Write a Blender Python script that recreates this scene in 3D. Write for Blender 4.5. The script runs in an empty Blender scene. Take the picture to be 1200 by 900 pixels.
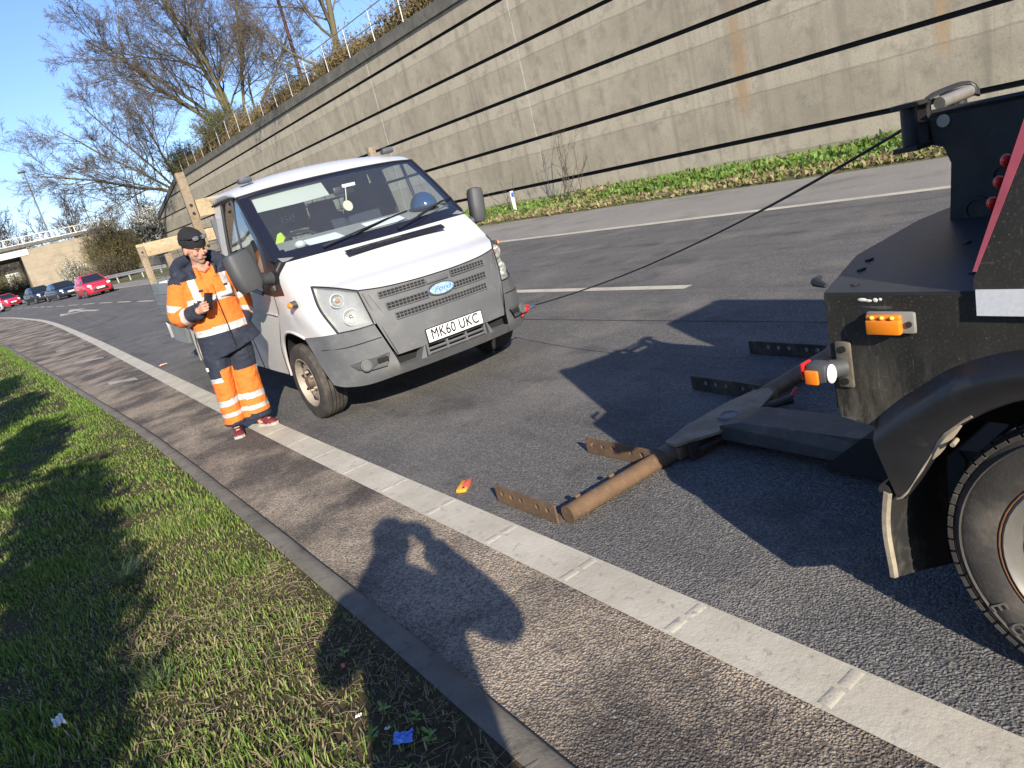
import bpy, bmesh, math, random
import numpy as np
from mathutils import Vector, Matrix, Euler

R = math.radians
scn = bpy.context.scene
COL = scn.collection

# ------------------------------------------------------------------ camera, light, exposure
CAM_H = 1.577
def setup_camera():
    yaw, pitch, roll = R(32.46), R(15.887), R(14.113)
    fh = Vector((math.sin(yaw), math.cos(yaw), 0)); rh = Vector((math.cos(yaw), -math.sin(yaw), 0)); up = Vector((0, 0, 1))
    F = fh*math.cos(pitch) - up*math.sin(pitch)
    U = fh*math.sin(pitch) + up*math.cos(pitch)
    Rc = math.cos(roll)*rh - math.sin(roll)*U
    Uc = math.sin(roll)*rh + math.cos(roll)*U
    cd = bpy.data.cameras.new('camera')
    cd.sensor_width = 36.0; cd.lens = 836.022/1200*36
    cd.clip_start = 0.02; cd.clip_end = 4000
    co = bpy.data.objects.new('camera', cd); COL.objects.link(co)
    m = Matrix.Identity(4)
    for i in range(3):
        m[i][0] = Rc[i]; m[i][1] = Uc[i]; m[i][2] = -F[i]
    m[0][3], m[1][3], m[2][3] = 0, 0, CAM_H
    co.matrix_world = m
    scn.camera = co
setup_camera()

SUN = Vector((0.78, 2.05, -1.0)).normalized()          # direction the light travels
SUN_EL = math.asin(-SUN.z); SUN_AZ = math.atan2(-SUN.x, -SUN.y)
world = bpy.data.worlds.new('World'); scn.world = world; world.use_nodes = True
wn = world.node_tree.nodes; wl = world.node_tree.links
wn.clear()
sky = wn.new('ShaderNodeTexSky'); sky.sky_type = 'NISHITA'; sky.sun_disc = False
sky.sun_elevation = SUN_EL; sky.sun_rotation = SUN_AZ
sky.altitude = 50; sky.air_density = 1.0; sky.dust_density = 0.25; sky.ozone_density = 5.0
bgn = wn.new('ShaderNodeBackground'); bgn.inputs['Strength'].default_value = 0.108
wo = wn.new('ShaderNodeOutputWorld')
tint = wn.new('ShaderNodeMix'); tint.data_type = 'RGBA'; tint.blend_type = 'MULTIPLY'; tint.inputs[0].default_value = 1.0; tint.inputs[7].default_value = (1.0, .935, 1.03, 1)
wl.new(sky.outputs[0], tint.inputs[6]); wl.new(tint.outputs[2], bgn.inputs[0]); wl.new(bgn.outputs[0], wo.inputs[0])
sd = bpy.data.lights.new('sun', 'SUN'); sd.energy = 4.6; sd.angle = R(0.5); sd.color = (1.0, 0.91, 0.77)
so = bpy.data.objects.new('sun', sd); COL.objects.link(so)
so.rotation_euler = SUN.to_track_quat('-Z', 'Y').to_euler(); so.location = (-20, -50, 30)
scn.view_settings.view_transform = 'Standard'; scn.view_settings.look = 'None'
scn.view_settings.exposure = 0.93; scn.view_settings.gamma = 1.0
try: scn.view_settings.use_curve_mapping = False
except Exception: pass
scn.cycles.max_bounces = 6; scn.cycles.transparent_max_bounces = 12
scn.cycles.diffuse_bounces = 3; scn.cycles.glossy_bounces = 3; scn.cycles.transmission_bounces = 4
scn.cycles.caustics_reflective = False; scn.cycles.caustics_refractive = False

# ------------------------------------------------------------------ helpers
def catmull(pts, n):
    P = [Vector(p) for p in pts]
    if len(P) == 2:
        return [P[0].lerp(P[1], i/(n-1)) for i in range(n)]
    L = [0.0]
    for i in range(len(P)-1): L.append(L[-1] + (P[i+1]-P[i]).length)
    out = []
    for k in range(n):
        s = L[-1]*k/(n-1)
        i = 0
        while i < len(P)-2 and s > L[i+1]: i += 1
        t = (s-L[i])/max(1e-9, L[i+1]-L[i])
        p1, p2 = P[i], P[i+1]
        p0 = P[i-1] if i > 0 else p1*2-p2
        p3 = P[i+2] if i+2 < len(P) else p2*2-p1
        out.append(0.5*((2*p1) + (p2-p0)*t + (2*p0-5*p1+4*p2-p3)*t*t + (3*p1-p0-3*p2+p3)*t**3))
    return out

def frame(d):
    d = Vector(d).normalized()
    a = Vector((0, 0, 1)) if abs(d.z) < 0.9 else Vector((1, 0, 0))
    u = d.cross(a).normalized(); v = u.cross(d).normalized()
    return u, v

class MB:
    def __init__(s): s.v = []; s.f = []; s.m = []; s.mi = 0
    def add(s, vs, fs):
        o = len(s.v); s.v += [tuple(p) for p in vs]
        for f in fs: s.f.append(tuple(i+o for i in f)); s.m.append(s.mi)
        return s
    def box(s, c, d, rot=None, taper=1.0):
        hx, hy, hz = d[0]/2, d[1]/2, d[2]/2
        vs = []
        for z, k in ((-hz, 1.0), (hz, taper)):
            for x, y in ((-hx, -hy), (hx, -hy), (hx, hy), (-hx, hy)):
                p = Vector((x*k, y*k, z))
                if rot is not None: p = rot @ p
                vs.append(p+Vector(c))
        return s.add(vs, [(3, 2, 1, 0), (4, 5, 6, 7), (0, 1, 5, 4), (1, 2, 6, 5), (2, 3, 7, 6), (3, 0, 4, 7)])
    def bbox(s, c, d, b=0.01, rot=None):
        hx, hy, hz = d[0]/2, d[1]/2, d[2]/2
        b = min(b, hx*.9, hy*.9, hz*.9)
        bm = bmesh.new(); bmesh.ops.create_cube(bm, size=1)
        for v in bm.verts: v.co = Vector((v.co.x*d[0], v.co.y*d[1], v.co.z*d[2]))
        bmesh.ops.bevel(bm, geom=bm.edges[:], offset=b, segments=2, affect='EDGES', profile=.5)
        vs = [(rot @ v.co if rot is not None else v.co)+Vector(c) for v in bm.verts]
        bm.verts.index_update()
        fs = [[v.index for v in f.verts] for f in bm.faces]; bm.free()
        return s.add(vs, fs)
    def tube(s, pts, r, n=8, caps=True, sq=1.0, up=None):
        P = [Vector(p) for p in pts]; k = len(P)
        rs = r if hasattr(r, '__len__') else [r]*k
        vs = []; u = None
        for i in range(k):
            d = (P[min(i+1, k-1)]-P[max(i-1, 0)])
            if d.length < 1e-9: d = Vector((0, 0, 1))
            d.normalize()
            if u is None:
                if up is not None:
                    v = Vector(up); v = (v-d*v.dot(d)).normalized(); u = d.cross(v)
                else: u, v = frame(d)
            else:
                u = (u-d*u.dot(d)); u = u.normalized() if u.length > 1e-6 else frame(d)[0]; v = u.cross(d)
            rr = rs[i]; ru, rv = rr if hasattr(rr, '__len__') else (rr, rr*sq)
            for j in range(n):
                a = 2*math.pi*j/n
                vs.append(P[i]+u*math.cos(a)*ru+v*math.sin(a)*rv)
        fs = []
        for i in range(k-1):
            for j in range(n):
                a, b = i*n+j, i*n+(j+1) % n
                fs.append((a, b, b+n, a+n))
        if caps:
            fs.append(tuple(range(n-1, -1, -1))); fs.append(tuple((k-1)*n+j for j in range(n)))
        return s.add(vs, fs)
    def cyl(s, p0, p1, r0, r1=None, n=16, caps=True):
        return s.tube([p0, p1], [r0, r0 if r1 is None else r1], n, caps)
    def grid(s, rows, flip=False, close=False):
        k = len(rows); n = len(rows[0]); vs = [p for r in rows for p in r]; fs = []
        for i in range(k-1):
            for j in range(n if close else n-1):
                a, b = i*n+j, i*n+(j+1) % n
                q = (a, b, b+n, a+n)
                fs.append(q[::-1] if flip else q)
        return s.add(vs, fs)
    def prism(s, pts, vec):
        n = len(pts); vec = Vector(vec)
        a = [Vector(p) for p in pts]; b = [p+vec for p in a]
        fs = [tuple(range(n-1, -1, -1)), tuple(range(n, 2*n))]
        fs += [(i, (i+1) % n, n+(i+1) % n, n+i) for i in range(n)]
        return s.add(a+b, fs)
    def lathe(s, prof, o, ax, n=32, ang=2*math.pi):
        """prof: (axial, radius)"""
        o = Vector(o); ax = Vector(ax).normalized(); u, v = frame(ax)
        rows = []
        for t, r in prof:
            rows.append([o+ax*t+u*math.cos(ang*j/n)*r+v*math.sin(ang*j/n)*r for j in range(n)])
        return s.grid(rows, close=True)
    def ball(s, c, r, nu=16, nv=10, rot=None):
        rx, ry, rz = r if hasattr(r, '__len__') else (r, r, r)
        rows = []
        for i in range(nv+1):
            t = math.pi*i/nv; row = []
            for j in range(nu):
                a = 2*math.pi*j/nu
                p = Vector((rx*math.sin(t)*math.cos(a), ry*math.sin(t)*math.sin(a), rz*math.cos(t)))
                if rot is not None: p = rot @ p
                row.append(p+Vector(c))
            rows.append(row)
        return s.grid(rows, close=True)
    def mesh(s, name, mats, origin=(0, 0, 0), smooth=True, angle=35):
        me = bpy.data.meshes.new(name)
        o = Vector(origin)
        me.from_pydata([tuple(Vector(p)-o) for p in s.v], [], s.f)
        for m in (mats if isinstance(mats, (list, tuple)) else [mats]): me.materials.append(m)
        me.polygons.foreach_set('material_index', s.m)
        if smooth:
            bm = bmesh.new(); bm.from_mesh(me)
            bmesh.ops.remove_doubles(bm, verts=bm.verts, dist=1e-5)
            bmesh.ops.recalc_face_normals(bm, faces=bm.faces)
            for f in bm.faces: f.smooth = True
            ca = R(angle)
            for e in bm.edges:
                if len(e.link_faces) == 2 and e.calc_face_angle(0) > ca: e.smooth = False
            bm.to_mesh(me); bm.free()
        me.update()
        return me
    def build(s, name, mats, parent=None, origin=(0, 0, 0), smooth=True, angle=35, loc=None):
        me = s.mesh(name, mats, origin, smooth, angle)
        o = bpy.data.objects.new(name, me); COL.objects.link(o)
        if parent is not None: o.parent = parent
        if loc is not None: o.location = loc
        elif parent is None: o.location = origin
        return o

def raw_obj(name, verts, faces, mats, parent=None, midx=None, smooth=False, loc=(0, 0, 0)):
    me = bpy.data.meshes.new(name)
    me.from_pydata(verts, [], faces)
    for m in (mats if isinstance(mats, (list, tuple)) else [mats]): me.materials.append(m)
    if midx is not None: me.polygons.foreach_set('material_index', midx)
    if smooth: me.polygons.foreach_set('use_smooth', [True]*len(me.polygons))
    o = bpy.data.objects.new(name, me); COL.objects.link(o); o.location = loc
    if parent is not None: o.parent = parent
    return o

def tag(o, label, cat, group=None, kind=None):
    o['label'] = label; o['category'] = cat
    if group: o['group'] = group
    if kind: o['kind'] = kind
    return o
def thing(name, label, cat, loc=(0, 0, 0), rz=0, group=None):
    o = bpy.data.objects.new(name, None); COL.objects.link(o)
    o.empty_display_size = .1
    o.location = loc; o.rotation_euler = (0, 0, rz)
    return tag(o, label, cat, group)
def struct(o): o['kind'] = 'structure'; return o
def copy_tree(o, parent=None):
    c = o.copy(); COL.objects.link(c)
    if parent is not None: c.parent = parent
    for ch in list(o.children): copy_tree(ch, c)
    return c

# ------------------------------------------------------------------ materials
class NT:
    def __init__(s, name):
        s.mat = bpy.data.materials.new(name); s.mat.use_nodes = True
        s.n = s.mat.node_tree.nodes; s.l = s.mat.node_tree.links
        s.n.clear()
        s.out = s.n.new('ShaderNodeOutputMaterial')
        s.b = s.n.new('ShaderNodeBsdfPrincipled'); s.l.new(s.b.outputs[0], s.out.inputs[0])
        s.tc = s.n.new('ShaderNodeTexCoord')
    def put(s, sock, val):
        if hasattr(val, 'links') or isinstance(val, bpy.types.NodeSocket): s.l.new(val, sock)
        elif hasattr(val, '__len__') and len(val) == 3 and sock.type == 'RGBA': sock.default_value = (*val, 1)
        else: sock.default_value = val
    def map(s, scale=(1, 1, 1), rot=(0, 0, 0), loc=(0, 0, 0), src=None):
        m = s.n.new('ShaderNodeMapping'); s.l.new(src or s.tc.outputs['Object'], m.inputs[0])
        m.inputs['Scale'].default_value = scale; m.inputs['Rotation'].default_value = rot; m.inputs['Location'].default_value = loc
        return m.outputs[0]
    def noise(s, scale, detail=4, rough=.55, vec=None, dist=0):
        t = s.n.new('ShaderNodeTexNoise'); s.l.new(vec or s.tc.outputs['Object'], t.inputs['Vector'])
        t.inputs['Scale'].default_value = scale; t.inputs['Detail'].default_value = detail
        t.inputs['Roughness'].default_value = rough; t.inputs['Distortion'].default_value = dist
        return t.outputs['Fac']
    def vor(s, scale, out='Distance', vec=None, feature='F1'):
        t = s.n.new('ShaderNodeTexVoronoi'); s.l.new(vec or s.tc.outputs['Object'], t.inputs['Vector'])
        t.inputs['Scale'].default_value = scale; t.feature = feature
        return t.outputs[out]
    def ramp(s, fac, stops, interp='LINEAR'):
        r = s.n.new('ShaderNodeValToRGB'); s.l.new(fac, r.inputs[0]); r.color_ramp.interpolation = interp
        e = r.color_ramp.elements
        while len(e) < len(stops): e.new(.5)
        for k, (p, c) in enumerate(stops):
            e[k].position = p
            e[k].color = (*c, 1) if hasattr(c, '__len__') else (c, c, c, 1)
        return r.outputs[0]
    def mix(s, fac, a, b, mode='MIX'):
        m = s.n.new('ShaderNodeMix'); m.data_type = 'RGBA'; m.blend_type = mode
        s.put(m.inputs[0], fac); s.put(m.inputs[6], a); s.put(m.inputs[7], b)
        return m.outputs[2]
    def math(s, op, a, b=0.0, c=0.0, clamp=False):
        m = s.n.new('ShaderNodeMath'); m.operation = op; m.use_clamp = clamp
        s.put(m.inputs[0], a); s.put(m.inputs[1], b); s.put(m.inputs[2], c)
        return m.outputs[0]
    def xyz(s, src=None):
        m = s.n.new('ShaderNodeSeparateXYZ'); s.l.new(src or s.tc.outputs['Object'], m.inputs[0]); return m.outputs
    def bump(s, h, strength=.5, dist=.01, prev=None):
        b = s.n.new('ShaderNodeBump'); s.l.new(h, b.inputs['Height'])
        b.inputs['Strength'].default_value = strength; b.inputs['Distance'].default_value = dist
        if prev is not None: s.l.new(prev, b.inputs['Normal'])
        s.l.new(b.outputs[0], s.b.inputs['Normal']); return b.outputs[0]
    def set(s, **k):
        names = dict(col='Base Color', rough='Roughness', metal='Metallic', spec='Specular IOR Level', coat='Coat Weight', alpha='Alpha', trans='Transmission Weight', sheen='Sheen Weight', emit='Emission Color', es='Emission Strength', sub='Subsurface Weight')
        for a, v in k.items(): s.put(s.b.inputs[names[a]], v)
        return s

def pm(name, col, rough=.6, metal=0, spec=.5, var=.0, vs=6, col2=None, bump=0, bs=60, bd=.004, dirt=None, coat=0, rv=0):
    t = NT(name)
    c = col
    if var or col2:
        n = t.noise(vs, 5, .6)
        c = t.mix(t.ramp(n, [(.3, 0), (.72, 1)]), col, col2 if col2 else tuple(x*(1-var) for x in col))
    if dirt:
        dc, lo, hi, ds = dirt
        c = t.mix(t.ramp(t.noise(ds, 8, .68), [(lo, 0), (hi, 1)]), c, dc)
    t.set(col=c, rough=rough, metal=metal, spec=spec, coat=coat)
    if rv: t.set(rough=t.math('ADD', t.math('MULTIPLY', t.noise(vs*2, 5), rv), rough-rv/2))
    if bump: t.bump(t.noise(bs, 4, .6), bump, bd)
    return t.mat

def text_obj(body, size, mat, parent, mw, name, extrude=.0008, shear=0, sx=1.0, spacing=1.0, bevel=0.0):
    """mw: matrix taking text plane (x right, y up, z out) to parent's space"""
    cu = bpy.data.curves.new(name, 'FONT'); cu.body = body; cu.size = size; cu.extrude = extrude
    cu.bevel_depth = bevel; cu.bevel_resolution = 0; cu.align_x = 'CENTER'; cu.align_y = 'CENTER'; cu.shear = shear; cu.space_character = spacing
    tmp = bpy.data.objects.new('tmp_text', cu); COL.objects.link(tmp)
    dg = bpy.context.evaluated_depsgraph_get(); dg.update()
    me = bpy.data.meshes.new_from_object(tmp.evaluated_get(dg))
    bpy.data.objects.remove(tmp); bpy.data.curves.remove(cu)
    me.transform(mw @ Matrix.Diagonal((sx, 1, 1, 1)))
    me.materials.clear(); me.materials.append(mat); me.name = name
    o = bpy.data.objects.new(name, me); COL.objects.link(o)
    if parent is not None: o.parent = parent
    return o
def basis(origin, x, y):
    x = Vector(x).normalized(); y = Vector(y); y = (y-x*y.dot(x)).normalized(); z = x.cross(y)
    m = Matrix.Identity(4)
    for i in range(3): m[i][0] = x[i]; m[i][1] = y[i]; m[i][2] = z[i]; m[i][3] = origin[i]
    return m

def zr(y):
    d = y-12
    return 0.0115*(0.5*d+math.sqrt(0.25*d*d+16)) - 0.0115*(-6+math.sqrt(52)) if y < 140 else zr(139.9)
def interp(tab):
    xs = np.array([a for a, b in tab], float); ys = np.array([b for a, b in tab], float)
    # monotone-ish smooth: cubic hermite
    m = np.gradient(ys, xs)
    def f(x):
        x = float(x)
        if x <= xs[0]: return float(ys[0]+m[0]*(x-xs[0]))
        if x >= xs[-1]: return float(ys[-1]+m[-1]*(x-xs[-1]))
        i = int(np.searchsorted(xs, x)-1); h = xs[i+1]-xs[i]; t = (x-xs[i])/h
        return float((2*t**3-3*t*t+1)*ys[i]+(t**3-2*t*t+t)*h*m[i]+(-2*t**3+3*t*t)*ys[i+1]+(t**3-t*t)*h*m[i+1])
    return f
# plan curves of the road (x as a function of y): kerb, thick edge line (left edge), lane line, far line, far verge
KERB = interp([(-20, .80), (0, .785), (3, .776), (5, .748), (7.5, .695), (12, .485), (15.5, .30), (20.7, .02), (27, -.33), (32, -.64), (45, -1.8), (60, -3.9), (80, -8), (110, -15), (150, -26)])
EDGE = interp([(-20, 1.58), (0, 1.378), (6, 1.32), (13, 1.33), (20, 1.34), (26, 1.30), (32, 1.23), (41, .98), (49, .48), (59, -.29), (64, -.80), (80, -2.9), (110, -8.5), (150, -18)])
LANE = interp([(-20, 5.95), (0, 5.86), (8, 5.72), (20, 5.28), (35, 4.5), (44, 3.85), (52, 3.02), (59, 2.35), (66, 1.9), (78, .7), (110, -3.6), (150, -11)])
FARL = interp([(-20, 10.9), (0, 10.72), (5, 10.6), (15, 10.28), (30, 9.5), (40, 8.9), (51, 8.1), (57, 7.4), (70, 5.8), (85, 4.0), (110, .8), (150, -6)])
VERG = interp([(-20, 14.4), (0, 14.34), (21, 14.2), (40, 12.7), (55, 11.0), (75, 8.6), (90, 6.4), (110, 3.4), (150, -3.5)])

# ------------------------------------------------------------------ ground materials
def asphalt(name, dark, light, dust, dust_lo, dust_hi, bump=.8, stripes=True, dscale=1.1):
    t = NT(name)
    wv = t.n.new('ShaderNodeVectorMath'); wv.operation = 'ADD'; nt = t.n.new('ShaderNodeTexNoise'); nt.inputs['Scale'].default_value = 60; nt.inputs['Detail'].default_value = 2; t.l.new(t.tc.outputs['Object'], nt.inputs['Vector'])
    sc_ = t.n.new('ShaderNodeVectorMath'); sc_.operation = 'SCALE'; sc_.inputs['Scale'].default_value = .016; t.l.new(nt.outputs['Color'], sc_.inputs[0]); t.l.new(t.tc.outputs['Object'], wv.inputs[0]); t.l.new(sc_.outputs[0], wv.inputs[1])
    v = t.vor(104, 'Distance', wv.outputs[0]); vc = t.vor(104, 'Color', wv.outputs[0])
    w = t.noise(38, 6, .65)
    cs = t.n.new('ShaderNodeSeparateColor'); t.l.new(vc, cs.inputs[0])
    c = t.mix(t.ramp(cs.outputs[0], [(.1, 0), (.75, .55), (.93, 1)]), dark, light)
    c = t.mix(t.ramp(cs.outputs[1], [(.965, 0), (.985, .8)]), c, tuple(min(.30, x*2.0) for x in light))
    # worn bands along the lane and broad patches
    n1 = t.noise(.9, 6, .6, t.map((1, .16, 1)))
    c = t.mix(t.ramp(n1, [(.34, 0), (.7, .55)]), c, tuple(x*1.45 for x in dark), 'MIX')
    if stripes:
        n2 = t.noise(3.2, 4, .6, t.map((1, .03, 1)))
        c = t.mix(t.ramp(n2, [(.5, 0), (.72, .5)]), c, tuple(x*.62 for x in dark))
    dn = t.math('ADD', t.math('MULTIPLY', t.noise(dscale, 6, .58), .86), t.math('MULTIPLY', t.noise(17, 5, .7), .14))
    dm = t.math('MULTIPLY', t.ramp(dn, [(dust_lo, 0), (dust_hi, 1)]), t.ramp(t.noise(55, 4, .7), [(.32, .35), (.58, 1)]))
    c = t.mix(dm, c, dust)
    dk = t.noise(dscale*1.7, 7, .62, t.map((1, .7, 1), loc=(3, 7, 0)))
    c = t.mix(t.ramp(dk, [(.54, 0), (.66, .5)]), c, tuple(x*.55 for x in dark))
    # dark gaps between the stones
    c = t.mix(t.ramp(v, [(.42, 0), (.75, .6)]), c, tuple(x*.45 for x in dark))
    c = t.mix(t.ramp(w, [(.26, .6), (.42, 0)]), c, tuple(x*.42 for x in dark))
    t.set(col=c, rough=t.ramp(n1, [(.3, .78), (.7, .95)]), spec=.28)
    h = t.math('ADD', t.math('MULTIPLY', t.ramp(v, [(.1, 1), (.75, 0)]), .55), t.math('ADD', t.math('MULTIPLY', w, .5), t.math('MULTIPLY', t.noise(19, 5, .6), .5)))
    t.bump(h, bump, .012)
    return t.mat
m_road = asphalt('asphalt', (.108, .104, .099), (.25, .238, .222), (.30, .272, .235), .50, .74, .85)
m_gutter = asphalt('dusty_asphalt', (.086, .072, .060), (.195, .166, .140), (.50, .405, .30), .42, .57, .85, False, 1.25)
m_shoulder = asphalt('grey_asphalt', (.22, .208, .188), (.34, .32, .29), (.37, .345, .30), .45, .75, .5, False, .5)
def paint_mat():
    t = NT('road_paint')
    n = t.noise(22, 7, .7); b = t.noise(2.2, 6, .65)
    c = t.mix(t.ramp(b, [(.35, 0), (.7, 1)]), (.52, .48, .395), (.38, .345, .275))
    c = t.mix(t.ramp(n, [(.30, .75), (.43, 0)]), c, (.16, .15, .13))
    st = t.noise(7, 5, .7, t.map((6, .25, 1)))
    c = t.mix(t.ramp(st, [(.6, 0), (.78, .5)]), c, (.27, .25, .21))
    t.set(col=c, rough=.75, spec=.3); t.bump(t.math('ADD', n, t.math('MULTIPLY', t.noise(90, 4), .5)), .45, .006)
    return t.mat
m_paint = paint_mat()
def worn_paint():
    t = NT('worn_road_paint')
    n = t.noise(1.6, 8, .75); 
    c = t.mix(t.ramp(n, [(.46, 0), (.70, 1)]), (.38, .355, .30), (.15, .135, .115))
    t.set(col=c, rough=.8, spec=.25); t.bump(t.noise(60, 4), .5, .006)
    return t.mat
m_wornpaint = worn_paint()
def kerb_mat():
    t = NT('kerb_concrete')
    c = t.mix(t.ramp(t.noise(3.5, 8, .65), [(.3, 0), (.7, 1)]), (.235, .21, .168), (.125, .112, .09))
    c = t.mix(t.ramp(t.noise(14, 6, .7), [(.55, 0), (.72, .8)]), c, (.07, .075, .05))
    t.set(col=c, rough=.9, spec=.25); t.bump(t.noise(70, 6, .7), .55, .006)
    return t.mat
m_kerb = kerb_mat()
def soil_mat():
    t = NT('verge_soil')
    c = t.mix(t.ramp(t.noise(4, 8, .7), [(.3, 0), (.7, 1)]), (.105, .082, .05), (.06, .05, .028))
    c = t.mix(t.ramp(t.noise(45, 6, .7), [(.5, 0), (.7, 1)]), c, (.15, .125, .07))
    c = t.mix(t.ramp(t.noise(30, 5), [(.3, .8), (.45, 0)]), c, (.02, .017, .012))
    t.set(col=c, rough=1, spec=.1); t.bump(t.noise(50, 7, .75), .9, .02)
    return t.mat
m_soil = soil_mat()
def grass_mat(name):
    t = NT(name)
    a = t.n.new('ShaderNodeAttribute'); a.attribute_name = 'Col'
    t.set(col=a.outputs['Color'], rough=.55, spec=.3)
    # thin blades let light through
    tr = t.n.new('ShaderNodeBsdfTranslucent'); t.l.new(a.outputs['Color'], tr.inputs[0])
    mx = t.n.new('ShaderNodeMixShader'); mx.inputs[0].default_value = .35
    t.l.new(t.b.outputs[0], mx.inputs[1]); t.l.new(tr.outputs[0], mx.inputs[2]); t.l.new(mx.outputs[0], t.out.inputs[0])
    return t.mat
m_blade = grass_mat('grass_blade')
m_far = pm('far_scrub', (.09, .085, .04), .95, var=.5, vs=.2, col2=(.06, .07, .025), bump=.8, bs=3, bd=.3)

# ------------------------------------------------------------------ ground, road, kerb
ys = [-20+i*.5 for i in range(0, 120)] + [40+i*2 for i in range(0, 56)]
def strip(name, fa, fb, mat, nx=4, dz=0.0, ys=ys):
    mb = MB(); rows = []
    for y in ys:
        a, b = fa(y), fb(y)
        rows.append([(a+(b-a)*i/nx, y, zr(y)+dz) for i in range(nx+1)])
    mb.grid(rows, flip=False)
    o = mb.build(name, mat, smooth=False); return struct(o)
road = strip('road', lambda y: EDGE(y)+.1, FARL, m_road)
strip('gutter', lambda y: KERB(y)-.01, lambda y: EDGE(y)+.1, m_gutter, 3)
strip('hard_shoulder', FARL, lambda y: VERG(y)+.3, m_shoulder, 2)
# one big sheet under everything
gx = [-900, -400, -150, -60, -25, 0, 25, 60, 150, 400, 900]; gy = [-300, -100, -40, -20, 0, 20, 40, 60, 80, 100, 120, 140, 200, 400, 900, 1500]
mb = MB(); mb.grid([[(x, y, zr(y)-.10) for x in gx] for y in gy]); struct(mb.build('ground', m_far, smooth=False))

rnd = random.Random(4)
def hnoise(x, y):
    return (math.sin(x*2.1+y*1.3)+math.sin(x*4.7-y*3.1+1)+.6*math.sin(x*9.3+y*7.7+2))*.011
def vh(x, y):
    d = max(0.0, KERB(y)-.112-x)
    return zr(y)+.036+.035*min(d, 8)+max(0, d-3)*.10+hnoise(x, y)*min(1, d*4)
mb = MB(); rows = []
vy = [-20+i for i in range(20)]+[i*.12 for i in range(0, 60)]+[7.2+i*.6 for i in range(60)]+[43.2+i*4 for i in range(24)]
for y in vy:
    k = KERB(y)-.108; row = []
    for d in (0, .05, .1, .16, .24, .34, .46, .6, .78, 1, 1.3, 1.6, 2, 2.5, 3, 4, 6, 9, 13, 20, 30):
        row.append((k-d, y, vh(k-d, y)))
    rows.append(row)
mb.grid(rows, flip=True); struct(mb.build('verge', m_soil))
# kerb
mb = MB(); ky = [-20+i*.915*2 for i in range(10)]
rows = []
y = -18.0; kys = []
while y < 60: kys.append(y); y += .15 if y < 12 else 1.0
for y in kys:
    k = KERB(y); z = zr(y); j = (math.sin(y*7)+math.sin(y*3.3))*.0008
    rows.append([(k+.004, y, z-.05), (k+j, y, z+.016), (k-.014+j, y, z+.029), (k-.05, y, z+.036), (k-.104, y, z+.037+j), (k-.114, y, z-.02)])
mb.grid(rows, flip=True); struct(mb.build('kerb', m_kerb, angle=50))

# ------------------------------------------------------------------ painted markings
mb = MB()
ly = [-6+i*.25 for i in range(200)]+[44+i*1.0 for i in range(60)]
mb.grid([[(EDGE(y)+j*.02*.0, y, zr(y)+.004) if i == 0 else (EDGE(y)+.2*i/2, y, zr(y)+.005) for i in range(3) for j in (0,)] for y in ly])
# raised ribs across the line
for i in range(-4, 34):
    y = 1.02+.56*i
    e = EDGE(y); z = zr(y)
    for x0, x1 in ((.012, .092), (.108, .19)):
        a, b = e+x0+rnd.uniform(0, .004), e+x1-rnd.uniform(0, .004); w = .024
        yy = y+rnd.uniform(-.004, .004)
        rows = []
        for t, h in ((-1, .003), (-.8, .0055), (-.35, .0072), (.4, .0068), (.85, .0052), (1, .003)):
            rows.append([(a-.004*(abs(t) > .9), yy+t*w, z+.004), (a, yy+t*w, z+h), (b, yy+t*w, z+h), (b+.004*(abs(t) > .9), yy+t*w, z+.004)])
        mb.grid(rows)
struct(mb.build('edge_line', m_paint, angle=50))
mb = MB()
def dash(mbx, fn, y0, y1, w, off=0.0, n=6, dz=.004):
    mbx.grid([[(fn(y)+off, y, zr(y)+dz), (fn(y)+off+w, y, zr(y)+dz)] for y in [y0+(y1-y0)*i/n for i in range(n+1)]])
dash(mb, LANE, 5.22, 9.2, .15, -.06)
y = 14.5
while y < 120:
    dash(mb, LANE, y, y+2.9, .15, -.07); y += 4.35
struct(mb.build('lane_line', m_paint, smooth=False))
mb = MB(); dash(mb, FARL, -18, 140, .24, -.02, 160); struct(mb.build('far_edge_line', m_paint, smooth=False))
# worn hatching beside the edge line
mb = MB()
for i in range(11):
    y = 11.85+4.0*i+.6*math.sin(i)
    x1 = EDGE(y)-.17; x0 = max(KERB(y+1.0)+.12, x1-.35-.12*i); L = (x1-x0)
    sl = 1.25; w = .34
    mb.add([(x0, y+L*sl, zr(y+L*sl)+.004), (x1, y, zr(y)+.004), (x1, y+w, zr(y+w)+.004), (x0, y+L*sl+w, zr(y+L*sl+w)+.004)], [(0, 1, 2, 3)])
struct(mb.build('hatching', m_wornpaint, smooth=False))
# lane arrow and letters painted on the far lanes
mb = MB()
def poly_on_road(mbx, pts, dz=.005):
    mbx.add([(x, y, zr(y)+dz) for x, y in pts], [tuple(range(len(pts)))])
for y0, y1 in ((36.8, 41.0),):
    c = lambda y: LANE(y)-1.35
    poly_on_road(mb, [(c(36)-.1, 36.4), (c(36)+.1, 36.4), (c(42)+.1, 42.2), (c(42)-.1, 42.2)])
    poly_on_road(mb, [(c(42)-.42, 42.0), (c(42)+.42, 42.0), (c(43)+.0, 45.2)])
    poly_on_road(mb, [(c(38)-.1, 38.6), (c(38)-.1, 39.4), (c(39)-.75, 41.4), (c(39)-.75, 40.6)])
    poly_on_road(mb, [(c(39)-.55, 40.2), (c(40)-.85, 42.9), (c(39)-1.05, 40.4)])
struct(mb.build('lane_arrow', m_paint, smooth=False))
m_tar = pm('tar_seam', (.018, .018, .02), .7, var=.4, vs=30)
mb = MB()
sy = [(4.55, -4), (4.6, 0), (4.72, 3.0), (4.62, 5.0), (4.48, 8), (4.3, 14)]
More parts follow.
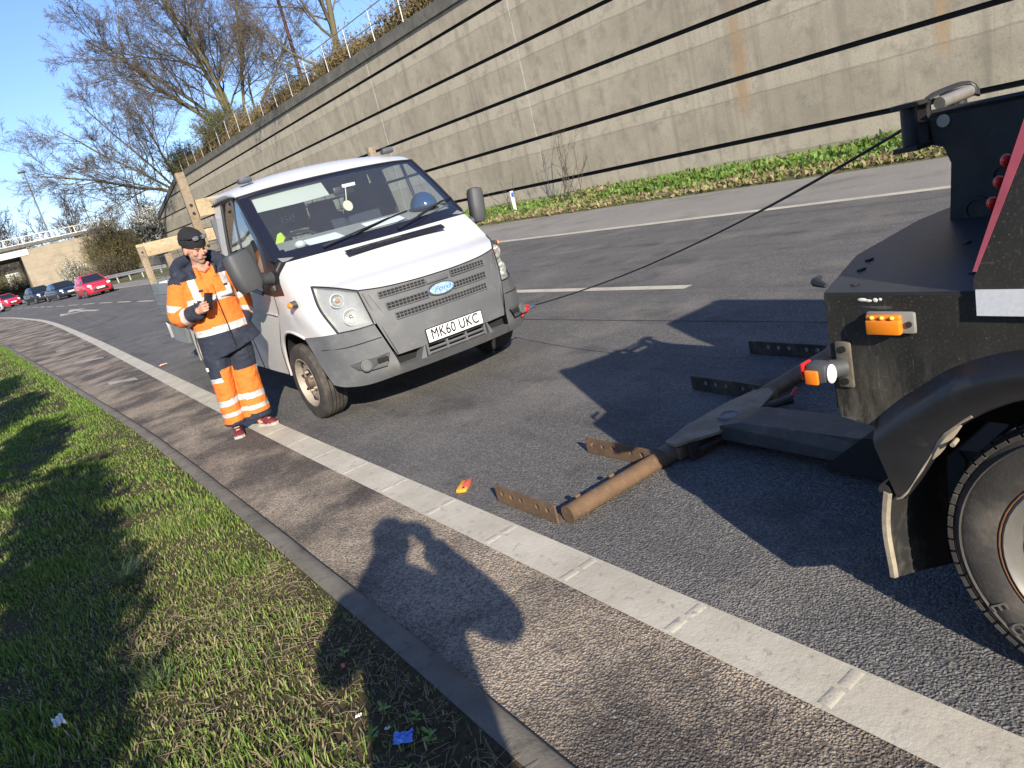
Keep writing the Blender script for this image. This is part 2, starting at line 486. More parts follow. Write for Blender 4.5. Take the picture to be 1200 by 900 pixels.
f = interp([(b, a) for a, b in sy])
mb.grid([[(f(y)-.006-.003*math.sin(y*9), y, zr(y)+.003), (f(y)+.006+.003*math.sin(y*7), y, zr(y)+.003)] for y in [-4+i*.2 for i in range(90)]])
struct(mb.build('road_seam', m_tar, smooth=False))
# far verge strip and the bank
m_vergefar = pm('verge_grass_ground', (.075, .095, .025), .95, var=.5, vs=2.5, col2=(.13, .10, .05), bump=.9, bs=14, bd=.06)
mb = MB(); rows = []
for y in [-30+i*2 for i in range(85)]:
    v = VERG(y); w = 17.3 if y < 118 else v+8; a = v
    row = []
    for t, h in ((0, -.03), (.06, .03), (.25, .10), (.55, .20), (1, .32 if y < 20 else .32)):
        row.append((a+(w-a)*t, y, zr(y)+h*(1 if y < 70 else 1)-(.006*0)))
    rows.append(row)
mb.grid(rows); struct(mb.build('far_verge', m_vergefar))

# ------------------------------------------------------------------ retaining wall
def wall_mat():
    t = NT('board_marked_concrete')
    X = t.xyz(); z = X[2]; y = t.math('ADD', X[1], 20.0)
    zz = t.math('SUBTRACT', z, t.math('MULTIPLY', t.math('SUBTRACT', y, 20.0), .006))
    ph = t.math('FRACT', t.math('DIVIDE', t.math('SUBTRACT', zz, 1.0-.02), 1.575))
    wig = t.math('MULTIPLY', t.math('SUBTRACT', t.noise(1.4, 5, .6), .5), .06)
    ph2 = t.math('ADD', ph, wig)
    big = t.noise(.35, 7, .62)
    base = t.mix(t.ramp(big, [(.3, 0), (.72, 1)]), (.48, .42, .315), (.34, .30, .222))
    lift = t.ramp(t.noise(1.1, 8, .65), [(.35, 0), (.7, 1)])
    c = t.mix(t.math('MULTIPLY', lift, .55), base, (.27, .235, .172))
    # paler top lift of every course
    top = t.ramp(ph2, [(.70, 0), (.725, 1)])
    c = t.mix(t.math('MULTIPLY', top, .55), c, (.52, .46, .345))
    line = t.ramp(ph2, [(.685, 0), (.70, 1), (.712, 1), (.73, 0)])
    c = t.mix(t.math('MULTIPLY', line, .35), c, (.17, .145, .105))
    # vertical run-off stains
    st = t.noise(2.6, 6, .65, t.map((1, 1, .045)))
    c = t.mix(t.ramp(st, [(.52, 0), (.74, .6)]), c, (.185, .165, .13))
    st2 = t.noise(4.0, 5, .6, t.map((1, 1, .05), loc=(5, 9, 0)))
    c = t.mix(t.ramp(st2, [(.63, 0), (.76, .45)]), c, (.56, .51, .42))
    # pour joints
    for yy, w in ((21.1, .035), (32.2, .05), (43.5, .05), (3.3, .06), (55, .05), (66, .05)):
        d = t.math('ABSOLUTE', t.math('SUBTRACT', t.math('ADD', y, t.math('MULTIPLY', t.math('SUBTRACT', t.noise(3, 4), .5), .08)), yy))
        c = t.mix(t.math('MULTIPLY', t.ramp(d, [(w*.5, 1), (w*1.1, 0)]), .8), c, (.62, .57, .48))
    # rust runs
    for yy, z0, z1, w in ((12.35, 1.3, 4.6, .15), (7.45, 1.7, 3.4, .10)):
        d = t.math('ABSOLUTE', t.math('SUBTRACT', t.math('ADD', y, t.math('MULTIPLY', t.math('SUBTRACT', t.noise(2.5, 5, .7, t.map((1, 1, .3))), .5), .5)), yy))
        m = t.math('MULTIPLY', t.ramp(d, [(0, 1), (w, .55), (w*2.2, 0)]), t.math('MULTIPLY', t.ramp(t.math('DIVIDE', t.math('SUBTRACT', z, z0), z1-z0), [(0, 0), (.25, .9), (.75, .9), (1, 0)]), .85))
        c = t.mix(m, c, (.40, .26, .13))
    fine = t.noise(22, 8, .75)
    c = t.mix(t.ramp(fine, [(.34, .45), (.50, 0)]), c, (.165, .145, .115))
    blot = t.noise(1.7, 9, .72)
    c = t.mix(t.ramp(blot, [(.50, 0), (.68, .65)]), c, (.20, .18, .145))
    pit = t.vor(2.3, 'Distance')
    c = t.mix(t.ramp(pit, [(.022, 1), (.032, 0)]), c, (.03, .027, .022))
    t.set(col=c, rough=.95, spec=.2)
    t.bump(t.math('ADD', t.noise(9, 9, .7), t.math('MULTIPLY', line, -.3)), .35, .014)
    return t.mat
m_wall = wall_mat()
m_cope = pm('coping_concrete', (.17, .16, .135), .95, var=.5, vs=1.2, dirt=((.08, .075, .06), .45, .7, 3), bump=.5, bs=8, bd=.03)
m_groove = pm('wall_groove_dirt', (.022, .02, .017), .95, var=.3)  # near-black colour for the groove faces
WX = 17.0
rw = thing('retaining_wall', 'tall grey concrete retaining wall with dark horizontal grooves beside the road', 'wall', (WX, 20, 0))
def wtop(y):
    if y < 76: return 8.43+.0105*(y-20)
    return 9.02-(y-76)*.158
wy = [-40+i*4 for i in range(29)]+[76+i*2 for i in range(26)]
prof = [(0, -.6)]; pm_idx = []
z = 1.0; 
for k in range(6):
    prof += [(0, z-.062), (.10, z-.05), (.10, z+.052), (0.0, z+.060)]; z += 1.575
prof += [(0, 9.6), (.5, 9.6)]
mb = MB(); rows = []
for y in wy:
    sh = .006*(y-20); tp = wtop(y)-.47
    rows.append([(WX+x, y, min(zz+sh, tp) if i > 0 else -1.0) for i, (x, zz) in enumerate(prof)])
n = len(prof)
vs = [p for r in rows for p in r]; o0 = 0
for i in range(len(rows)-1):
    for j in range(n-1):
        q = (i*n+j, (i+1)*n+j, (i+1)*n+j+1, i*n+j+1)
        zs = [vs[k][2] for k in q]
        if max(zs)-min(zs) < 1e-6 and j < n-2: continue
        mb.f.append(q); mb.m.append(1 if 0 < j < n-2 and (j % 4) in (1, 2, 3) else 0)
mb.v = vs
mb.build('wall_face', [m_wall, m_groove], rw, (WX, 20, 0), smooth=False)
mb = MB()
mb.grid([[(WX+.03, y, wtop(y)-.50), (WX-.11, y, wtop(y)-.46), (WX-.11, y, wtop(y)), (WX+.4, y, wtop(y)+.03), (WX+.4, y, wtop(y)-.5)] for y in wy])
mb.build('coping', m_cope, rw, (WX, 20, 0), smooth=False)
# bank above and around the end of the wall
m_bank = pm('bank_scrub', (.13, .095, .05), .95, var=.5, vs=.8, col2=(.075, .075, .03), bump=.9, bs=4, bd=.2)
mb = MB(); rows = []
for y in wy+[130, 150, 190]:
    tp = wtop(min(y, 127)) if y > 0 else wtop(0)
    tp = max(tp, 1.2)
    hi = max(0, min(1, (150-y)/70.0))
    row = []
    for dx, h in ((.38, -.02), (1.2, .25), (3.0, .9), (6, 1.7), (11, 2.5), (20, 3.0), (40, 3.5), (90, 4)):
        row.append((WX+dx, y, tp+h*(.25+.75*hi)+rnd.uniform(-.1, .1)*(dx > 1)+max(0, (y-80))*.02*min(1, dx/10)))
    rows.append(row)
mb.grid(rows); struct(mb.build('bank', m_bank))

# railing on the coping
m_galv = pm('galvanised_steel', (.42, .42, .40), .55, .6, var=.3, vs=8)
rl = thing('railing', 'thin grey metal two-rail railing along the top of the concrete wall', 'railing', (WX+.25, 45, 8.7))
O = (WX+.25, 45, 8.7)
pys = [20.0+2.82*i for i in range(26)]
for y in pys:
    mb = MB(); mb.tube([(WX+.25, y, wtop(y)-.1), (WX+.25, y, wtop(y)+1.45)], .028, 6); mb.build('post', m_galv, rl, O)
for h in (.78, 1.45):
    mb = MB(); mb.tube([(WX+.25, y, wtop(y)+h) for y in pys], .024, 6); mb.build('rail', m_galv, rl, O)

# ------------------------------------------------------------------ bare trees and scrub
class Sticks:
    def __init__(s): s.v = []; s.f = []; s.c = []
    def add(s, pts, r0, r1, n=3):
        k = len(pts); o = len(s.v)
        for i, p in enumerate(pts):
            a = pts[max(i-1, 0)]; b = pts[min(i+1, k-1)]
            dx, dy, dz = b[0]-a[0], b[1]-a[1], b[2]-a[2]
            L = math.sqrt(dx*dx+dy*dy+dz*dz)+1e-9; dx /= L; dy /= L; dz /= L
            if abs(dz) < .9: ux, uy, uz = dy, -dx, 0.0
            else: ux, uy, uz = 0.0, dz, -dy
            l = math.sqrt(ux*ux+uy*uy+uz*uz)+1e-9; ux /= l; uy /= l; uz /= l
            vx, vy, vz = uy*dz-uz*dy, uz*dx-ux*dz, ux*dy-uy*dx
            r = r0+(r1-r0)*i/(k-1)
            for j in range(n):
                t = 6.28318*j/n; c = math.cos(t)*r; d = math.sin(t)*r
                s.v.append((p[0]+ux*c+vx*d, p[1]+uy*c+vy*d, p[2]+uz*c+vz*d))
        for i in range(k-1):
            for j in range(n):
                a = o+i*n+j; b = o+i*n+(j+1) % n
                s.f.append((a, b, b+n, a+n))
    def leaf(s, p, d, l, w, up):
        o = len(s.v)
        sx, sy, sz = d[1]*up[2]-d[2]*up[1], d[2]*up[0]-d[0]*up[2], d[0]*up[1]-d[1]*up[0]
        q = math.sqrt(sx*sx+sy*sy+sz*sz)+1e-9; sx *= w/q; sy *= w/q; sz *= w/q
        s.v += [p, (p[0]+d[0]*l*.5+sx, p[1]+d[1]*l*.5+sy, p[2]+d[2]*l*.5+sz), (p[0]+d[0]*l, p[1]+d[1]*l, p[2]+d[2]*l), (p[0]+d[0]*l*.5-sx, p[1]+d[1]*l*.5-sy, p[2]+d[2]*l*.5-sz)]
        s.f.append((o, o+1, o+2, o+3))
    def build(s, name, mat, parent, loc=(0, 0, 0), smooth=True):
        if not s.v: return None
        return raw_obj(name, s.v, s.f, mat, parent, smooth=smooth, loc=loc)
def rv(rn, k=1.0): return (rn.gauss(0, k), rn.gauss(0, k), rn.gauss(0, k))
def nrm(d):
    l = math.sqrt(d[0]**2+d[1]**2+d[2]**2)+1e-9; return (d[0]/l, d[1]/l, d[2]/l)
def grow(rn, S, p, d, L, r, lev, P):
    """S: list of Sticks per level; branches taper, wander and fork"""
    seg = P['seg'][lev]; pts = [p]; dirs = []
    for i in range(seg):
        w = rv(rn, P['wob'][lev]); up = P['up'][lev]
        d = nrm((d[0]+w[0], d[1]+w[1], d[2]+w[2]+up))
        p = (p[0]+d[0]*L/seg, p[1]+d[1]*L/seg, p[2]+d[2]*L/seg); pts.append(p); dirs.append(d)
    r1 = r*P['tap'][lev]
    S[min(lev, len(S)-1)].add(pts, r, r1, P['n'][lev])
    if lev+1 >= len(P['seg']): return
    nb = P['br'][lev]; nb = max(1, int(nb*rn.uniform(.75, 1.25)))
    for k in range(nb):
        t = P['t0'][lev]+(1-P['t0'][lev])*((k+rn.random())/nb)
        x = t*seg; i = min(int(x), seg-1); f = x-i
        q = tuple(pts[i][a]+(pts[i+1][a]-pts[i][a])*f for a in range(3))
        dd = dirs[i]
        u, v = frame(dd); a = rn.uniform(0, 6.283); sp = P['ang'][lev]*rn.uniform(.6, 1.35)
        side = u*math.cos(a)+v*math.sin(a)
        nd = nrm(tuple(dd[c]*math.cos(sp)+side[c]*math.sin(sp) for c in range(3)))
        ll = L*P['len'][lev]*rn.uniform(.6, 1.2)*(1.15-.55*t)
        rr = (r+(r1-r)*t)*P['rad'][lev]
        grow(rn, S, q, nd, ll, max(rr, P['rmin']), lev+1, P)
BIG = dict(seg=[6, 6, 5, 4, 3], wob=[.09, .13, .16, .2, .22], up=[.06, .05, .03, .02, .02], tap=[.35, .3, .3, .4, .6], n=[7, 5, 4, 3, 3],
           br=[10, 9, 8, 8], t0=[.18, .15, .12, .1], ang=[.7, .65, .65, .7], len=[.62, .55, .52, .55], rad=[.5, .55, .55, .7], rmin=.010)
m_bark = pm('mossy_bark', (.105, .088, .058), .9, var=.5, vs=1.5, col2=(.135, .118, .048), bump=.6, bs=9, bd=.04)
m_twig = pm('twig_bark', (.115, .088, .062), .85, var=.35, vs=.6)
m_twigdark = pm('dark_twig_bark', (.075, .058, .045), .85, var=.35, vs=.6)
def tree(label, base, stems, H, seed, P=BIG, group=None, bark=None, twig=None, name='bare_tree', cat='tree', split=2):
    rn = random.Random(seed)
    t = thing(name, label, cat, base, 0, group)
    S = [Sticks() for _ in range(len(P['seg']))]
    for (dx, dy, dz, k, r) in stems:
        d = nrm((dx, dy, dz))
        grow(rn, S, (dx*.25, dy*.25, -.3), d, H*k, r, 0, P)
    a = Sticks(); b = Sticks()
    for i, s in enumerate(S):
        tgt = a if i < split else b
        o = len(tgt.v); tgt.v += s.v; tgt.f += [tuple(q+o for q in f) for f in s.f]
    a.build('trunk', bark or m_bark, t); b.build('crown', twig or m_twig, t)
    return t
# the spreading many-stemmed tree above the end of the wall
tree('tall bare many-stemmed tree with mossy trunks behind the railing, its crown the widest of all', (20.6, 64.5, 10.2),
     [(-.1, .05, 1, 1.0, .24), (-.55, .1, .85, .95, .16), (.35, -.1, .9, .95, .15), (-.9, -.15, .62, .85, .19), (.1, .4, .9, .9, .2), (-.35, -.3, .95, .95, .2), (.75, .1, .7, .75, .16)], 13.0, 11)
LOW = dict(BIG, up=[.02, .03, .02, .02, .01])
tree('bare tree leaning far out to the left over the white blossom bush', (18.6, 82.0, 8.0),
     [(-.95, -.1, .42, 1.0, .17), (-.85, .2, .68, .95, .15), (-.6, -.2, .9, .9, .14), (-.1, .1, 1, .85, .14), (-1.0, -.35, .34, .7, .08)], 12.5, 5, LOW)
tree('bare tree with pale forked trunk and long level branches above the middle of the wall', (20.2, 41.5, 9.8),
     [(-.12, 0, 1, 1.0, .21), (.18, .1, .97, .9, .16), (-.75, .25, .55, .62, .09), (-.9, .1, .25, .55, .07)], 9.5, 23, dict(BIG, br=[8, 7, 6, 5]))
# far trees behind the bridge
FART = dict(seg=[5, 5, 4, 3], wob=[.08, .14, .18, .2], up=[.06, .05, .03, .02], tap=[.35, .3, .35, .6], n=[5, 4, 3, 3],
            br=[11, 9, 7], t0=[.2, .12, .1], ang=[.6, .6, .65], len=[.5, .5, .5], rad=[.5, .55, .7], rmin=.03)
fl = ['slim bare tree with a narrow crown just left of the tall lamp column', 'bare twiggy tree behind the bridge parapet at the left border',
      'bare tree with a leaning stem between the bridge parapet and the lamp column', 'bare tree of upright whippy stems right of the lamp column',
      'bare tree with a dark lower crown behind the brown bush', 'bare tree with thin crown half hidden behind the blossom bush']
for i, (x, y, h, k) in enumerate([(5.2, 150, 12.5, .8), (-2.6, 152, 11.5, 1), (2.2, 160, 12, 1), (12.5, 148, 14, .75), (16.2, 140, 12.5, 1), (20.5, 122, 14.5, .9)]):
    b = (x, y, 2.2)
    tree(fl[i], b, [(.05*k, 0, 1, 1, .16), (-.35*k, .1, .9, .8, .1), (.3*k, 0, .9, .75, .1)], h, 40+i, FART, 'bare trees behind the bridge', m_twigdark, m_twigdark, split=1)

# shrubs: many thin stems fanning out of the ground
def shrub(name, label, base, rx, ry, h, n, seed, mat, leafmat=None, leaves=0, lsize=.12, group=None, cat='bush', r=.02, lean=(0, 0)):
    rn = random.Random(seed)
    t = thing(name, label, cat, base, 0, group)
    A = Sticks(); B = Sticks()
    for i in range(n):
        a = rn.uniform(0, 6.283); q = rn.random()**.6
        sx, sy = math.cos(a)*rx*.55*q, math.sin(a)*ry*.55*q
        hh = h*rn.uniform(.55, 1.0)*(1-.35*q*q); ox, oy = math.cos(a)*rx*.75*q, math.sin(a)*ry*.75*q
        pts = []
        for k in range(5):
            s = k/4
            pts.append((sx+ox*s**1.5*.6+lean[0]*s+rn.gauss(0, .12)*s, sy+oy*s**1.5*.6+lean[1]*s+rn.gauss(0, .12)*s, hh*s**.9))
        A.add(pts, r, r*.4, 3)
        for k in range(6):
            s = rn.uniform(.15, .95); i0 = min(3, int(s*4)); f = s*4-i0
            p = tuple(pts[i0][c]+(pts[i0+1][c]-pts[i0][c])*f for c in range(3))
            d = nrm((rn.gauss(0, 1), rn.gauss(0, 1), .55+rn.gauss(0, .5))); L = h*rn.uniform(.08, .2)
            m = (p[0]+d[0]*L*.5+rn.gauss(0, .04), p[1]+d[1]*L*.5+rn.gauss(0, .04), p[2]+d[2]*L*.5)
            e = (p[0]+d[0]*L, p[1]+d[1]*L, p[2]+d[2]*L*1.05)
            A.add([p, m, e], r*.55, r*.3, 3)
            for _ in range(leaves):
                w = rn.random(); g = (p[0]+d[0]*L*w, p[1]+d[1]*L*w, p[2]+d[2]*L*w)
                B.leaf((g[0]+rn.gauss(0, .05), g[1]+rn.gauss(0, .05), g[2]+rn.gauss(0, .05)), nrm(rv(rn)), lsize*rn.uniform(.5, 1.3), lsize*.35, nrm(rv(rn)))
    A.build('stems', mat, t)
    if leaves: B.build('leaves' if name != 'blossom_bush' else 'blossom', leafmat, t)
    return t
m_olive = pm('olive_twig', (.125, .092, .045), .9, var=.4, vs=.7, col2=(.10, .095, .035))
m_leaf = pm('young_leaf', (.10, .12, .03), .6, var=.4, vs=2)
m_bud = pm('bud_leaf', (.13, .105, .042), .7, var=.4, vs=2, col2=(.11, .12, .04))
m_white = pm('white_blossom', (.62, .62, .55), .7, var=.25, vs=3)
m_straw = pm('dead_bracken', (.20, .135, .06), .9, var=.5, vs=2, col2=(.11, .10, .04))
shrub('brown_bush', 'big rounded olive brown bush between the bridge and the white blossom bush', (11.6, 92, .9), 3.6, 3.2, 7.9, 430, 3, m_olive, m_bud, 3, .16, r=.024)
shrub('brown_bush', 'low dark brown scrub at the foot of the big olive bush behind the red car', (10.0, 88, .8), 3.2, 2.0, 3.2, 220, 31, m_twigdark, m_bud, 1, .14, r=.022)
shrub('blossom_bush', 'white flowering blossom bush spilling down beside the sloping end of the wall', (16.0, 92.5, 3.4), 2.6, 2.6, 5.6, 260, 8, m_twigdark, m_white, 9, .17, r=.022, lean=(.6, -1))
shrub('blossom_bush', 'smaller pale blossom bush low against the stone bridge wall', (8.0, 103, 1.0), 2.2, 1.6, 4.6, 110, 9, m_olive, m_white, 3, .13, r=.02)
shrub('brown_bush', 'bush of greenish twigs under the tall many-stemmed tree by the railing', (18.4, 62, 9.2), 2.2, 5.5, 3.6, 300, 12, m_olive, m_leaf, 3, .13, r=.018)
shrub('brown_bush', 'tangled bush below the leaning tree at the end of the railing', (18.0, 76, 8.6), 2.0, 4.5, 3.8, 260, 13, m_olive, m_leaf, 3, .12, r=.018)
# scrub in a band along the top of the wall: nobody could count it
def scrub_band():
    rn = random.Random(77); A = Sticks()
    for i in range(9000):
        y = 14+66*rn.random(); x = WX+.55+2.6*rn.random()**1.3
        z = wtop(y)+.1+(x-WX-.4)*.3; h = rn.uniform(.35, 1.15)*(1 if rn.random() < .85 else 1.6)*(.8+.35*math.sin(y*.7)+.25*math.sin(y*1.9))
        dx, dy = rn.gauss(0, .25), rn.gauss(0, .25)
        A.add([(x, y, z), (x+dx*h*.5, y+dy*h*.5, z+h*.6), (x+dx*h*1.3, y+dy*h*1.3, z+h)], .012, .006, 3)
        for _ in range(3):
            s = rn.uniform(.3, 1)
            A.leaf((x+dx*h*s, y+dy*h*s, z+h*s), nrm(rv(rn)), .16*rn.uniform(.5, 1.3), .045, nrm(rv(rn)))
    o = A.build('scrub', m_straw, None); o['kind'] = 'stuff'; tag(o, 'dry brown scrub growing along the top of the wall behind the railing', 'scrub')
scrub_band()
# leafless telegraph pole behind the railing
m_pole = pm('tarred_pole', (.085, .045, .035), .85, var=.4, vs=6)
mb = MB(); mb.tube([(19.5, 45.8, 9.0), (19.5, 45.9, 19)], [.13, .10], 8)
p = mb.build('utility_pole', m_pole, None, (19.5, 45.8, 9.0)); tag(p, 'dark reddish wooden pole standing upright behind the railing between two trees', 'pole')

# twiggy shrub and weeds at the wall foot
def shoots(label, base, n, h, seed, spread=.35, name='bare_shrub'):
    rn = random.Random(seed); A = Sticks()
    t = thing(name, label, 'shrub', base)
    for i in range(n):
        a = rn.uniform(0, 6.283); hh = h*rn.uniform(.35, 1); d = [rn.gauss(0, spread)*.35, rn.gauss(0, spread)*.7, 1]
        x, y, z = rn.gauss(0, .12), rn.gauss(0, .3), 0; pts = [(x, y, z)]
        for k in range(7):
            d = [d[0]+rn.gauss(0, .10), d[1]+rn.gauss(0, .12), d[2]]; s = nrm(d)
            x += s[0]*hh/7; y += s[1]*hh/7; z += s[2]*hh/7; pts.append((x, y, z))
        A.add(pts, .014, .004, 4)
        for k in range(4):
            q = pts[rn.randint(2, 6)]; dd = nrm((rn.gauss(0, .6), rn.gauss(0, .8), .8)); L = hh*rn.uniform(.1, .25)
            A.add([q, (q[0]+dd[0]*L, q[1]+dd[1]*L, q[2]+dd[2]*L)], .006, .003, 3)
    A.build('stems', m_twigdark, t)
    return t
shoots('tall bare twiggy shrub standing against the wall right of the white marker post', (16.3, 19.3, .25), 13, 2.75, 1)
shoots('low bare twiggy shrub against the wall close to the white marker post', (16.4, 22.9, .25), 6, 1.5, 2)
def verge_weeds():
    rn = random.Random(5); A = Sticks(); cols = []
    pal = [(.14, .24, .045), (.19, .29, .06), (.11, .18, .04), (.26, .28, .09), (.32, .26, .14)]
    n = 30000
    for i in range(n):
        y = 2.5+56*rn.random()**1.6; v = VERG(y); w = WX-.1-v
        t = rn.random(); x = v+.12+w*t
        dens = .55+.45*math.sin(y*.9+1)*math.sin(x*2.1+y*.37)
        if rn.random() > .55+.6*dens: continue
        z = zr(y)+.02+.22*t
        hh = (.09+.13*dens)*(.2+.9*min(1, t*1.6))*(1.0 if y > 8 else 1.15)
        L = rn.uniform(.5, 1)*.17; d = nrm((rn.gauss(0, .8), rn.gauss(0, .8), rn.uniform(.2, 1.2)))
        k = len(A.v)
        A.leaf((x, y, z+hh*rn.random()), d, L, L*rn.uniform(.18, .34), nrm(rv(rn)))
        c = pal[0] if rn.random() < .4 else pal[rn.randint(0, 3)]
        if t < .30 and rn.random() < .75: c = pal[4]
        if 17.5 < y < 19.5 and rn.random() < .6: c = pal[4]
        f = rn.uniform(.75, 1.25); cols += [(c[0]*f, c[1]*f, c[2]*f, 1)]*4
    o = A.build('verge_weeds', m_blade, None, smooth=False)
    at = o.data.color_attributes.new('Col', 'FLOAT_COLOR', 'POINT'); at.data.foreach_set('color', np.array(cols, 'f').ravel())
    o['kind'] = 'stuff'; tag(o, 'bright green leafy weeds along the foot of the concrete wall', 'weeds')
verge_weeds()

# white marker post with a blue reflector
m_plasw = pm('white_plastic', (.72, .71, .66), .5, var=.12, vs=12)
m_blue = pm('blue_reflector', (.03, .12, .45), .35)
m_darkp = pm('black_plastic', (.02, .02, .022), .55)
t = thing('marker_post', 'white roadside marker post with a blue top standing in the verge below the wall', 'post', (15.6, 21.45, .18))
O = (15.6, 21.45, .18)
mb = MB(); mb.bbox((15.6, 21.45, .58), (.13, .05, .86), .02); mb.build('post', m_plasw, t, O)
mb = MB(); mb.bbox((15.6, 21.42, .90), (.10, .012, .16), .004); mb.build('reflector', m_blue, t, O)
mb = MB(); mb.bbox((15.6, 21.45, 1.02), (.135, .055, .03), .008); mb.build('cap', m_plasw, t, O)

# ------------------------------------------------------------------ grass on the near verge
def blades():
    rg = np.random.default_rng(9)
    def field(n, ymin, ymax, dmax, dmin=.0, pw=1.0):
        y = ymin+(ymax-ymin)*rg.random(n)**pw
        d = dmin+(dmax-dmin)*rg.random(n)
        return y, d
    parts = [field(85000, .9, 5.0, 2.6), field(42000, 4.5, 11, 2.2), field(26000, 10, 32, 2.6), (field(5000, 10, 30, .2))]
    Y = np.concatenate([p[0] for p in parts]); D = np.concatenate([p[1] for p in parts])
    far = np.concatenate([np.full(len(p[0]), i) for i, p in enumerate(parts)])
    K = np.array([KERB(v)-.112 for v in Y]); X = K-D
    bare = np.clip((.62-D)/.5, 0, 1)*np.clip((3.3-Y)/1.2, 0, 1)          # trodden soil by the kerb
    clump = np.sin(X*5.1+Y*3.3)*np.sin(Y*4.2-X*2.7)+.6*np.sin(X*13+Y*9)+.5*np.sin(Y*1.3+X*.8)
    keep = rg.random(len(X)) > bare*.86+.12*(clump < -.7)
    X, Y, D, far, clump, bare = X[keep], Y[keep], D[keep], far[keep], clump[keep], bare[keep]
    n = len(X)
    Z = np.array([vh(x, y) for x, y in zip(X, Y)])-.004
    h = (.018+.023*rg.random(n)**1.5)*(1+.42*np.clip(clump, -.6, 1.4)); h *= np.where(D < .12, .7, 1)
    h = np.where(rg.random(n) < .03, h*1.7, h); h = np.where(far >= 2, h*1.35, h)
    wd = (.0021+.0015*rg.random(n))*np.where(far == 1, 1.5, 1)*np.where(far >= 2, 2.6, 1)
    az = rg.random(n)*2*np.pi; lean = np.abs(rg.normal(0, .62, n))+.12
    straw = rg.random(n)
    g = np.array([[.110, .185, .032], [.150, .240, .042], [.205, .290, .058], [.29, .32, .085], [.36, .315, .165], [.26, .21, .11]])
    dry = np.clip(.10+.34*np.clip(1.15-np.abs(D-.45)*1.5, 0, 1)*np.clip((9-Y)/5, 0, 1)-.12*clump+.25*bare, .06, .95)
    idx = np.where(straw < dry*.62, np.where(rg.random(n) < .55, 4, 5), np.where(straw < dry*1.05, 3, np.where(rg.random(n) < .45, 1, np.where(rg.random(n) < .5, 0, 2))))
    col = g[idx]*(.75+.5*rg.random((n, 1)))
    flat = (idx >= 4)
    lean = np.where(flat, lean+.75, lean); h = np.where(flat, h*1.25, h)
    lean = np.minimum(lean, 1.45)
    dx, dy = np.cos(az), np.sin(az); sx, sy = -dy, dx
    V = np.zeros((n, 5, 3))
    l1 = lean*.5; hm = h*.55
    mx, my, mz = X+dx*np.sin(l1)*hm, Y+dy*np.sin(l1)*hm, Z+np.cos(l1)*hm
    tx, ty, tz = mx+dx*np.sin(lean)*(h-hm), my+dy*np.sin(lean)*(h-hm), mz+np.cos(lean)*(h-hm)
    V[:, 0] = np.stack([X-sx*wd, Y-sy*wd, Z], 1); V[:, 1] = np.stack([X+sx*wd, Y+sy*wd, Z], 1)
    V[:, 2] = np.stack([mx+sx*wd*.8, my+sy*wd*.8, mz], 1); V[:, 3] = np.stack([mx-sx*wd*.8, my-sy*wd*.8, mz], 1)
    V[:, 4] = np.stack([tx, ty, tz], 1)
    b = np.arange(n)*5
    q = np.stack([b, b+1, b+2, b+3], 1); tr = np.stack([b+3, b+2, b+4], 1)
    me = bpy.data.meshes.new('grass'); nv = n*5
    me.vertices.add(nv); me.vertices.foreach_set('co', V.ravel())
    loops = np.concatenate([q.ravel(), tr.ravel()]); me.loops.add(len(loops)); me.loops.foreach_set('vertex_index', loops.astype('i'))
    st = np.concatenate([np.arange(n)*4, 4*n+np.arange(n)*3]); tot = np.concatenate([np.full(n, 4), np.full(n, 3)])
    me.polygons.add(2*n); me.polygons.foreach_set('loop_start', st.astype('i'))
    try: me.polygons.foreach_set('loop_total', tot.astype('i'))
    except Exception: pass
    me.update(calc_edges=True); me.validate()
    at = me.color_attributes.new('Col', 'FLOAT_COLOR', 'POINT')
    c4 = np.ones((n, 5, 4), 'f'); c4[:, :, :3] = col[:, None, :]; c4[:, 4, :3] *= 1.15
    at.data.foreach_set('color', c4.ravel())
    me.materials.append(m_blade)
    o = bpy.data.objects.new('grass', me); COL.objects.link(o); o['kind'] = 'stuff'
    tag(o, 'short rough grass with yellow straw on the near verge', 'grass')
blades()
# coarse tufts, fallen twigs and young plants beside the kerb
def tuft(label, x, y, h, n, seed, colr=(.10, .16, .04)):
    rn = random.Random(seed); A = Sticks(); cols = []
    for i in range(n):
        a = rn.uniform(0, 6.283); d = nrm((math.cos(a)*rn.uniform(.3, 1.3), math.sin(a)*rn.uniform(.3, 1.3), 1)); L = h*rn.uniform(.6, 1.2)
        p = (rn.gauss(0, .02), rn.gauss(0, .02), 0); e = (p[0]+d[0]*L*.6, p[1]+d[1]*L*.6, p[2]+d[2]*L*.6); g = (e[0]+d[0]*L*.5, e[1]+d[1]*L*.5, e[2]+d[2]*L*.15)
        w = .0028; s = (-d[1]*w/.7, d[0]*w/.7); o = len(A.v)
        A.v += [(p[0]-s[0], p[1]-s[1], p[2]), (p[0]+s[0], p[1]+s[1], p[2]), (e[0]+s[0], e[1]+s[1], e[2]), (e[0]-s[0], e[1]-s[1], e[2]), g]
        A.f += [(o, o+1, o+2, o+3), (o+3, o+2, o+4)]
        f = rn.uniform(.7, 1.4); cols += [(colr[0]*f, colr[1]*f, colr[2]*f, 1)]*5
    ob = A.build('grass_tuft', m_blade, None, (x, y, vh(x, y)), smooth=False)
    at = ob.data.color_attributes.new('Col', 'FLOAT_COLOR', 'POINT'); at.data.foreach_set('color', np.array(cols, 'f').ravel())
    tag(ob, label, 'grass tuft', 'long grass tufts in the verge')
tuft('long-bladed bluish grass tuft in the middle of the grass verge', -.02, 4.05, .17, 70, 1, (.12, .17, .07))
tuft('loose tuft of long grass blades at the bottom of the verge, nearest the camera', -.05, 2.9, .15, 60, 2, (.11, .16, .05))
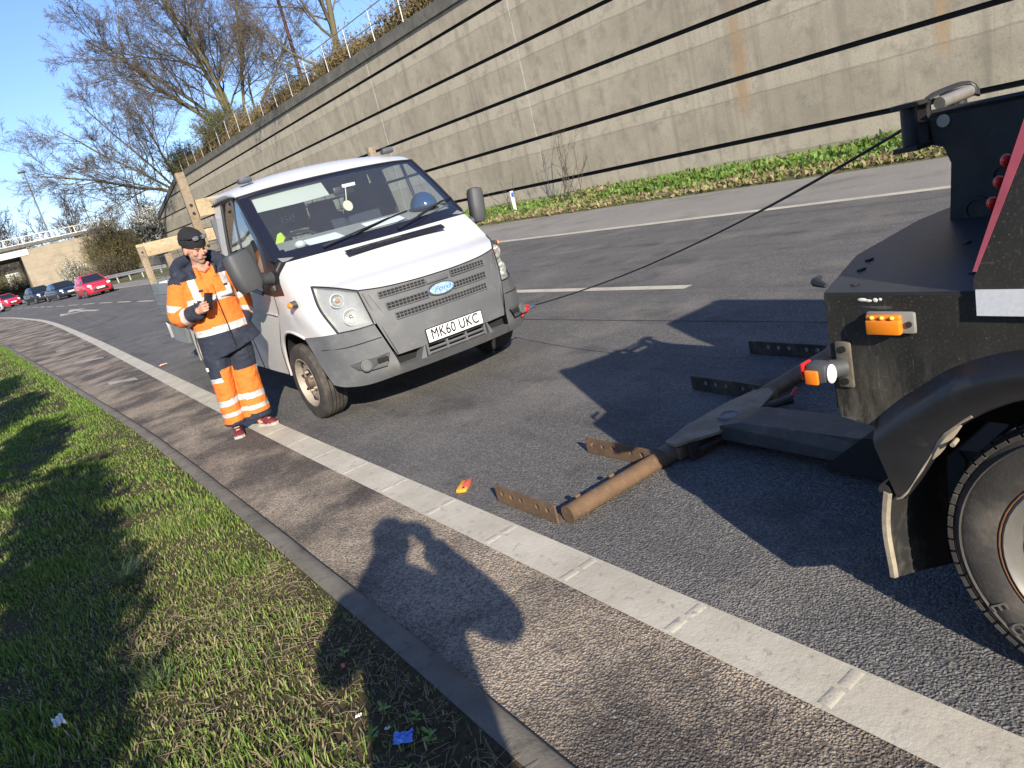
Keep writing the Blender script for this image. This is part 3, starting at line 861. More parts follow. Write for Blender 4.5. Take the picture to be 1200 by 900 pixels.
tuft('small tuft of long grass farther up the verge than the bluish one', .18, 5.2, .13, 40, 3, (.12, .18, .05))
def seedling(label, x, y, s, seed):
    rn = random.Random(seed); A = Sticks(); t = thing('seedling', label, 'young plant', (x, y, vh(x, y)), 0, 'young green plants sprouting beside the kerb')
    B = Sticks(); B.add([(0, 0, 0), (rn.gauss(0, .01), rn.gauss(0, .01), s*.6)], .0016, .001, 4)
    a0 = rn.uniform(0, 6)
    for k in range(6):
        a = a0+k*2.4; d = nrm((math.cos(a), math.sin(a), rn.uniform(.25, .9))); z = s*(.15+.1*k); L = s*rn.uniform(.45, .75)
        p = (0, 0, z); m = (d[0]*L*.5, d[1]*L*.5, z+d[2]*L*.5+.002); e = (d[0]*L, d[1]*L, z+d[2]*L*.75); w = L*.22; sx, sy = -math.sin(a)*w, math.cos(a)*w
        o = len(A.v); A.v += [p, (m[0]*.6+sx*.8, m[1]*.6+sy*.8, (z+m[2])/2), (m[0]*1.4+sx*.8, m[1]*1.4+sy*.8, m[2]), e, (m[0]*1.4-sx*.8, m[1]*1.4-sy*.8, m[2]), (m[0]*.6-sx*.8, m[1]*.6-sy*.8, (z+m[2])/2)]
        A.f.append((o, o+1, o+2, o+3, o+4, o+5))
    B.build('stem', m_sprout, t); A.build('leaves', m_sprout, t, smooth=False)
m_sprout = pm('sprout_leaf', (.15, .26, .03), .45, var=.3, vs=20)
sl = ['young green plant in the dark soil by the kerb, tallest of the group', 'young green plant sprouting just above the blue wrapper', 'young green plant sprouting left of the blue wrapper',
      'young green plant sprouting close to the kerb stone near the red scrap', 'young green plant sprouting beside the dead twigs', 'young green plant sprouting at the border of soil and straw grass',
      'young green plant sprouting at the bottom of the soil patch', 'small young green plant sprouting between straw blades']
for i, (x, y, s) in enumerate([(.545, 1.78, .055), (.50, 2.02, .05), (.42, 1.93, .045), (.53, 2.42, .04), (.56, 1.9, .04), (.40, 2.3, .035), (.43, 1.72, .04), (.33, 1.95, .035)]):
    seedling(sl[i], x, y, s, i)
def dead_twigs():
    rn = random.Random(3); A = Sticks()
    for i in range(1100):
        y = 1.25+2.3*rn.random(); x = KERB(y)-.14-.75*rn.random()**1.3
        a = rn.uniform(0, 3.14); L = rn.uniform(.02, .11); z = vh(x, y)+rn.uniform(.002, .02)
        A.add([(x, y, z), (x+math.cos(a)*L*.5, y+math.sin(a)*L*.5, z+rn.uniform(0, .012)), (x+math.cos(a)*L, y+math.sin(a)*L, z+rn.uniform(-.005, .01))], .0012, .0006, 4)
    o = A.build('dead_stalks', pm('dead_stalk', (.33, .255, .16), .8, var=.4, vs=30), None); o['kind'] = 'stuff'; tag(o, 'fine dead stalks lying on the dark soil by the kerb', 'dead stalks')
dead_twigs()
def grit():
    rn = random.Random(8); mb = MB()
    for i in range(900):
        y = 1.0+9*rn.random()**1.5
        x = KERB(y)+.01+(EDGE(y)-KERB(y))*rn.random()**2.2
        r = rn.uniform(.0015, .0036); z = zr(y)+r*.4
        rot = Euler((rn.uniform(0, 3), rn.uniform(0, 3), rn.uniform(0, 3))).to_matrix()
        mb.box((x, y, z), (r*2, r*1.6, r*1.4), rot)
    o = mb.build('grit', pm('grit_stone', (.19, .17, .145), .9, var=.5, vs=90), None, smooth=False); o['kind'] = 'stuff'; tag(o, 'loose grit scattered in the gutter beside the kerb', 'grit')
grit()

# ------------------------------------------------------------------ bridge, lamp column, barrier, sign
def stone_mat():
    t = NT('bridge_blockwork')
    X = t.xyz(); 
    c = t.mix(t.ramp(t.noise(.8, 7, .65), [(.3, 0), (.7, 1)]), (.36, .30, .215), (.25, .215, .16))
    zf = t.math('FRACT', t.math('DIVIDE', X[2], .92)); xf = t.math('FRACT', t.math('DIVIDE', X[0], 1.6))
    ln = t.math('MAXIMUM', t.ramp(zf, [(0, 1), (.06, 0)]), t.math('MULTIPLY', t.ramp(xf, [(0, 1), (.025, 0)]), .5))
    c = t.mix(t.math('MULTIPLY', ln, .55), c, (.12, .10, .075))
    t.set(col=c, rough=.95, spec=.2); t.bump(t.noise(3, 6), .4, .05); return t.mat
m_stone = stone_mat()
m_beam = pm('pale_painted_beam', (.60, .64, .60), .6, var=.15, vs=1)
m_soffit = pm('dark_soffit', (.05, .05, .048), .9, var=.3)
m_pale = pm('pale_rail_paint', (.62, .60, .54), .6, var=.2, vs=3)
bt = thing('bridge', 'concrete road bridge with pale beam and pale railing crossing over the road in the distance', 'bridge', (3.6, 114, 1.1))
O = (3.6, 114, 1.1)
mb = MB(); mb.box((8.6, 112.6, 4.0), (10, 1.0, 6.6)); mb.box((4.3, 119.5, 3.9), (1.4, 12.6, 6.0)); mb.build('abutment', m_stone, bt, O, smooth=False)
mb = MB(); mb.box((-16, 112.25, 7.05), (41.2, .5, .95)); mb.build('beam', m_beam, bt, O, smooth=False)
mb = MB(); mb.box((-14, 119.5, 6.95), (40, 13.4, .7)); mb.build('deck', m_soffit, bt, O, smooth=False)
mb = MB(); mb.box((-9, 112.1, 7.73), (48, 1.1, .36)); mb.build('parapet_edge', m_cope, bt, O, smooth=False)
mb = MB(); mb.box((-24, 119, 4), (1.2, 12, 6)); mb.build('pier', m_stone, bt, O, smooth=False)
mb = MB()
for i in range(48):
    x = -18+i*.68; mb.tube([(x, 112, 7.9), (x+.34, 112, 8.4), (x, 112, 8.85)], .028, 4); mb.tube([(x+.34, 112, 7.9), (x, 112, 8.4), (x+.34, 112, 8.85)], .028, 4)
mb.build('mesh_infill', m_pale, bt, O)
for i in range(17):
    x = -18+i*2.04; mb = MB(); mb.box((x, 111.95, 8.4), (.13, .12, 1.05)); mb.build('post', m_pale, bt, O, smooth=False)
for z in (8.02, 8.87):
    mb = MB(); mb.box((-2, 111.95, z), (33, .1, .09)); mb.build('rail', m_pale, bt, O, smooth=False)
# bank and hillside beyond the bridge
mb = MB(); rows = []
for y in (126, 134, 142, 150, 165, 200, 260):
    rows.append([(x, y, 1.2+max(0, min(1, (x+30)/10))*(y-126)*.16*(1 if y < 170 else .6)+rnd.uniform(-.2, .2)) for x in [-90, -60, -40, -26, -22, -18, -12, -6, 0, 6, 12, 20, 40, 80]])
mb.grid(rows); struct(mb.build('hillside', m_bank))
# low hedgerow masses along the horizon left of the road
shrub('brown_bush', 'olive bushes seen under the bridge behind the grey sign back', (0.5, 134, 1.5), 7, 2.5, 5.0, 260, 60, m_olive, m_bud, 2, .2, r=.03)
m_lamp = pm('lamp_column_steel', (.16, .17, .18), .5, .5, var=.2)
lp = thing('lamp_column', 'very tall thin street lamp column rising behind the bridge', 'street lamp', (7.9, 113.8, 1.2))
mb = MB(); mb.tube([(7.9, 118, 1.2), (7.95, 118, 9), (8.0, 118, 17.2)], [.16, .12, .075], 8); mb.build('column', m_lamp, lp, (7.9, 113.8, 1.2))
mb = MB(); mb.bbox((7.75, 118, 17.25), (.9, .35, .2), .06); mb.build('lantern', m_darkp, lp, (7.9, 113.8, 1.2))
gr = thing('crash_barrier', 'curving galvanised steel crash barrier at the edge of the verge behind the red car', 'crash barrier', (9.2, 74, .7))
O = (9.2, 74, .7)
gp = catmull([(5.2, 90, 1.66), (7.3, 81.5, 1.52), (9.2, 75, 1.42), (10.6, 71.5, 1.36), (12.2, 69.2, 1.22)], 30)
mb = MB(); rows = []
for i, p in enumerate(gp):
    d = (gp[min(i+1, 29)]-gp[max(i-1, 0)]).normalized(); nn = Vector((-d.y, d.x, 0)); nn = nn if nn.y < 0 else -nn
    rows.append([p+nn*o+Vector((0, 0, h)) for o, h in ((0, .16), (.05, .12), (.05, .06), (0, .0), (.05, -.06), (.05, -.12), (0, -.16))])
mb.grid(rows); mb.build('beam', m_galv, gr, O)
for i in range(1, 30, 3):
    p = gp[i]; mb = MB(); mb.box((p.x, p.y+.12, p.z-.35), (.10, .12, .8)); mb.build('post', m_galv, gr, O, smooth=False)
sg = thing('road_sign', 'grey back of a large road sign on a post, seen under the bridge', 'road sign', (2.4, 135, 1.3))
O = (2.4, 135, 1.3)
sx = (1.0, 0, 0)
mb = MB(); mb.bbox((2.4, 135, 4.05), (1.95, .06, 2.75), .02); mb.build('panel', m_galv, sg, O)
for i in range(4):
    mb = MB(); mb.box((2.4, 134.93, 2.95+i*.73), (1.9, .06, .07)); mb.build('stiffener', m_lamp, sg, O, smooth=False)
mb = MB(); mb.cyl((2.5, 134.85, 1.2), (2.5, 134.85, 5.3), .07, n=8); mb.build('post', m_lamp, sg, O)

# ------------------------------------------------------------------ queueing cars
m_tyre_far = pm('car_tyre', (.02, .02, .02), .85)
m_carglass = pm('car_glass', (.015, .022, .03), .08, spec=.8)
m_headl = pm('headlamp_glass', (.75, .76, .74), .15, spec=.8)
m_plate_w = pm('number_plate_white', (.80, .79, .74), .4)
m_rimfar = pm('car_rim', (.40, .40, .41), .35, .8)
def car(label, x, y, rz, paint, L=3.75, W=1.66, H=1.5, sedan=False, seed=0):
    t = thing('parked_car' if False else 'car', label, 'car', (x, y, zr(y)), rz, 'cars queueing on the road')
    hw = W/2
    # body shell: stations along the length (y from nose), half width, top height
    st = [(0, .60, .30, .62), (.05, .78, .24, .72), (.25, .93, .20, .80), (.6, .985, .19, .88), (1.05, 1, .19, .97), (1.9, 1, .19, .99), (L-1.0, 1, .2, 1.0), (L-.35, .97, .22, 1.0), (L-.08, .88, .28, .95), (L, .74, .36, .8)]
    mb = MB(); rows = []
    for (yy, k, zb, zt) in st:
        w = hw*k; zt *= H/1.5
        half = [(0, zt+.03), (w*.62, zt+.02), (w*.88, zt-.02), (w*.97, zt-.12), (w, zb+(zt-zb)*.5), (w*.985, zb+.1), (w*.9, zb), (0, zb)]
        rows.append([(a, yy, b) for a, b in half]+[(-a, yy, b) for a, b in half[-2:0:-1]])
    mb.grid(rows, close=True); n = len(rows[0]); mb.f.append(tuple(range(n-1, -1, -1))); mb.m.append(0); o = len(mb.v)-n; mb.f.append(tuple(range(o, o+n))); mb.m.append(0)
    mb.build('body', paint, t, angle=50)
    # cabin: roof and pillars in paint, glass set just proud
    b = [(.95, .90), (1.75, .72), (L-.95 if not sedan else L-1.25, .72), (L-.25 if not sedan else L-.5, .85)]
    zb = .96*H/1.5; zt = H
    base = [(hw*.90, b[0][0]), (hw*.93, 1.6), (hw*.93, L-1.1), (hw*.84, b[3][0])]
    top = [(hw*.66, b[1][0]), (hw*.73, 2.1), (hw*.73, b[2][0]-.2), (hw*.66, b[2][0])]
    mb = MB()
    lo = [(a, yy, zb) for a, yy in base]+[(-a, yy, zb) for a, yy in base[::-1]]
    mi = [((a*.5+c*.5)*1.01, (yy+y2)/2, (zb+zt)/2) for (a, yy), (c, y2) in zip(base, top)]; mi = mi+[(-p[0], p[1], p[2]) for p in mi[::-1]]
    hi = [(a, yy, zt-.05) for a, yy in top]+[(-a, yy, zt-.05) for a, yy in top[::-1]]
    h2 = [(a*.86, yy+(.08 if i < 1 else -.08 if i > 2 else 0), zt) for i, (a, yy) in enumerate(top)]; h2 = h2+[(-p[0], p[1], p[2]) for p in h2[::-1]]
    mb.grid([lo, mi, hi, h2], close=True); mb.f.append(tuple(range(24, 32))); mb.m.append(0)
    mb.build('roof', paint, t, angle=40)
    def pane(name, a, b2, c, d, off):
        mbp = MB(); A, B, C_, D = map(Vector, (a, b2, c, d)); cen = (A+B+C_+D)/4
        q = [p+(cen-p)*.07+Vector(off) for p in (A, B, C_, D)]; mbp.add(q, [(0, 1, 2, 3)]); mbp.build(name, m_carglass, t, smooth=False)
    pane('windscreen', lo[7], lo[0], hi[0], hi[7], (0, -.02, .015))
    for s in (0, 1):
        i, j = (0, 2) if s == 0 else (7, 5)
        pane('side_window', lo[i], lo[j], hi[j], hi[i], ((.012, .0, 0) if s == 0 else (-.012, 0, 0)))
    pane('rear_window', lo[3], lo[4], hi[4], hi[3], (0, .02, .01))
    for s in (-1, 1):
        mbp = MB(); mbp.ball((s*hw*.70, .17, .72*H/1.5), (.17, .16, .10), 12, 8, Euler((0, -s*.25, s*.55)).to_matrix()); mbp.build('headlight', m_headl, t)
        mbp = MB(); mbp.bbox((s*(hw+.07), 1.28, .98*H/1.5), (.2, .1, .13), .04); mbp.build('wing_mirror', paint, t)
        for yw in (.72, L-.68):
            mbp = MB(); mbp.lathe([(-.09, .2), (-.09, .29), (-.05, .305), (.05, .305), (.09, .29), (.09, .2)], (s*(hw-.09), yw, .305), (1, 0, 0), 20); w = mbp.build('wheel', m_tyre_far, t)
            mbp = MB(); mbp.cyl((s*(hw-.02), yw, .305), (s*(hw+.004), yw, .305), .2, .17, 16); mbp.build('rim', m_rimfar, w)
    mb = MB(); mb.bbox((0, .005, .44), (hw*1.15, .07, .2), .03); mb.build('grille', m_darkp, t)
    mb = MB(); mb.bbox((0, -.04, .52), (.52, .02, .115), .004); mb.build('number_plate', m_plate_w, t)
    return t
def car_paint(n, c): return pm(n, c, .28, spec=.6, coat=.6)
m_red = car_paint('red_car_paint', (.55, .022, .04)); m_navy = car_paint('navy_car_paint', (.012, .016, .03)); m_black = car_paint('black_car_paint', (.012, .014, .018)); m_cwhite = car_paint('white_car_paint', (.7, .7, .68)); m_red2 = car_paint('bright_red_car_paint', (.6, .02, .05))
car('small red hatchback with white number plate, nearest of the queueing cars', 5.45, 56.0, R(9), m_red, 3.65, 1.72, 1.52)
car('dark navy saloon with bright headlamps right behind the nearest red hatchback', 4.6, 69.5, R(12), m_navy, 4.5, 1.80, 1.45, True)
car('black hatchback third in the queue, behind the navy saloon', 3.25, 77.5, R(14), m_black, 4.2, 1.78, 1.50)
car('bright red car farther away near the dark bridge opening', .75, 91.5, R(17), m_red2, 3.9, 1.72, 1.48)
car('white car cut by the left border of the photo', -.95, 80, R(16), m_cwhite, 4.2, 1.78, 1.46)

# ------------------------------------------------------------------ flatbed pickup (broken down)
def van_paint():
    t = NT('white_van_paint')
    n = t.noise(1.3, 7, .65)
    c = t.mix(t.ramp(n, [(.35, 0), (.75, .55)]), (.565, .565, .56), (.49, .485, .465))
    sp = t.noise(26, 4, .6); sp2 = t.noise(2.1, 3)
    c = t.mix(t.math('MULTIPLY', t.ramp(sp, [(.70, 0), (.74, 1)]), t.ramp(sp2, [(.45, 0), (.6, .8)])), c, (.30, .29, .28))
    # road dirt low down
    z = t.xyz()[2]
    c = t.mix(t.math('MULTIPLY', t.ramp(z, [(.32, 1), (.75, 0)]), t.ramp(t.noise(5, 7, .7), [(.3, .15), (.7, .8)])), c, (.40, .36, .30))
    # rust spot at the lower headlamp corner
    p = t.map((1, 1, 1), loc=(.905, -.36, -.765)); d = t.n.new('ShaderNodeVectorMath'); d.operation = 'LENGTH'; t.l.new(p, d.inputs[0])
    rr = t.math('ADD', d.outputs['Value'], t.math('MULTIPLY', t.noise(30, 5), .05))
    c = t.mix(t.ramp(rr, [(.040, 1), (.062, 0)]), c, (.30, .12, .03))
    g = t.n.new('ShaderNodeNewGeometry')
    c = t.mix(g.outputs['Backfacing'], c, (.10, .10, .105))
    t.set(col=c, rough=.32, spec=.5, coat=.25); t.bump(t.noise(1.5, 3), .05, .02)
    return t.mat
m_vpaint = van_paint()
m_bumper = pm('grey_bumper_plastic', (.105, .109, .114), .62, var=.18, vs=4, dirt=((.15, .145, .135), .5, .8, 7), bump=.12, bs=260, bd=.001)
m_mirror = pm('dark_grey_plastic', (.060, .062, .066), .6, var=.2, vs=9, bump=.15, bs=220, bd=.001)
m_trim = pm('black_trim', (.016, .016, .019), .42, var=.3, vs=20)
m_frit = pm('black_glass_border', (.012, .013, .022), .12, spec=.7)
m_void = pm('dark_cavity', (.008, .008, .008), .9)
m_cab = pm('cab_grey_trim', (.10, .105, .12), .75, var=.2, vs=9)
m_dash = pm('dusty_dashboard', (.27, .27, .245), .85, var=.3, vs=6, bump=.2, bs=90)
m_seat = pm('dark_seat_cloth', (.030, .033, .050), .95, var=.3, vs=20)
m_visor = pm('pale_visor', (.40, .42, .37), .8)
m_alu = pm('grey_dropside', (.33, .34, .33), .5, .35, var=.25, vs=3, dirt=((.20, .19, .17), .5, .8, 6))
def wood_mat(name, a, b, knots, grain):
    t = NT(name)
    g = t.noise(7, 8, .7, t.map(grain)); c = t.mix(t.ramp(g, [(.32, 0), (.68, 1)]), a, b)
    fl = t.vor(38, 'Color', t.map((1, 1, 1.6))); cs = t.n.new('ShaderNodeSeparateColor'); t.l.new(fl, cs.inputs[0])
    c = t.mix(t.ramp(cs.outputs[0], [(.55, 0), (.95, .45)]), c, tuple(x*.62 for x in b))
    c = t.mix(t.ramp(t.noise(5, 7, .7), [(.56, 0), (.70, .75)]), c, knots)
    c = t.mix(t.ramp(t.vor(5.5, 'Distance'), [(.03, 1), (.055, 0)]), c, (.05, .04, .03))
    t.set(col=c, rough=.9, spec=.2); t.bump(g, .4, .006); return t.mat
m_wood = wood_mat('pale_timber', (.46, .365, .235), (.345, .26, .155), (.20, .155, .10), (.12, 1, 1))
m_wood2 = wood_mat('weathered_timber', (.30, .24, .165), (.20, .155, .105), (.11, .085, .06), (1, 1, .10))
m_chas = pm('chassis_black', (.015, .015, .015), .8, var=.3)
m_tyre = pm('worn_tyre', (.038, .034, .031), .85, var=.35, vs=14, dirt=((.11, .092, .075), .5, .75, 5), bump=.3, bs=120, bd=.002)
m_rimd = pm('dusty_steel_rim', (.36, .315, .25), .6, .25, var=.35, vs=8, dirt=((.10, .06, .04), .58, .72, 16))
m_hub = pm('rusty_hub', (.17, .115, .08), .75, .3, var=.5, vs=18)
m_amber = pm('amber_lens', (.75, .22, .015), .2, spec=.7)
m_chrome = pm('chrome', (.62, .63, .63), .18, 1.0)
def glass_mat(name, tint, ior=1.45, haze=.10):
    t = NT(name)
    tr = t.n.new('ShaderNodeBsdfTransparent'); tr.inputs[0].default_value = (*tint, 1)
    gl = t.n.new('ShaderNodeBsdfGlossy'); gl.inputs['Roughness'].default_value = .02; gl.inputs[0].default_value = (.95, .97, 1, 1)
    df = t.n.new('ShaderNodeBsdfDiffuse'); t.l.new(t.mix(t.ramp(t.noise(3, 6, .7), [(.3, 0), (.7, 1)]), (.36, .41, .50), (.46, .48, .52)), df.inputs[0])
    lw = t.n.new('ShaderNodeLayerWeight'); lw.inputs[0].default_value = .5
    f0 = ((ior-1)/(ior+1))**2
    frs = t.math('ADD', t.math('MULTIPLY', t.math('POWER', lw.outputs['Facing'], 4.0), .75), f0)
    m0 = t.n.new('ShaderNodeMixShader'); m0.inputs[0].default_value = haze  # pale diffuse haze mixed into the glass to lighten it
    t.l.new(tr.outputs[0], m0.inputs[1]); t.l.new(df.outputs[0], m0.inputs[2])
    m1 = t.n.new('ShaderNodeMixShader'); t.l.new(frs, m1.inputs[0]); t.l.new(m0.outputs[0], m1.inputs[1]); t.l.new(gl.outputs[0], m1.inputs[2])
    t.l.new(m1.outputs[0], t.out.inputs[0]); t.n.remove(t.b); return t.mat
m_ws = glass_mat('windscreen_glass', (.88, .94, .95), 1.55, .075)
m_sg = glass_mat('side_window_glass', (.82, .88, .86), 1.5, .02)
m_lens = glass_mat('headlamp_lens', (.95, .95, .92), 1.4, .13)

van = thing('flatbed_pickup', 'white broken-down flatbed pickup with grey bumper and open timber-framed load bed', 'pickup truck', (2.72, 4.895, .008), R(-1.0))
V = Vector
def coons(c0, c1, d0, d1, nu, nv, bulge=None):
    """c0 bottom, c1 top (along u); d0 left, d1 right (along v)"""
    a, b = catmull(c0, nu), catmull(c1, nu); l, r = catmull(d0, nv), catmull(d1, nv)
    rows = []
    for j in range(nv):
        v = j/(nv-1); row = []
        for i in range(nu):
            u = i/(nu-1)
            p = a[i]*(1-v)+b[i]*v + l[j]*(1-u)+r[j]*u - (a[0]*(1-u)*(1-v)+a[-1]*u*(1-v)+b[0]*(1-u)*v+b[-1]*u*v)
            if bulge: p = p+V(bulge)*(16*u*(1-u)*v*(1-v))
            row.append(p)
        rows.append(row)
    return rows
def sx(pts, s): return [V((p[0]*s, p[1], p[2])) for p in pts]
def mir(pts): return sx(pts[::-1], -1) + [V(p) for p in pts[1:]]      # half curve (from the centre out) to a full one

A_front = [(0, .075, .99), (.22, .082, .993), (.45, .11, 1.006), (.63, .165, 1.03)]
B_hl = [(.63, .165, 1.03), (.735, .33, 1.083), (.835, .54, 1.125)]
C_side = [(.835, .54, 1.125), (.852, .69, 1.225), (.865, .86, 1.335)]
D_cowl = [(0, .70, 1.335), (.3, .715, 1.337), (.6, .765, 1.338), (.865, .86, 1.335)]
W_bot = [(0, .735, 1.345), (.32, .765, 1.348), (.65, .86, 1.357), (.93, 1.0, 1.363)]
W_top = [(0, 1.50, 1.962), (.3, 1.51, 1.960), (.62, 1.545, 1.952), (.872, 1.61, 1.935)]
W_side = [(.93, 1.0, 1.363), (.906, 1.29, 1.645), (.872, 1.61, 1.935)]
HL_in = [(.63, .165, 1.03), (.618, .13, .9), (.60, .105, .76)]
HL_bot = [(.60, .105, .76), (.72, .19, .752), (.825, .31, .75)]
HL_out = [(.835, .54, 1.125), (.860, .44, .95), (.825, .31, .75)]
S_mid = [(.860, .44, .95), (.918, .56, .975), (.948, .72, 1.03), (.957, .87, 1.087)]
# -- bonnet
BC = B_hl + C_side[1:]
mb = MB(); mb.grid(coons(mir(A_front), mir(D_cowl), sx(BC, -1), BC, 41, 17, (0, -.012, .028)))
hood = mb.build('bonnet', m_vpaint, van, angle=50)
mb = MB(); mb.tube(catmull(mir(A_front), 40), .005, 5); mb.build('gap', m_void, hood)
# -- cowl infill and scuttle below the windscreen
mb = MB(); mb.grid(coons(mir(D_cowl), mir(W_bot), [(-.865, .86, 1.335), (-.93, 1.0, 1.363)], [(.865, .86, 1.335), (.93, 1.0, 1.363)], 41, 3))
mb.build('scuttle', m_trim, van)
# -- black slatted intake in the bonnet
mb = MB()
def hood_pt(x, y):
    t = (y-.08)/(.70-.08); return V((x, y, .99+(1.335-.99)*t+.030*4*t*(1-t)*(1-min(1, abs(x)/.9)**2)+.02*abs(x)**2*(1-t)))
vr = [[hood_pt(x, y)+V((0, -.010, .012)) for x in np.linspace(-.46, .46, 25)] for y in (.565, .58, .625, .64)]
for i in range(25): vr[0][i] -= V((0, 0, .012)); vr[3][i] -= V((0, 0, .012))
mb.grid(vr); it = mb.build('bonnet_intake', m_trim, van)
mb = MB()
for i in range(17):
    x = -.40+i*.05; p = hood_pt(x, .60)+V((0, -.010, .0135)); mb.box(p, (.035, .004, .003))
mb.build('slots', m_void, it, smooth=False)
mb = MB()
rn = random.Random(2)
for x0, x1, yy in ((-.40, -.24, .597), (-.20, .05, .607), (-.17, .03, .590)):
    x = x0
    while x < x1:
        w = rn.uniform(.006, .016); p = hood_pt(x, yy)+V((0, -.010, .0142)); mb.box(p, (w, .008, .001)); x += w+rn.uniform(.006, .012)
mb.build('sticker_remains', pm('faded_sticker', (.32, .31, .29), .7), it, smooth=False)
# -- grille panel between the lamps
G_side = [(.63, .165, 1.03), (.615, .13, .90), (.585, .09, .76), (.545, .062, .60), (.51, .048, .49)]
G_bot = [(0, .0, .49), (.25, .012, .49), (.51, .048, .49)]
gp_rows = coons(mir(A_front), mir(G_bot), sx(G_side, -1), G_side, 61, 41)
mb = MB(); mb.grid(gp_rows, flip=True); grille = mb.build('grille_panel', m_bumper, van)
def gsurf(x, z, off=0):
    """point on the grille panel by x and height"""
    y0 = .075+(z-.99)/(.49-.99)*(-.075)*1.0
    return V((x, y0+.22*abs(x)**2.1*(.55+.45*(z-.49)/.5)-off, z))
def slot_row(z0, z1, x0, x1, skip=None):
    for a, b in ([(x0, x1)] if skip is None else [(x0, skip[0]), (skip[1], x1)]):
        ex = .03*max(0, .86-z0)
        n = max(2, int((b-a)/.012)); mbs = MB()
        mbs.grid([[gsurf(a+(b-a)*i/n, z, .014+ex) for i in range(n+1)] for z in (z0, (z0+z1)/2, z1)])
        o = mbs.build('mesh_slot', m_void, grille)
        m2 = MB(); n = max(2, int((b-a)/.030))
        for i in range(n+1): m2.box(gsurf(a+(b-a)*i/n, (z0+z1)/2, .017+ex), (.0055, .010, z1-z0))
        for k in (0, .5, 1): m2.tube([gsurf(a+(b-a)*i/16, z0+(z1-z0)*k, .017+ex) for i in range(17)], .0036 if k == .5 else .006, 5)
        m2.build('mesh_bars', m_bumper, o)
slot_row(.935, .978, -.50, .46, (-.12, .12))
slot_row(.835, .885, -.47, .44, (-.125, .105))
slot_row(.750, .797, -.43, .41)
mb = MB(); mb.bbox(gsurf(-.01, .948, .018), (.2, .014, .035), .005); mb.build('bonnet_latch', m_bumper, grille)
# raised panel outline and side seams
for s in (-1, 1):
    pts = [gsurf(s*x, z, .008) for x, z in ((.57, .985), (.50, .80), (.44, .725), (.36, .70))]
    mb = MB(); mb.tube(catmull(pts, 18), .0035, 5); mb.build('panel_edge', m_bumper, grille)
    pts = [gsurf(s*x, z, .004) for x, z in ((.605, 1.0), (.57, .80), (.535, .62), (.51, .5))]
    mb = MB(); mb.tube(catmull(pts, 18), .0022, 5); mb.build('seam', m_void, grille)
mb = MB(); mb.tube([gsurf(x, .702, .008) for x in np.linspace(-.36, .36, 21)], .006, 5); mb.build('panel_edge', m_bumper, grille)
# oval badge: peeling blue enamel with worn script
bc = gsurf(-.005, .872, .030); nb = V((0, -1, .13)).normalized(); ux = V((1, 0, 0)); uy = nb.cross(ux)*1.0
uy = V((0, .13, 1)).normalized()
def oval(mbx, a, b, h0, h1, n=40):
    rows = []
    for h, k in ((h0-.02, 1), (h0, 1), (h1, .94)):
        rows.append([bc+ux*a*k*math.cos(2*math.pi*i/n)+uy*b*k*math.sin(2*math.pi*i/n)+nb*h for i in range(n)])
    mbx.grid(rows, close=True); o = len(mbx.v)-n; mbx.f.append(tuple(range(o, o+n))); mbx.m.append(0)
mb = MB(); oval(mb, .122, .050, .0, .006); badge = mb.build('badge', m_chrome, grille)
m_enamel = pm('peeling_blue_enamel', (.07, .20, .50), .4, var=.0, vs=60, col2=(.48, .60, .74))
mb = MB(); oval(mb, .111, .042, .004, .0075); mb.build('enamel', m_enamel, badge)
text_obj('Ford', .052, pm('worn_script', (.035, .10, .30), .5), badge, basis(bc+nb*.0078, ux, uy), 'script', .0004, shear=.35, sx=1.5)
# -- number plate
pc = V((-.005, -.022, .558))
m_plate = pm('plate_white', (.80, .79, .75), .35, var=.12, vs=9, dirt=((.45, .42, .36), .62, .8, 12))
mb = MB(); mb.bbox(pc, (.525, .012, .115), .005); plate = mb.build('number_plate', m_plate, van)
mb = MB()
for d, sz in (((0, 0, .0545), (.525, .008, .006)), ((0, 0, -.0545), (.525, .008, .006)), ((-.2595, 0, 0), (.006, .008, .115)), ((.2595, 0, 0), (.006, .008, .115))): mb.box(pc+V(d)+V((0, -.004, 0)), sz)
mb.build('plate_border', m_trim, plate, smooth=False)
text_obj('MK60 UKC', .112, m_trim, plate, basis(pc+V((0, -.0068, .001)), (1, 0, 0), (0, 0, 1)), 'registration', .0004, sx=.80, spacing=1.06, bevel=.0016)
# -- bumper
bump = thing_b = None
U_lip = [(0, -.018, .40), (.28, -.008, .40), (.52, .035, .405)]
L_lip = [(0, .03, .335), (.28, .045, .333), (.52, .088, .33)]
mb = MB()
for s in (-1, 1):
    # corner
    bi = [(.60, .105, .76), (.565, .072, .62), (.535, .052, .50), (.52, .036, .405), (.52, .088, .33)]
    bt_ = HL_bot + [(.905, .44, .745), (.962, .70, .735)]
    ar = [(.962, .70, .735), (.968, .585, .64), (.962, .515, .52), (.94, .42, .36)]
    bb = [(.52, .088, .33), (.74, .20, .315), (.88, .33, .33), (.94, .42, .36)]
    rows = coons(sx(bt_, s), sx(bb, s), sx(bi, s), sx(ar, s), 22, 16, (0, -.012*1, 0))
    mb.grid(rows, flip=(s > 0))
    # shelf slot beside the lower grille
mb.grid(coons(mir(U_lip), mir(L_lip), sx([U_lip[-1], L_lip[-1]], -1), [U_lip[-1], L_lip[-1]], 31, 4), flip=True)
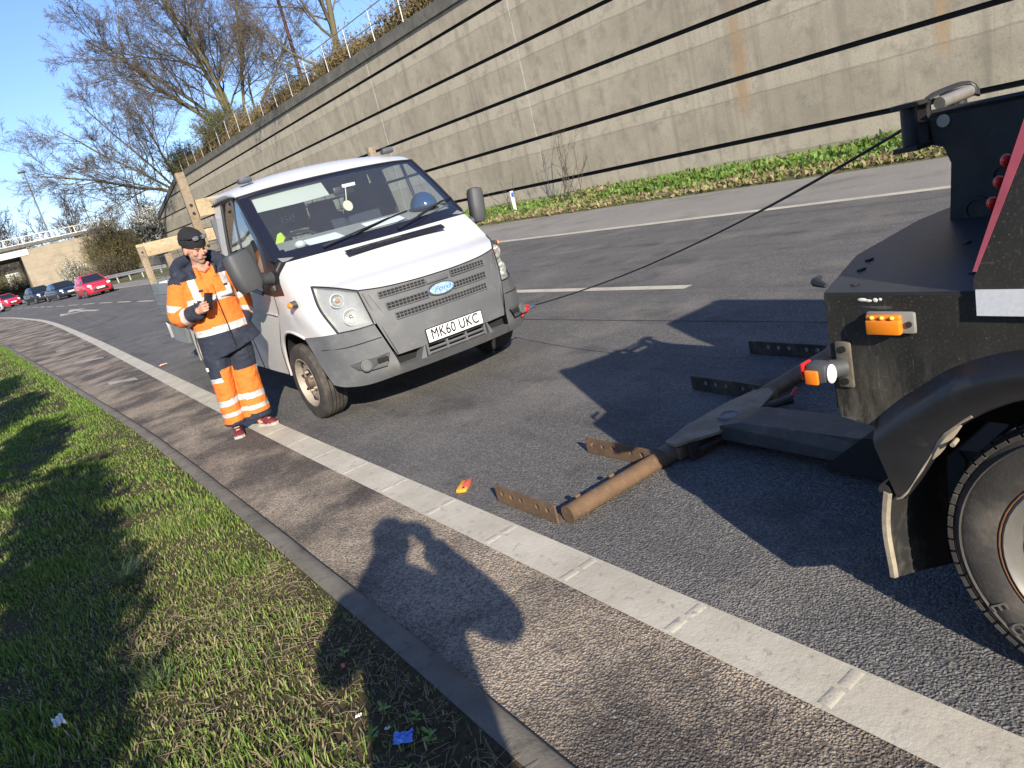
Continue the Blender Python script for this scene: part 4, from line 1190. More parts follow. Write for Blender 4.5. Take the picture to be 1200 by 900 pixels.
# shelf top
mb.grid(coons(mir([(0, .10, .405), (.28, .11, .405), (.52, .13, .405)]), mir(U_lip), [(-.52, .13, .405), (-.52, .035, .405)], [(.52, .13, .405), (.52, .035, .405)], 31, 3), flip=True)
mb.grid(coons(mir(L_lip), mir([(0, .2, .32), (.3, .22, .32), (.52, .28, .32)]), [(-.52, .088, .33), (-.52, .28, .32)], [(.52, .088, .33), (.52, .28, .32)], 31, 3), flip=True)
bumper = mb.build('bumper', m_bumper, van, angle=45)
mb = MB(); mb.box((0, .13, .45), (1.05, .03, .12)); mb.build('opening', m_void, bumper, smooth=False)
mb = MB()
for s in (-1, 1): mb.prism([(s*.30, -.004, .40), (s*.345, .01, .40), (s*.30, .0, .495), (s*.29, .0, .495)], (0, .1, 0))
for z in (.418, .452, .488):
    mb.tube([V((x, .012+.12*x*x, z)) for x in np.linspace(-.27, .27, 9)], .0105, 6)
for x in (-.27, -.09, .09, .27): mb.box((x, .02, .452), (.018, .03, .09))
mb.build('lower_grille', m_bumper, bumper)
for s in (-1, 1):
    # bumper crease and fog lamp recess
    pts = sx([(.585, .085, .655), (.72, .165, .645), (.84, .29, .635), (.935, .47, .64)], s)
    mb = MB(); mb.tube(catmull([p+V((0, -.010, 0)) for p in pts], 20), .0026, 5); mb.build('crease', m_void, bumper)
    rec = sx([(.575, .055, .535), (.66, .085, .525), (.76, .165, .515), (.835, .255, .50), (.80, .215, .452), (.72, .125, .435), (.62, .065, .44)], s)
    mb = MB(); mb.add([p+V((-s*.004, -.020, 0)) for p in rec], [tuple(range(7)) if s > 0 else tuple(range(6, -1, -1))]); rc = mb.build('fog_lamp_recess', m_mirror, bumper, smooth=False)
    c = V((s*.745, .125, .478)); d = V((s*.35, -1, 0)).normalized()
    mb = MB(); mb.lathe([(0, .046), (.014, .044), (.016, .036), (.010, .033), (.010, 0)], c, d, 20); mb.build('fog_lamp_blank', m_bumper, rc)
    mb = MB(); mb.bbox(V((s*.635, .045, .495)), (.085, .012, .035), .004, Euler((0, 0, s*.32)).to_matrix()); mb.build('vent', m_void, rc)
# -- headlamps
m_refl = pm('lamp_reflector', (.72, .72, .68), .25, .6, var=.2, vs=25)
m_lampbody = pm('lamp_bowl', (.72, .71, .66), .38, .55, var=.25, vs=10)
for s in (-1, 1):
    rows = coons(sx(B_hl, s), sx(HL_bot, s), sx(HL_in, s), sx(HL_out, s), 18, 18, (s*.012, -.022, 0))
    inner = [[p+V((-s*.015, .085*(16*(i/17)*(1-i/17)*(j/17)*(1-j/17))**.4, 0)) for i, p in enumerate(r)] for j, r in enumerate(rows)]
    mb = MB(); mb.grid(inner, flip=(s > 0)); hl = mb.build('headlight', m_lampbody, van)
    mb = MB(); mb.grid(rows, flip=(s > 0)); mb.build('lens', m_lens, hl)
    edge = [rows[0][i] for i in range(18)]+[rows[j][17] for j in range(1, 18)]+[rows[17][i] for i in range(16, -1, -1)]+[rows[j][0] for j in range(16, 0, -1)]
    mb = MB(); mb.tube(edge+[edge[0]], .006, 5, caps=False); mb.build('seal', m_trim, hl)
    for (x, y, z, r) in ((.745, .335, .985, .055), (.70, .255, .845, .066)):
        c = V((s*x, y, z)); d = V((s*.22, -1, .10)).normalized()
        mb = MB(); mb.lathe([(.022, r), (.022, r*.9), (-.02, r*.5), (-.03, .0)], c, d, 24); rf = mb.build('reflector', m_refl, hl)
        mb = MB(); mb.ball(c+d*.0, r*.30, 10, 6); mb.build('bulb', m_chrome, rf)
    mb = MB(); mb.ball(V((s*.745, .325, .985)), (.018, .02, .018), 10, 6); mb.build('indicator_bulb', pm('dull_amber_bulb', (.45, .20, .12), .4), hl)
# -- wings (front fenders), doors, cab sides
for s in (-1, 1):
    mb = MB()
    e_r = [(.865, .86, 1.335), (.932, .935, 1.235), (.957, .87, 1.087)]
    mb.grid(coons(sx(C_side, s), sx(S_mid, s), sx(HL_out[:2], s), sx(e_r, s), 14, 10, (s*.01, 0, 0)), flip=(s > 0))
    f_b = [(.825, .31, .75), (.905, .44, .747), (.962, .70, .737)]
    f_r = [(.957, .87, 1.087), (.968, .80, .92), (.962, .70, .737)]
    mb.grid(coons(sx(S_mid, s), sx(f_b, s), sx(HL_out[1:], s), sx(f_r, s), 14, 8, (s*.012, 0, 0)), flip=(s > 0))
    arch = [(.962, .70, .737), (.975, .82, .77), (.978, .97, .785), (.978, 1.12, .765), (.975, 1.27, .67), (.97, 1.37, .50), (.965, 1.40, .36)]
    seam_d = [(.968, 1.12, 1.083), (.974, 1.14, .92), (.976, 1.24, .80), (.972, 1.42, .60), (.965, 1.46, .36)]
    mb.grid(coons(sx([(.957, .87, 1.087), (.964, 1.0, 1.085), (.968, 1.12, 1.083)], s), sx(arch, s), sx(f_r, s), sx(seam_d, s), 16, 12), flip=(s > 0))
    wing = mb.build('front_wing', m_vpaint, van, angle=40)
    mb = MB(); mb.tube(catmull(sx(arch, s), 24), .012, 6); mb.build('arch_lip', m_vpaint, wing)
    mb = MB(); mb.tube(catmull(sx(seam_d, s), 20), .005, 5); mb.build('gap', m_void, wing)
    # triangle between bonnet corner and pillar, sail panel carrying the mirror
    W1 = (.93, 1.0, 1.363); T = (.910, 1.25, 1.605)
    sail = MB()
    sail.add(sx([(.865, .86, 1.335), (.932, .935, 1.235), W1], s), [(0, 1, 2) if s < 0 else (2, 1, 0)])
    sail.grid(coons(sx([W1, (.922, 1.12, 1.48), T], s), sx([(.957, .87, 1.087), (.968, 1.12, 1.083), (.966, 1.42, 1.11)], s), sx([W1, (.935, .935, 1.235), (.957, .87, 1.087)], s), sx([T, (.930, 1.27, 1.50), (.950, 1.24, 1.30), (.966, 1.42, 1.11)], s), 12, 12, (s*.012, 0, 0)), flip=(s > 0))
    sp = sail.build('sail_panel', m_trim, van)
    # door skin below the belt line
    mb = MB()
    belt = [(.968, 1.12, 1.083), (.966, 1.42, 1.11), (.962, 1.8, 1.15), (.955, 2.30, 1.16)]
    sill = [(.965, 1.46, .36), (.965, 1.9, .355), (.962, 2.28, .355)]
    rear = [(.955, 2.30, 1.16), (.975, 2.31, .80), (.962, 2.28, .355)]
    mb.grid(coons(sx(belt, s), sx(sill, s), sx(seam_d, s), sx(rear, s), 20, 16, (s*.014, 0, 0)), flip=(s > 0))
    door = mb.build('door', m_vpaint, van, angle=40)
    mb = MB(); mb.tube(catmull(sx([(.988, 1.16, .93), (.992, 1.6, .95), (.985, 2.28, .95)], s), 12), .006, 5); mb.build('swage_line', m_vpaint, door)
    mb = MB(); mb.tube(catmull(sx(rear, s), 12), .005, 5); mb.build('gap', m_void, door)
    mb = MB(); mb.bbox(V((s*.992, 2.17, 1.02)), (.03, .16, .05), .01); mb.build('handle', m_mirror, door)
    # window: pillar band, glass, post
    top_d = [(.872, 1.61, 1.935), (.852, 1.95, 1.955), (.842, 2.30, 1.955)]
    pil = [(.862, 1.73, 1.94), (.905, 1.42, 1.66), (.955, 1.46, 1.118)]
    mb = MB(); mb.grid(coons(sx([(.910, 1.25, 1.605), (.892, 1.43, 1.775), (.872, 1.61, 1.935)], s), sx([(.930, 1.27, 1.50), (.903, 1.50, 1.74), (.862, 1.73, 1.94)], s), sx([(.910, 1.25, 1.605), (.930, 1.27, 1.50)], s), sx([(.872, 1.61, 1.935), (.862, 1.73, 1.94)], s), 10, 5), flip=(s < 0))
    mb.build('windscreen_pillar', m_frit, van)
    gl = MB(); gl.grid(coons(sx([(.966, 1.42, 1.11), (.962, 1.8, 1.15), (.955, 2.28, 1.16)], s), sx([(.862, 1.73, 1.94), (.85, 2.0, 1.955), (.842, 2.28, 1.955)], s), sx([(.966, 1.42, 1.11), (.950, 1.24, 1.30), (.930, 1.27, 1.50), (.903, 1.50, 1.74), (.862, 1.73, 1.94)], s), sx([(.955, 2.28, 1.16), (.91, 2.29, 1.55), (.842, 2.28, 1.955)], s), 12, 12), flip=(s < 0))
    gl.build('window', m_sg, door)
    mb = MB()
    for pts in ([(.966, 1.42, 1.11), (.962, 1.8, 1.15), (.955, 2.28, 1.16)], [(.955, 2.28, 1.16), (.91, 2.29, 1.55), (.842, 2.28, 1.955)], [(.862, 1.73, 1.94), (.85, 2.0, 1.955), (.842, 2.28, 1.955)], [(.955, 1.80, 1.145), (.918, 1.80, 1.5), (.86, 1.82, 1.945)]):
        mb.tube(catmull(sx(pts, s), 14), .017, 6)
    mb.build('window_seal', m_trim, door)
    mb = MB(); mb.grid(coons(sx([(.955, 2.30, 1.16), (.95, 2.62, 1.16)], s), sx([(.842, 2.30, 1.955), (.83, 2.62, 2.0)], s), sx([(.955, 2.30, 1.16), (.91, 2.30, 1.55), (.842, 2.30, 1.955)], s), sx([(.95, 2.62, 1.16), (.905, 2.62, 1.55), (.83, 2.62, 2.0)], s), 4, 10), flip=(s < 0))
    mb.grid(coons(sx(rear[::-1], s), sx([(.962, 2.62, .355), (.975, 2.62, .8), (.95, 2.62, 1.16)], s), sx([(.962, 2.28, .355), (.962, 2.62, .355)], s), sx([(.955, 2.30, 1.16), (.95, 2.62, 1.16)], s), 8, 4), flip=(s > 0))
    mb.build('cab_side', m_vpaint, van, angle=40)
    # mirror: tall housing on a stout arm
    mr = MB()
    rot = Euler((R(-4), R(s*7), R(-s*14))).to_matrix()
    cM = V((s*1.175, .985, 1.35)) if s < 0 else V((1.10, 1.0, 1.38)); mk_ = 1.0 if s < 0 else .62
    rows = []
    for z, kx, ky in ((-.19, .35, .35), (-.185, .72, .75), (-.13, .92, 1.0), (0, 1, 1.02), (.13, .97, .98), (.175, .86, .85), (.188, .5, .5)):
        row = []
        for j in range(20):
            a = 2*math.pi*j/20; cx_, sy_ = math.cos(a), math.sin(a)
            x = .120*mk_*kx*math.copysign(abs(cx_)**.55, cx_); yy = (.085 if sy_ < 0 else .05)*ky*math.copysign(abs(sy_)**.7, sy_)
            row.append(cM+rot @ V((x, yy, z*.85)))
        rows.append(row)
    mr.grid(rows, close=True); mr.f.append(tuple(range(20))); mr.m.append(0); o = len(mr.v)-20; mr.f.append(tuple(range(o, o+20))); mr.m.append(0)
    mirr = mr.build('wing_mirror', m_mirror, van, angle=50)
    mb = MB(); mb.tube(catmull([(s*1.10, .98, 1.275), (s*1.03, 1.01, 1.25), (s*.952, 1.06, 1.235)], 9), [(.07, .06), (.06, .05), (.052, .046), (.05, .045), (.05, .045), (.05, .045), (.054, .05), (.06, .055), (.066, .06)], 12); mb.build('mirror_arm', m_mirror, mirr)
    mb = MB(); mb.grid([[cM+rot @ V((x, .056, z)) for x in (-.10*mk_, .10*mk_)] for z in (-.125, .125)]); mb.build('mirror_glass', m_chrome, mirr)
    mb = MB(); mb.bbox(V((s*.965, 1.07, 1.155)), (.03, .10, .05), .01); mb.build('badge_lamp', m_mirror, sp)
    # side repeater
    mb = MB(); mb.tube([(s*.955, .66, 1.022), (s*.985, .66, 1.022), (s*1.0, .66, 1.022)], [(.045, .028), (.04, .026), (.034, .022)], 12); rp = mb.build('side_repeater', m_mirror, wing)
    mb = MB(); mb.ball((s*1.003, .655, 1.020), (.022, .036, .023), 12, 8); mb.build('amber_cap', m_amber, rp)
    # dark wheel well
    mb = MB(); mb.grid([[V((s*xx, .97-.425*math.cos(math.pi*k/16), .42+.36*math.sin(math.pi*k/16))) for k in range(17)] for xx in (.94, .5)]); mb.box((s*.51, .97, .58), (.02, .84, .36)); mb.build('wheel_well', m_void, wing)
# -- windscreen: frit border and clear centre
rows = coons(mir(W_bot), mir(W_top), sx(W_side, -1), W_side, 57, 33, (0, -.03, .02))
fr, gl = MB(), MB()
def rr(u, v):
    # rounded clear area
    x = max(abs(u-.5)-(.5-.045-.06), 0); y0, y1 = .09, .95; y = max(y0+.08-v, v-(y1-.08), 0)
    return (x/.06)**2+(y/.08)**2 < 1.0
for j in range(32):
    for i in range(56):
        q = [rows[j][i], rows[j][i+1], rows[j+1][i+1], rows[j+1][i]]
        (gl if rr((i+.5)/56, (j+.5)/32) else fr).add(q, [(0, 1, 2, 3)])
ws = gl.build('windscreen', m_ws, van); fr.build('glass_border', m_frit, ws)
mb = MB(); mb.tube(catmull(mir(W_top), 30), .012, 6); mb.tube(catmull(sx(W_side, -1), 14), .014, 6); mb.tube(catmull(W_side, 14), .014, 6); mb.build('rubber_seal', m_trim, ws)
# wipers
def wsp(x, t): # point on the screen by fraction across and up
    i = int((x/.93*.5+.5)*56); j = int(t*32); return rows[min(32, j)][min(56, max(0, i))]
for px, tip in ((-.52, (.10, .16)), (.12, (.74, .19))):
    a = wsp(px, .02)+V((0, -.03, .03)); b = wsp(tip[0], tip[1])+V((0, -.022, .022)); m_ = wsp((px+tip[0])/2, .085)+V((0, -.035, .04))
    mb = MB(); mb.tube(catmull([a, m_, b], 10), [.013, .012, .011, .010, .009, .008, .007, .006, .006, .005], 6); wp = mb.build('wiper', m_trim, van)
    c0 = wsp(tip[0]-.36, tip[1]-.075)+V((0, -.014, .014)); c1 = wsp(tip[0]+.20, tip[1]+.035)+V((0, -.014, .014))
    mb = MB(); mb.tube([c0, b+V((0, .006, -.006)), c1], .008, 5); mb.build('blade', m_trim, wp)
# -- roof
mb = MB()
R_side = [(.872, 1.61, 1.935), (.868, 1.78, 2.0), (.862, 2.05, 2.028), (.855, 2.66, 2.03)]
R_rear = [(0, 2.66, 2.06), (.5, 2.66, 2.055), (.855, 2.66, 2.03)]
mb.grid(coons(mir(W_top), mir(R_rear), sx(R_side, -1), R_side, 33, 17, (0, 0, .05)))
roof = mb.build('roof', m_vpaint, van, angle=50)
for s in (-1, 1):
    mb = MB(); mb.grid(coons(sx(R_side, s), sx([(.872, 1.61, 1.933), (.855, 1.85, 1.95), (.848, 2.1, 1.957), (.832, 2.66, 1.965)], s), sx([R_side[0], (.872, 1.61, 1.933)], s), sx([R_side[-1], (.832, 2.66, 1.965)], s), 14, 4, (s*.022, 0, 0)), flip=(s > 0)); mb.build('roof_side', m_vpaint, roof)
    mb = MB(); mb.tube(catmull(sx([(.875, 1.66, 1.945), (.862, 1.9, 1.958), (.853, 2.2, 1.963), (.842, 2.66, 1.965)], s), 14), .010, 6); mb.build('gutter', m_void, roof)
    mb = MB(); mb.bbox(V((s*.715, 1.76, 2.075)), (.12, .085, .045), .014); ml = mb.build('marker_lamp', m_mirror, roof)
    mb = MB(); mb.bbox(V((s*.715, 1.735, 2.088)), (.10, .05, .038), .012); mb.build('lens', m_lens, ml)
# -- cab back with window
mb = MB()
for c, d in (((0, 2.62, .83), (1.88, .03, .95)), ((0, 2.62, 1.93), (1.66, .03, .2)), ((-.75, 2.62, 1.57), (.32, .03, .56)), ((.75, 2.62, 1.57), (.32, .03, .56))): mb.box(c, d)
cb = mb.build('cab_back', m_cab, van, smooth=False)
mb = MB(); mb.box((0, 2.62, 1.57), (1.2, .006, .54)); mb.build('rear_window', m_sg, cb, smooth=False)
mb = MB(); mb.bbox((-.20, 2.600, 1.69), (.50, .004, .26), .002); mb.build('dark_panel', m_void, cb)
text_obj('ise', .15, pm('white_lettering', (.85, .85, .84), .6), cb, basis(V((-.17, 2.596, 1.70)), (1, 0, 0), (0, 0, 1)), 'sticker', .0006)
# -- interior
mb = MB(); mb.grid([[V((x, y+.14*abs(x)**2*.9, z)) for x in np.linspace(-.88, .88, 23)] for y, z in ((.80, 1.345), (.95, 1.40), (1.12, 1.45), (1.30, 1.488), (1.37, 1.45), (1.39, .9))]); dash = mb.build('dashboard', m_dash, van)
for p, sz, rz_ in (((-.44, 1.02, 1.432), (.33, .2, .006), .1), ((.16, 1.08, 1.448), (.36, .18, .006), -.06)):
    mb = MB(); mb.box(p, sz, Euler((R(17), 0, rz_)).to_matrix()); mb.build('papers', pm('paper_sheet', (.72, .72, .68), .8), dash, smooth=False)
mb = MB(); mb.ball((-.66, 1.0, 1.44), (.05, .05, .035), 14, 8); mb.build('cup_lid', pm('grey_cup_lid', (.5, .5, .48), .4), dash)
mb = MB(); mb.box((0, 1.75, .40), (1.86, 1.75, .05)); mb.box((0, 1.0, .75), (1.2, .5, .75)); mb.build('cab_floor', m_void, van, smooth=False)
for sx_ in (-.50, .10, .50):
    mb = MB(); mb.bbox((sx_, 2.2, 1.16), (.40, .16, 1.0), .075, Euler((R(-10), 0, 0)).to_matrix()); mb.bbox((sx_, 1.95, .75), (.42, .5, .2), .06); st = mb.build('seat', m_seat, van)
    mb = MB(); mb.bbox((sx_, 2.29, 1.68), (.29, .12, .20), .055, Euler((R(-10), 0, 0)).to_matrix()); mb.build('headrest', m_seat, st)
mb = MB()
cw = V((-.42, 1.56, 1.40)); ax = V((0, -.75, .66)).normalized(); u, v = frame(ax)
mb.tube([cw+u*.19*math.cos(a)+v*.19*math.sin(a) for a in np.linspace(0, 2*math.pi, 33)], .015, 6, caps=False); mb.ball(cw-ax*.02, (.07, .07, .05), 12, 8)
for a in (.3, 2.84, 4.71): mb.tube([cw, cw+u*.19*math.cos(a)+v*.19*math.sin(a)], .014, 5)
mb.build('steering_wheel', m_trim, van)
mb = MB(); mb.grid(coons([(-.78, 1.46, 1.775), (-.45, 1.40, 1.775), (-.14, 1.375, 1.785)], [(-.76, 1.60, 1.925), (-.45, 1.545, 1.935), (-.14, 1.52, 1.94)], [(-.78, 1.46, 1.775), (-.76, 1.60, 1.925)], [(-.14, 1.375, 1.785), (-.14, 1.52, 1.94)], 9, 4)); mb.build('sun_visor', m_visor, van)
mb = MB(); mb.bbox((.02, 1.42, 1.80), (.20, .03, .075), .015); rv_ = mb.build('rear_view_mirror', m_trim, van)
mb = MB(); mb.bbox((.06, 1.37, 1.83), (.13, .01, .03), .004); mb.build('sensor_tag', m_plate, rv_)
mb = MB(); mb.tube([(.02, 1.36, 1.82), (-.01, 1.33, 1.74), (-.03, 1.31, 1.70)], .005, 5); mb.lathe([(-.004, .0), (-.004, .048), (.004, .048), (.004, 0)], (-.03, 1.305, 1.655), (.2, -1, .2), 20); mb.build('hanging_pendant', pm('cream_pendant', (.62, .58, .42), .5), rv_)
# -- wheels
m_nut = pm('pale_nut', (.42, .38, .30), .5, .5)
def steel_wheel(parent, c, s, Rt=.335, Wt=.215, steer=0, name='wheel', rim=m_rimd, holes=9):
    c = V(c); ax = Matrix.Rotation(steer, 3, 'Z') @ V((s, 0, 0))
    h = Wt/2
    mb = MB(); mb.lathe([(-h, Rt*.62), (-h*1.02, Rt*.8), (-h*.92, Rt*.95), (-h*.7, Rt*.995), (h*.7, Rt*.995), (h*.92, Rt*.95), (h*1.02, Rt*.8), (h*.96, Rt*.62), (h*.5, Rt*.58)], c, ax, 48)
    for k in (-.5, -.17, .17, .5):
        pass
    w = mb.build(name, m_tyre, parent, angle=40)
    mb = MB()
    for k in (-.46, -.15, .15, .46): mb.lathe([(h*k-.004, Rt*.9965), (h*k+.004, Rt*.9965)], c, ax, 48)
    mb.build('tread_grooves', m_void, w)
    mb = MB()
    r = Rt*.63
    mb.lathe([(h*.98, r*1.02), (h*1.0, r*.98), (h*.80, r*.93), (h*.45, r*.90)], c, ax, 40)
    mb.lathe([(h*.35, r*.90), (h*.52, r*.80), (h*.62, r*.62), (h*.60, r*.52), (h*.42, r*.46), (h*.42, r*.30)], c, ax, 40)
    rm = mb.build('rim', rim, w, angle=30)
    u, v = frame(ax); mb = MB()
    for k in range(holes):
        a = 2*math.pi*k/holes+.2; p = c+ax*(h*.525)+(u*math.cos(a)+v*math.sin(a))*r*.80
        d = (u*math.cos(a)+v*math.sin(a)); tt = (u*-math.sin(a)+v*math.cos(a))
        mb.tube([p-d*.018+ax*.004, p+d*.016-ax*.002], [(.014, .010), (.018, .010)], 10)
    mb.build('vent_holes', m_void, rm)
    mb = MB(); mb.lathe([(h*.40, r*.31), (h*.62, r*.28), (h*.95, r*.22), (h*.98, r*.12), (h*.98, 0)], c, ax, 24); hb = mb.build('hub', m_hub, rm)
    for k in range(5):
        a = 2*math.pi*k/5; p = c+ax*(h*.55)+(u*math.cos(a)+v*math.sin(a))*r*.40; mb = MB(); mb.cyl(p, p+ax*.028, .013, .011, 6); mb.build('wheel_nut', m_nut, rm)
    return w
for s in (-1, 1): steel_wheel(van, (s*.872, .985, .333), s, steer=R(3))
for s in (-1, 1): steel_wheel(van, (s*.885, 5.15, .333), s, Wt=.21)
# -- chassis and load bed
mb = MB(); mb.box((0, 4.4, .52), (.8, 5.2, .16)); mb.box((0, 1.1, .38), (1.1, 1.6, .16)); mb.cyl((-.9, 5.15, .333), (.9, 5.15, .333), .06, n=10); mb.cyl((-.85, .985, .333), (.85, .985, .333), .05, n=10); mb.build('chassis', m_chas, van, smooth=False)
for s in (-1, 1):
    mb = MB(); mb.box((s*.98, 4.55, .66), (.06, .9, .18)); mb.build('tool_locker', m_alu, van, smooth=False)
    mb = MB(); mb.prism([(s*1.0, 5.9, .42), (s*1.0, 6.98, .42), (s*1.0, 6.98, .72), (s*1.0, 5.75, .72)], (-s*.04, 0, 0)); mb.build('side_guard', m_alu, van, smooth=False)
mb = MB(); mb.box((0, 4.9, .78), (2.06, 4.3, .1)); bed = mb.build('load_bed', m_alu, van, smooth=False)
for s in (-1, 1):
    mb = MB(); mb.bbox((s*1.035, 4.9, 1.02), (.03, 4.3, .57), .006)
    for z in (.86, 1.0, 1.16): mb.box((s*1.053, 4.9, z), (.008, 4.24, .02))
    mb.build('dropside', m_alu, van)
mb = MB(); mb.bbox((0, 7.06, 1.02), (2.08, .03, .57), .006); mb.build('tailboard', m_alu, van)
# timber goal-post frame and mesh
def plank(name, c, d, mat, rot=None):
    mb = MB(); mb.bbox(c, d, .006, rot); return mb.build(name, mat, van)
plank('frame_post', (-1.0, 2.82, 1.55), (.085, .06, 1.60), m_wood2); plank('frame_post', (1.06, 2.82, 1.50), (.085, .06, 1.46), m_wood2)
for bx, by, bz in ((-1.0, 2.785, 1.95), (-1.0, 2.785, 2.03), (-.975, 2.785, 1.62), (-1.0, 6.96, 1.78)):
    mb = MB(); mb.cyl((bx, by+.01, bz), (bx, by-.008, bz), .014, n=8); mb.build('bolt', m_chas, van)
plank('headboard_plank', (0, 2.86, 1.99), (2.04, .03, .17), m_wood)
plank('frame_post', (-1.0, 7.0, 1.50), (.10, .07, .72), m_wood2); plank('frame_post', (1.0, 7.0, 1.55), (.10, .07, .72), m_wood2)
plank('rear_plank', (0, 7.0, 1.80), (2.1, .03, .20), m_wood); 
plank('frame_post', (-1.0, 5.0, 1.35), (.08, .06, .62), m_wood2)
m_wire = pm('wire_mesh', (.13, .13, .125), .5, .5)
mb = MB()
for x in np.linspace(-.95, .95, 14): mb.tube([(x, 7.04, 1.28), (x, 7.04, 1.76)], .005, 4)
for z in (1.36, 1.46, 1.56, 1.66): mb.tube([(-1.0, 7.04, z), (1.0, 7.04, z)], .005, 4)
for x in np.linspace(-.95, 1.0, 14): mb.tube([(x, 2.90, 1.3), (x, 2.90, 1.95)], .005, 4)
for z in (1.4, 1.53, 1.66, 1.79): mb.tube([(-1.0, 2.90, z), (1.03, 2.90, z)], .005, 4)
mb.build('mesh_guard', m_wire, van)
for s in (-1, 1):
    mb = MB(); mb.prism([(s*.98, 5.62, .18), (s*.80, 5.62, .18), (s*.80, 5.56, .66), (s*.98, 5.56, .66)], (0, .012, 0)); mb.build('mud_flap', m_alu, van, smooth=False)
mb = MB(); mb.bbox((-.97, 7.08, .62), (.12, .05, .34), .01); mb.build('rear_lamp_board', m_alu, van)
# red tow strap and shackle on the bumper corner
VM = Matrix.Translation((2.72, 4.895, .008)) @ Matrix.Rotation(R(-1), 4, 'Z')
HOOK = VM @ V((.80, .20, .445))
m_redp = pm('red_enamel', (.55, .03, .03), .4, var=.3, vs=30)
tk = thing('tow_shackle', 'small red shackle and hook holding the winch cable at the bumper corner', 'shackle', HOOK)
mb = MB()
mb.tube([(-.05, .03, .0), (-.06, -.02, .03), (-.02, -.05, .035), (.03, -.05, .0), (.02, -.01, -.03), (-.03, .0, -.035)], .013, 8); mb.tube([(-.04, -.03, -.05), (.0, -.04, .04), (.05, -.04, .02)], .011, 8); mb.ball((.0, -.045, .0), (.03, .022, .025), 10, 8)
mb.build('shackle', m_redp, tk)
mb = MB(); mb.tube([(.04, -.05, .005), (.09, -.06, .0), (.10, -.05, .02)], .010, 8); mb.build('pin', m_chrome, tk)
hh = thing('blue_helmet', 'glossy dark blue helmet resting on the dashboard behind the windscreen', 'helmet', VM @ V((.66, 1.20, 1.46)))
mb = MB(); rowsb = []
for i in range(9):
    t = math.pi*.5*i/8; rowsb.append([(.125*math.cos(t)*math.cos(a), .14*math.cos(t)*math.sin(a), .02+.14*math.sin(t)) for a in np.linspace(0, 2*math.pi, 25)[:-1]])
mb.grid(rowsb, close=True); mb.build('shell', pm('blue_gloss_shell', (.015, .045, .11), .12, spec=.8, coat=.8), hh)
mb = MB(); mb.tube([(.135*math.cos(a), .15*math.sin(a), .02) for a in np.linspace(0, 2*math.pi, 33)], .012, 6, caps=False); mb.build('rim', m_trim, hh)
hv = thing('safety_vest', 'bright yellow safety vest hanging over the driver seat inside the cab', 'vest', VM @ V((-.60, 1.72, 1.46)))
mb = MB(); mb.grid(coons([(-.10, -.08, -.10), (.0, -.10, -.07), (.12, -.08, -.09)], [(.02, .06, .10), (.06, .06, .11), (.09, .06, .06)], [(-.10, -.08, -.10), (-.05, 0, 0), (.02, .06, .10)], [(.12, -.08, -.09), (.11, .0, .0), (.09, .06, .06)], 10, 8, (0, -.03, .0)))
mb.build('cloth', pm('fluorescent_yellow', (.42, .60, .03), .8, var=.2, vs=12), hv)

jk_ = thing('work_jacket', 'orange and yellow work jacket hanging behind the side window of the pickup cab', 'jacket', VM @ V((-.82, 1.62, 1.29)))
mb = MB(); mb.grid(coons([(-.05, -.26, -.10), (.0, .05, -.12), (.03, .30, -.06)], [(-.0, -.12, .20), (.0, .04, .19), (.03, .30, .15)], [(-.05, -.26, -.10), (-.05, -.22, .05), (.0, -.12, .20)], [(.03, .30, -.06), (.03, .30, .15)], 12, 8, (-.02, 0, 0)))
b0 = mb.build('cloth', pm('orange_jacket_cloth', (.80, .19, .03), .85, var=.25, vs=14), jk_)
mb = MB(); mb.grid(coons([(-.008, -.14, .195), (.0, .02, .20)], [(.0, -.16, .29), (.0, -.08, .27)], [(-.008, -.14, .195), (.0, -.16, .29)], [(.0, .02, .20), (.0, -.08, .27)], 6, 6)); mb.build('yellow_collar', pm('lime_collar', (.42, .60, .03), .8), b0)

# ------------------------------------------------------------------ recovery truck (rear corner in view)
TO = V((2.74, -.6, 0))
tr = thing('recovery_truck', 'black recovery truck with winch, orange side lamp and lifting arm, cut by the right border', 'tow truck', TO)
def tbody():
    t = NT('scuffed_black_paint')
    c = t.mix(t.ramp(t.noise(2.2, 8, .7), [(.35, 0), (.75, 1)]), (.017, .0175, .0165), (.036, .034, .030))
    z = t.xyz()[2]
    # dried road dirt near the rear lower corner and splashed scratches
    c = t.mix(t.math('MULTIPLY', t.ramp(z, [(.55, .9), (.95, 0)]), t.ramp(t.noise(8, 9, .75, t.map((1, 2.4, .7), rot=(R(35), 0, 0))), [(.42, 0), (.66, .85)])), c, (.27, .235, .18))
    c = t.mix(t.ramp(t.vor(42, 'Distance'), [(.055, .85), (.10, 0)]), c, (.12, .115, .10))
    sc = t.noise(11, 3, .5, t.map((1, .6, 5), rot=(R(-22), 0, 0)))
    c = t.mix(t.ramp(sc, [(.69, 0), (.72, .6)]), c, (.11, .105, .095))
    sc2 = t.noise(19, 3, .5, t.map((1, 4, .5), rot=(R(48), 0, 0)))
    c = t.mix(t.math('MULTIPLY', t.ramp(sc2, [(.66, 0), (.70, .7)]), t.ramp(z, [(.62, 1), (.86, .15)])), c, (.30, .26, .20))
    fd = t.noise(150, 3, .6)
    c = t.mix(t.ramp(fd, [(.56, 0), (.70, .6)]), c, (.085, .08, .07))
    t.set(col=c, rough=t.ramp(t.noise(6, 6), [(.3, .36), (.7, .6)]), spec=.4)
    t.bump(t.noise(25, 6, .7), .12, .004)
    return t.mat
m_tb = tbody()
m_tflat = pm('black_deck_paint', (.020, .021, .024), .42, var=.4, vs=5, col2=(.034, .034, .036), dirt=((.10, .09, .08), .66, .82, 9), bump=.25, bs=40)
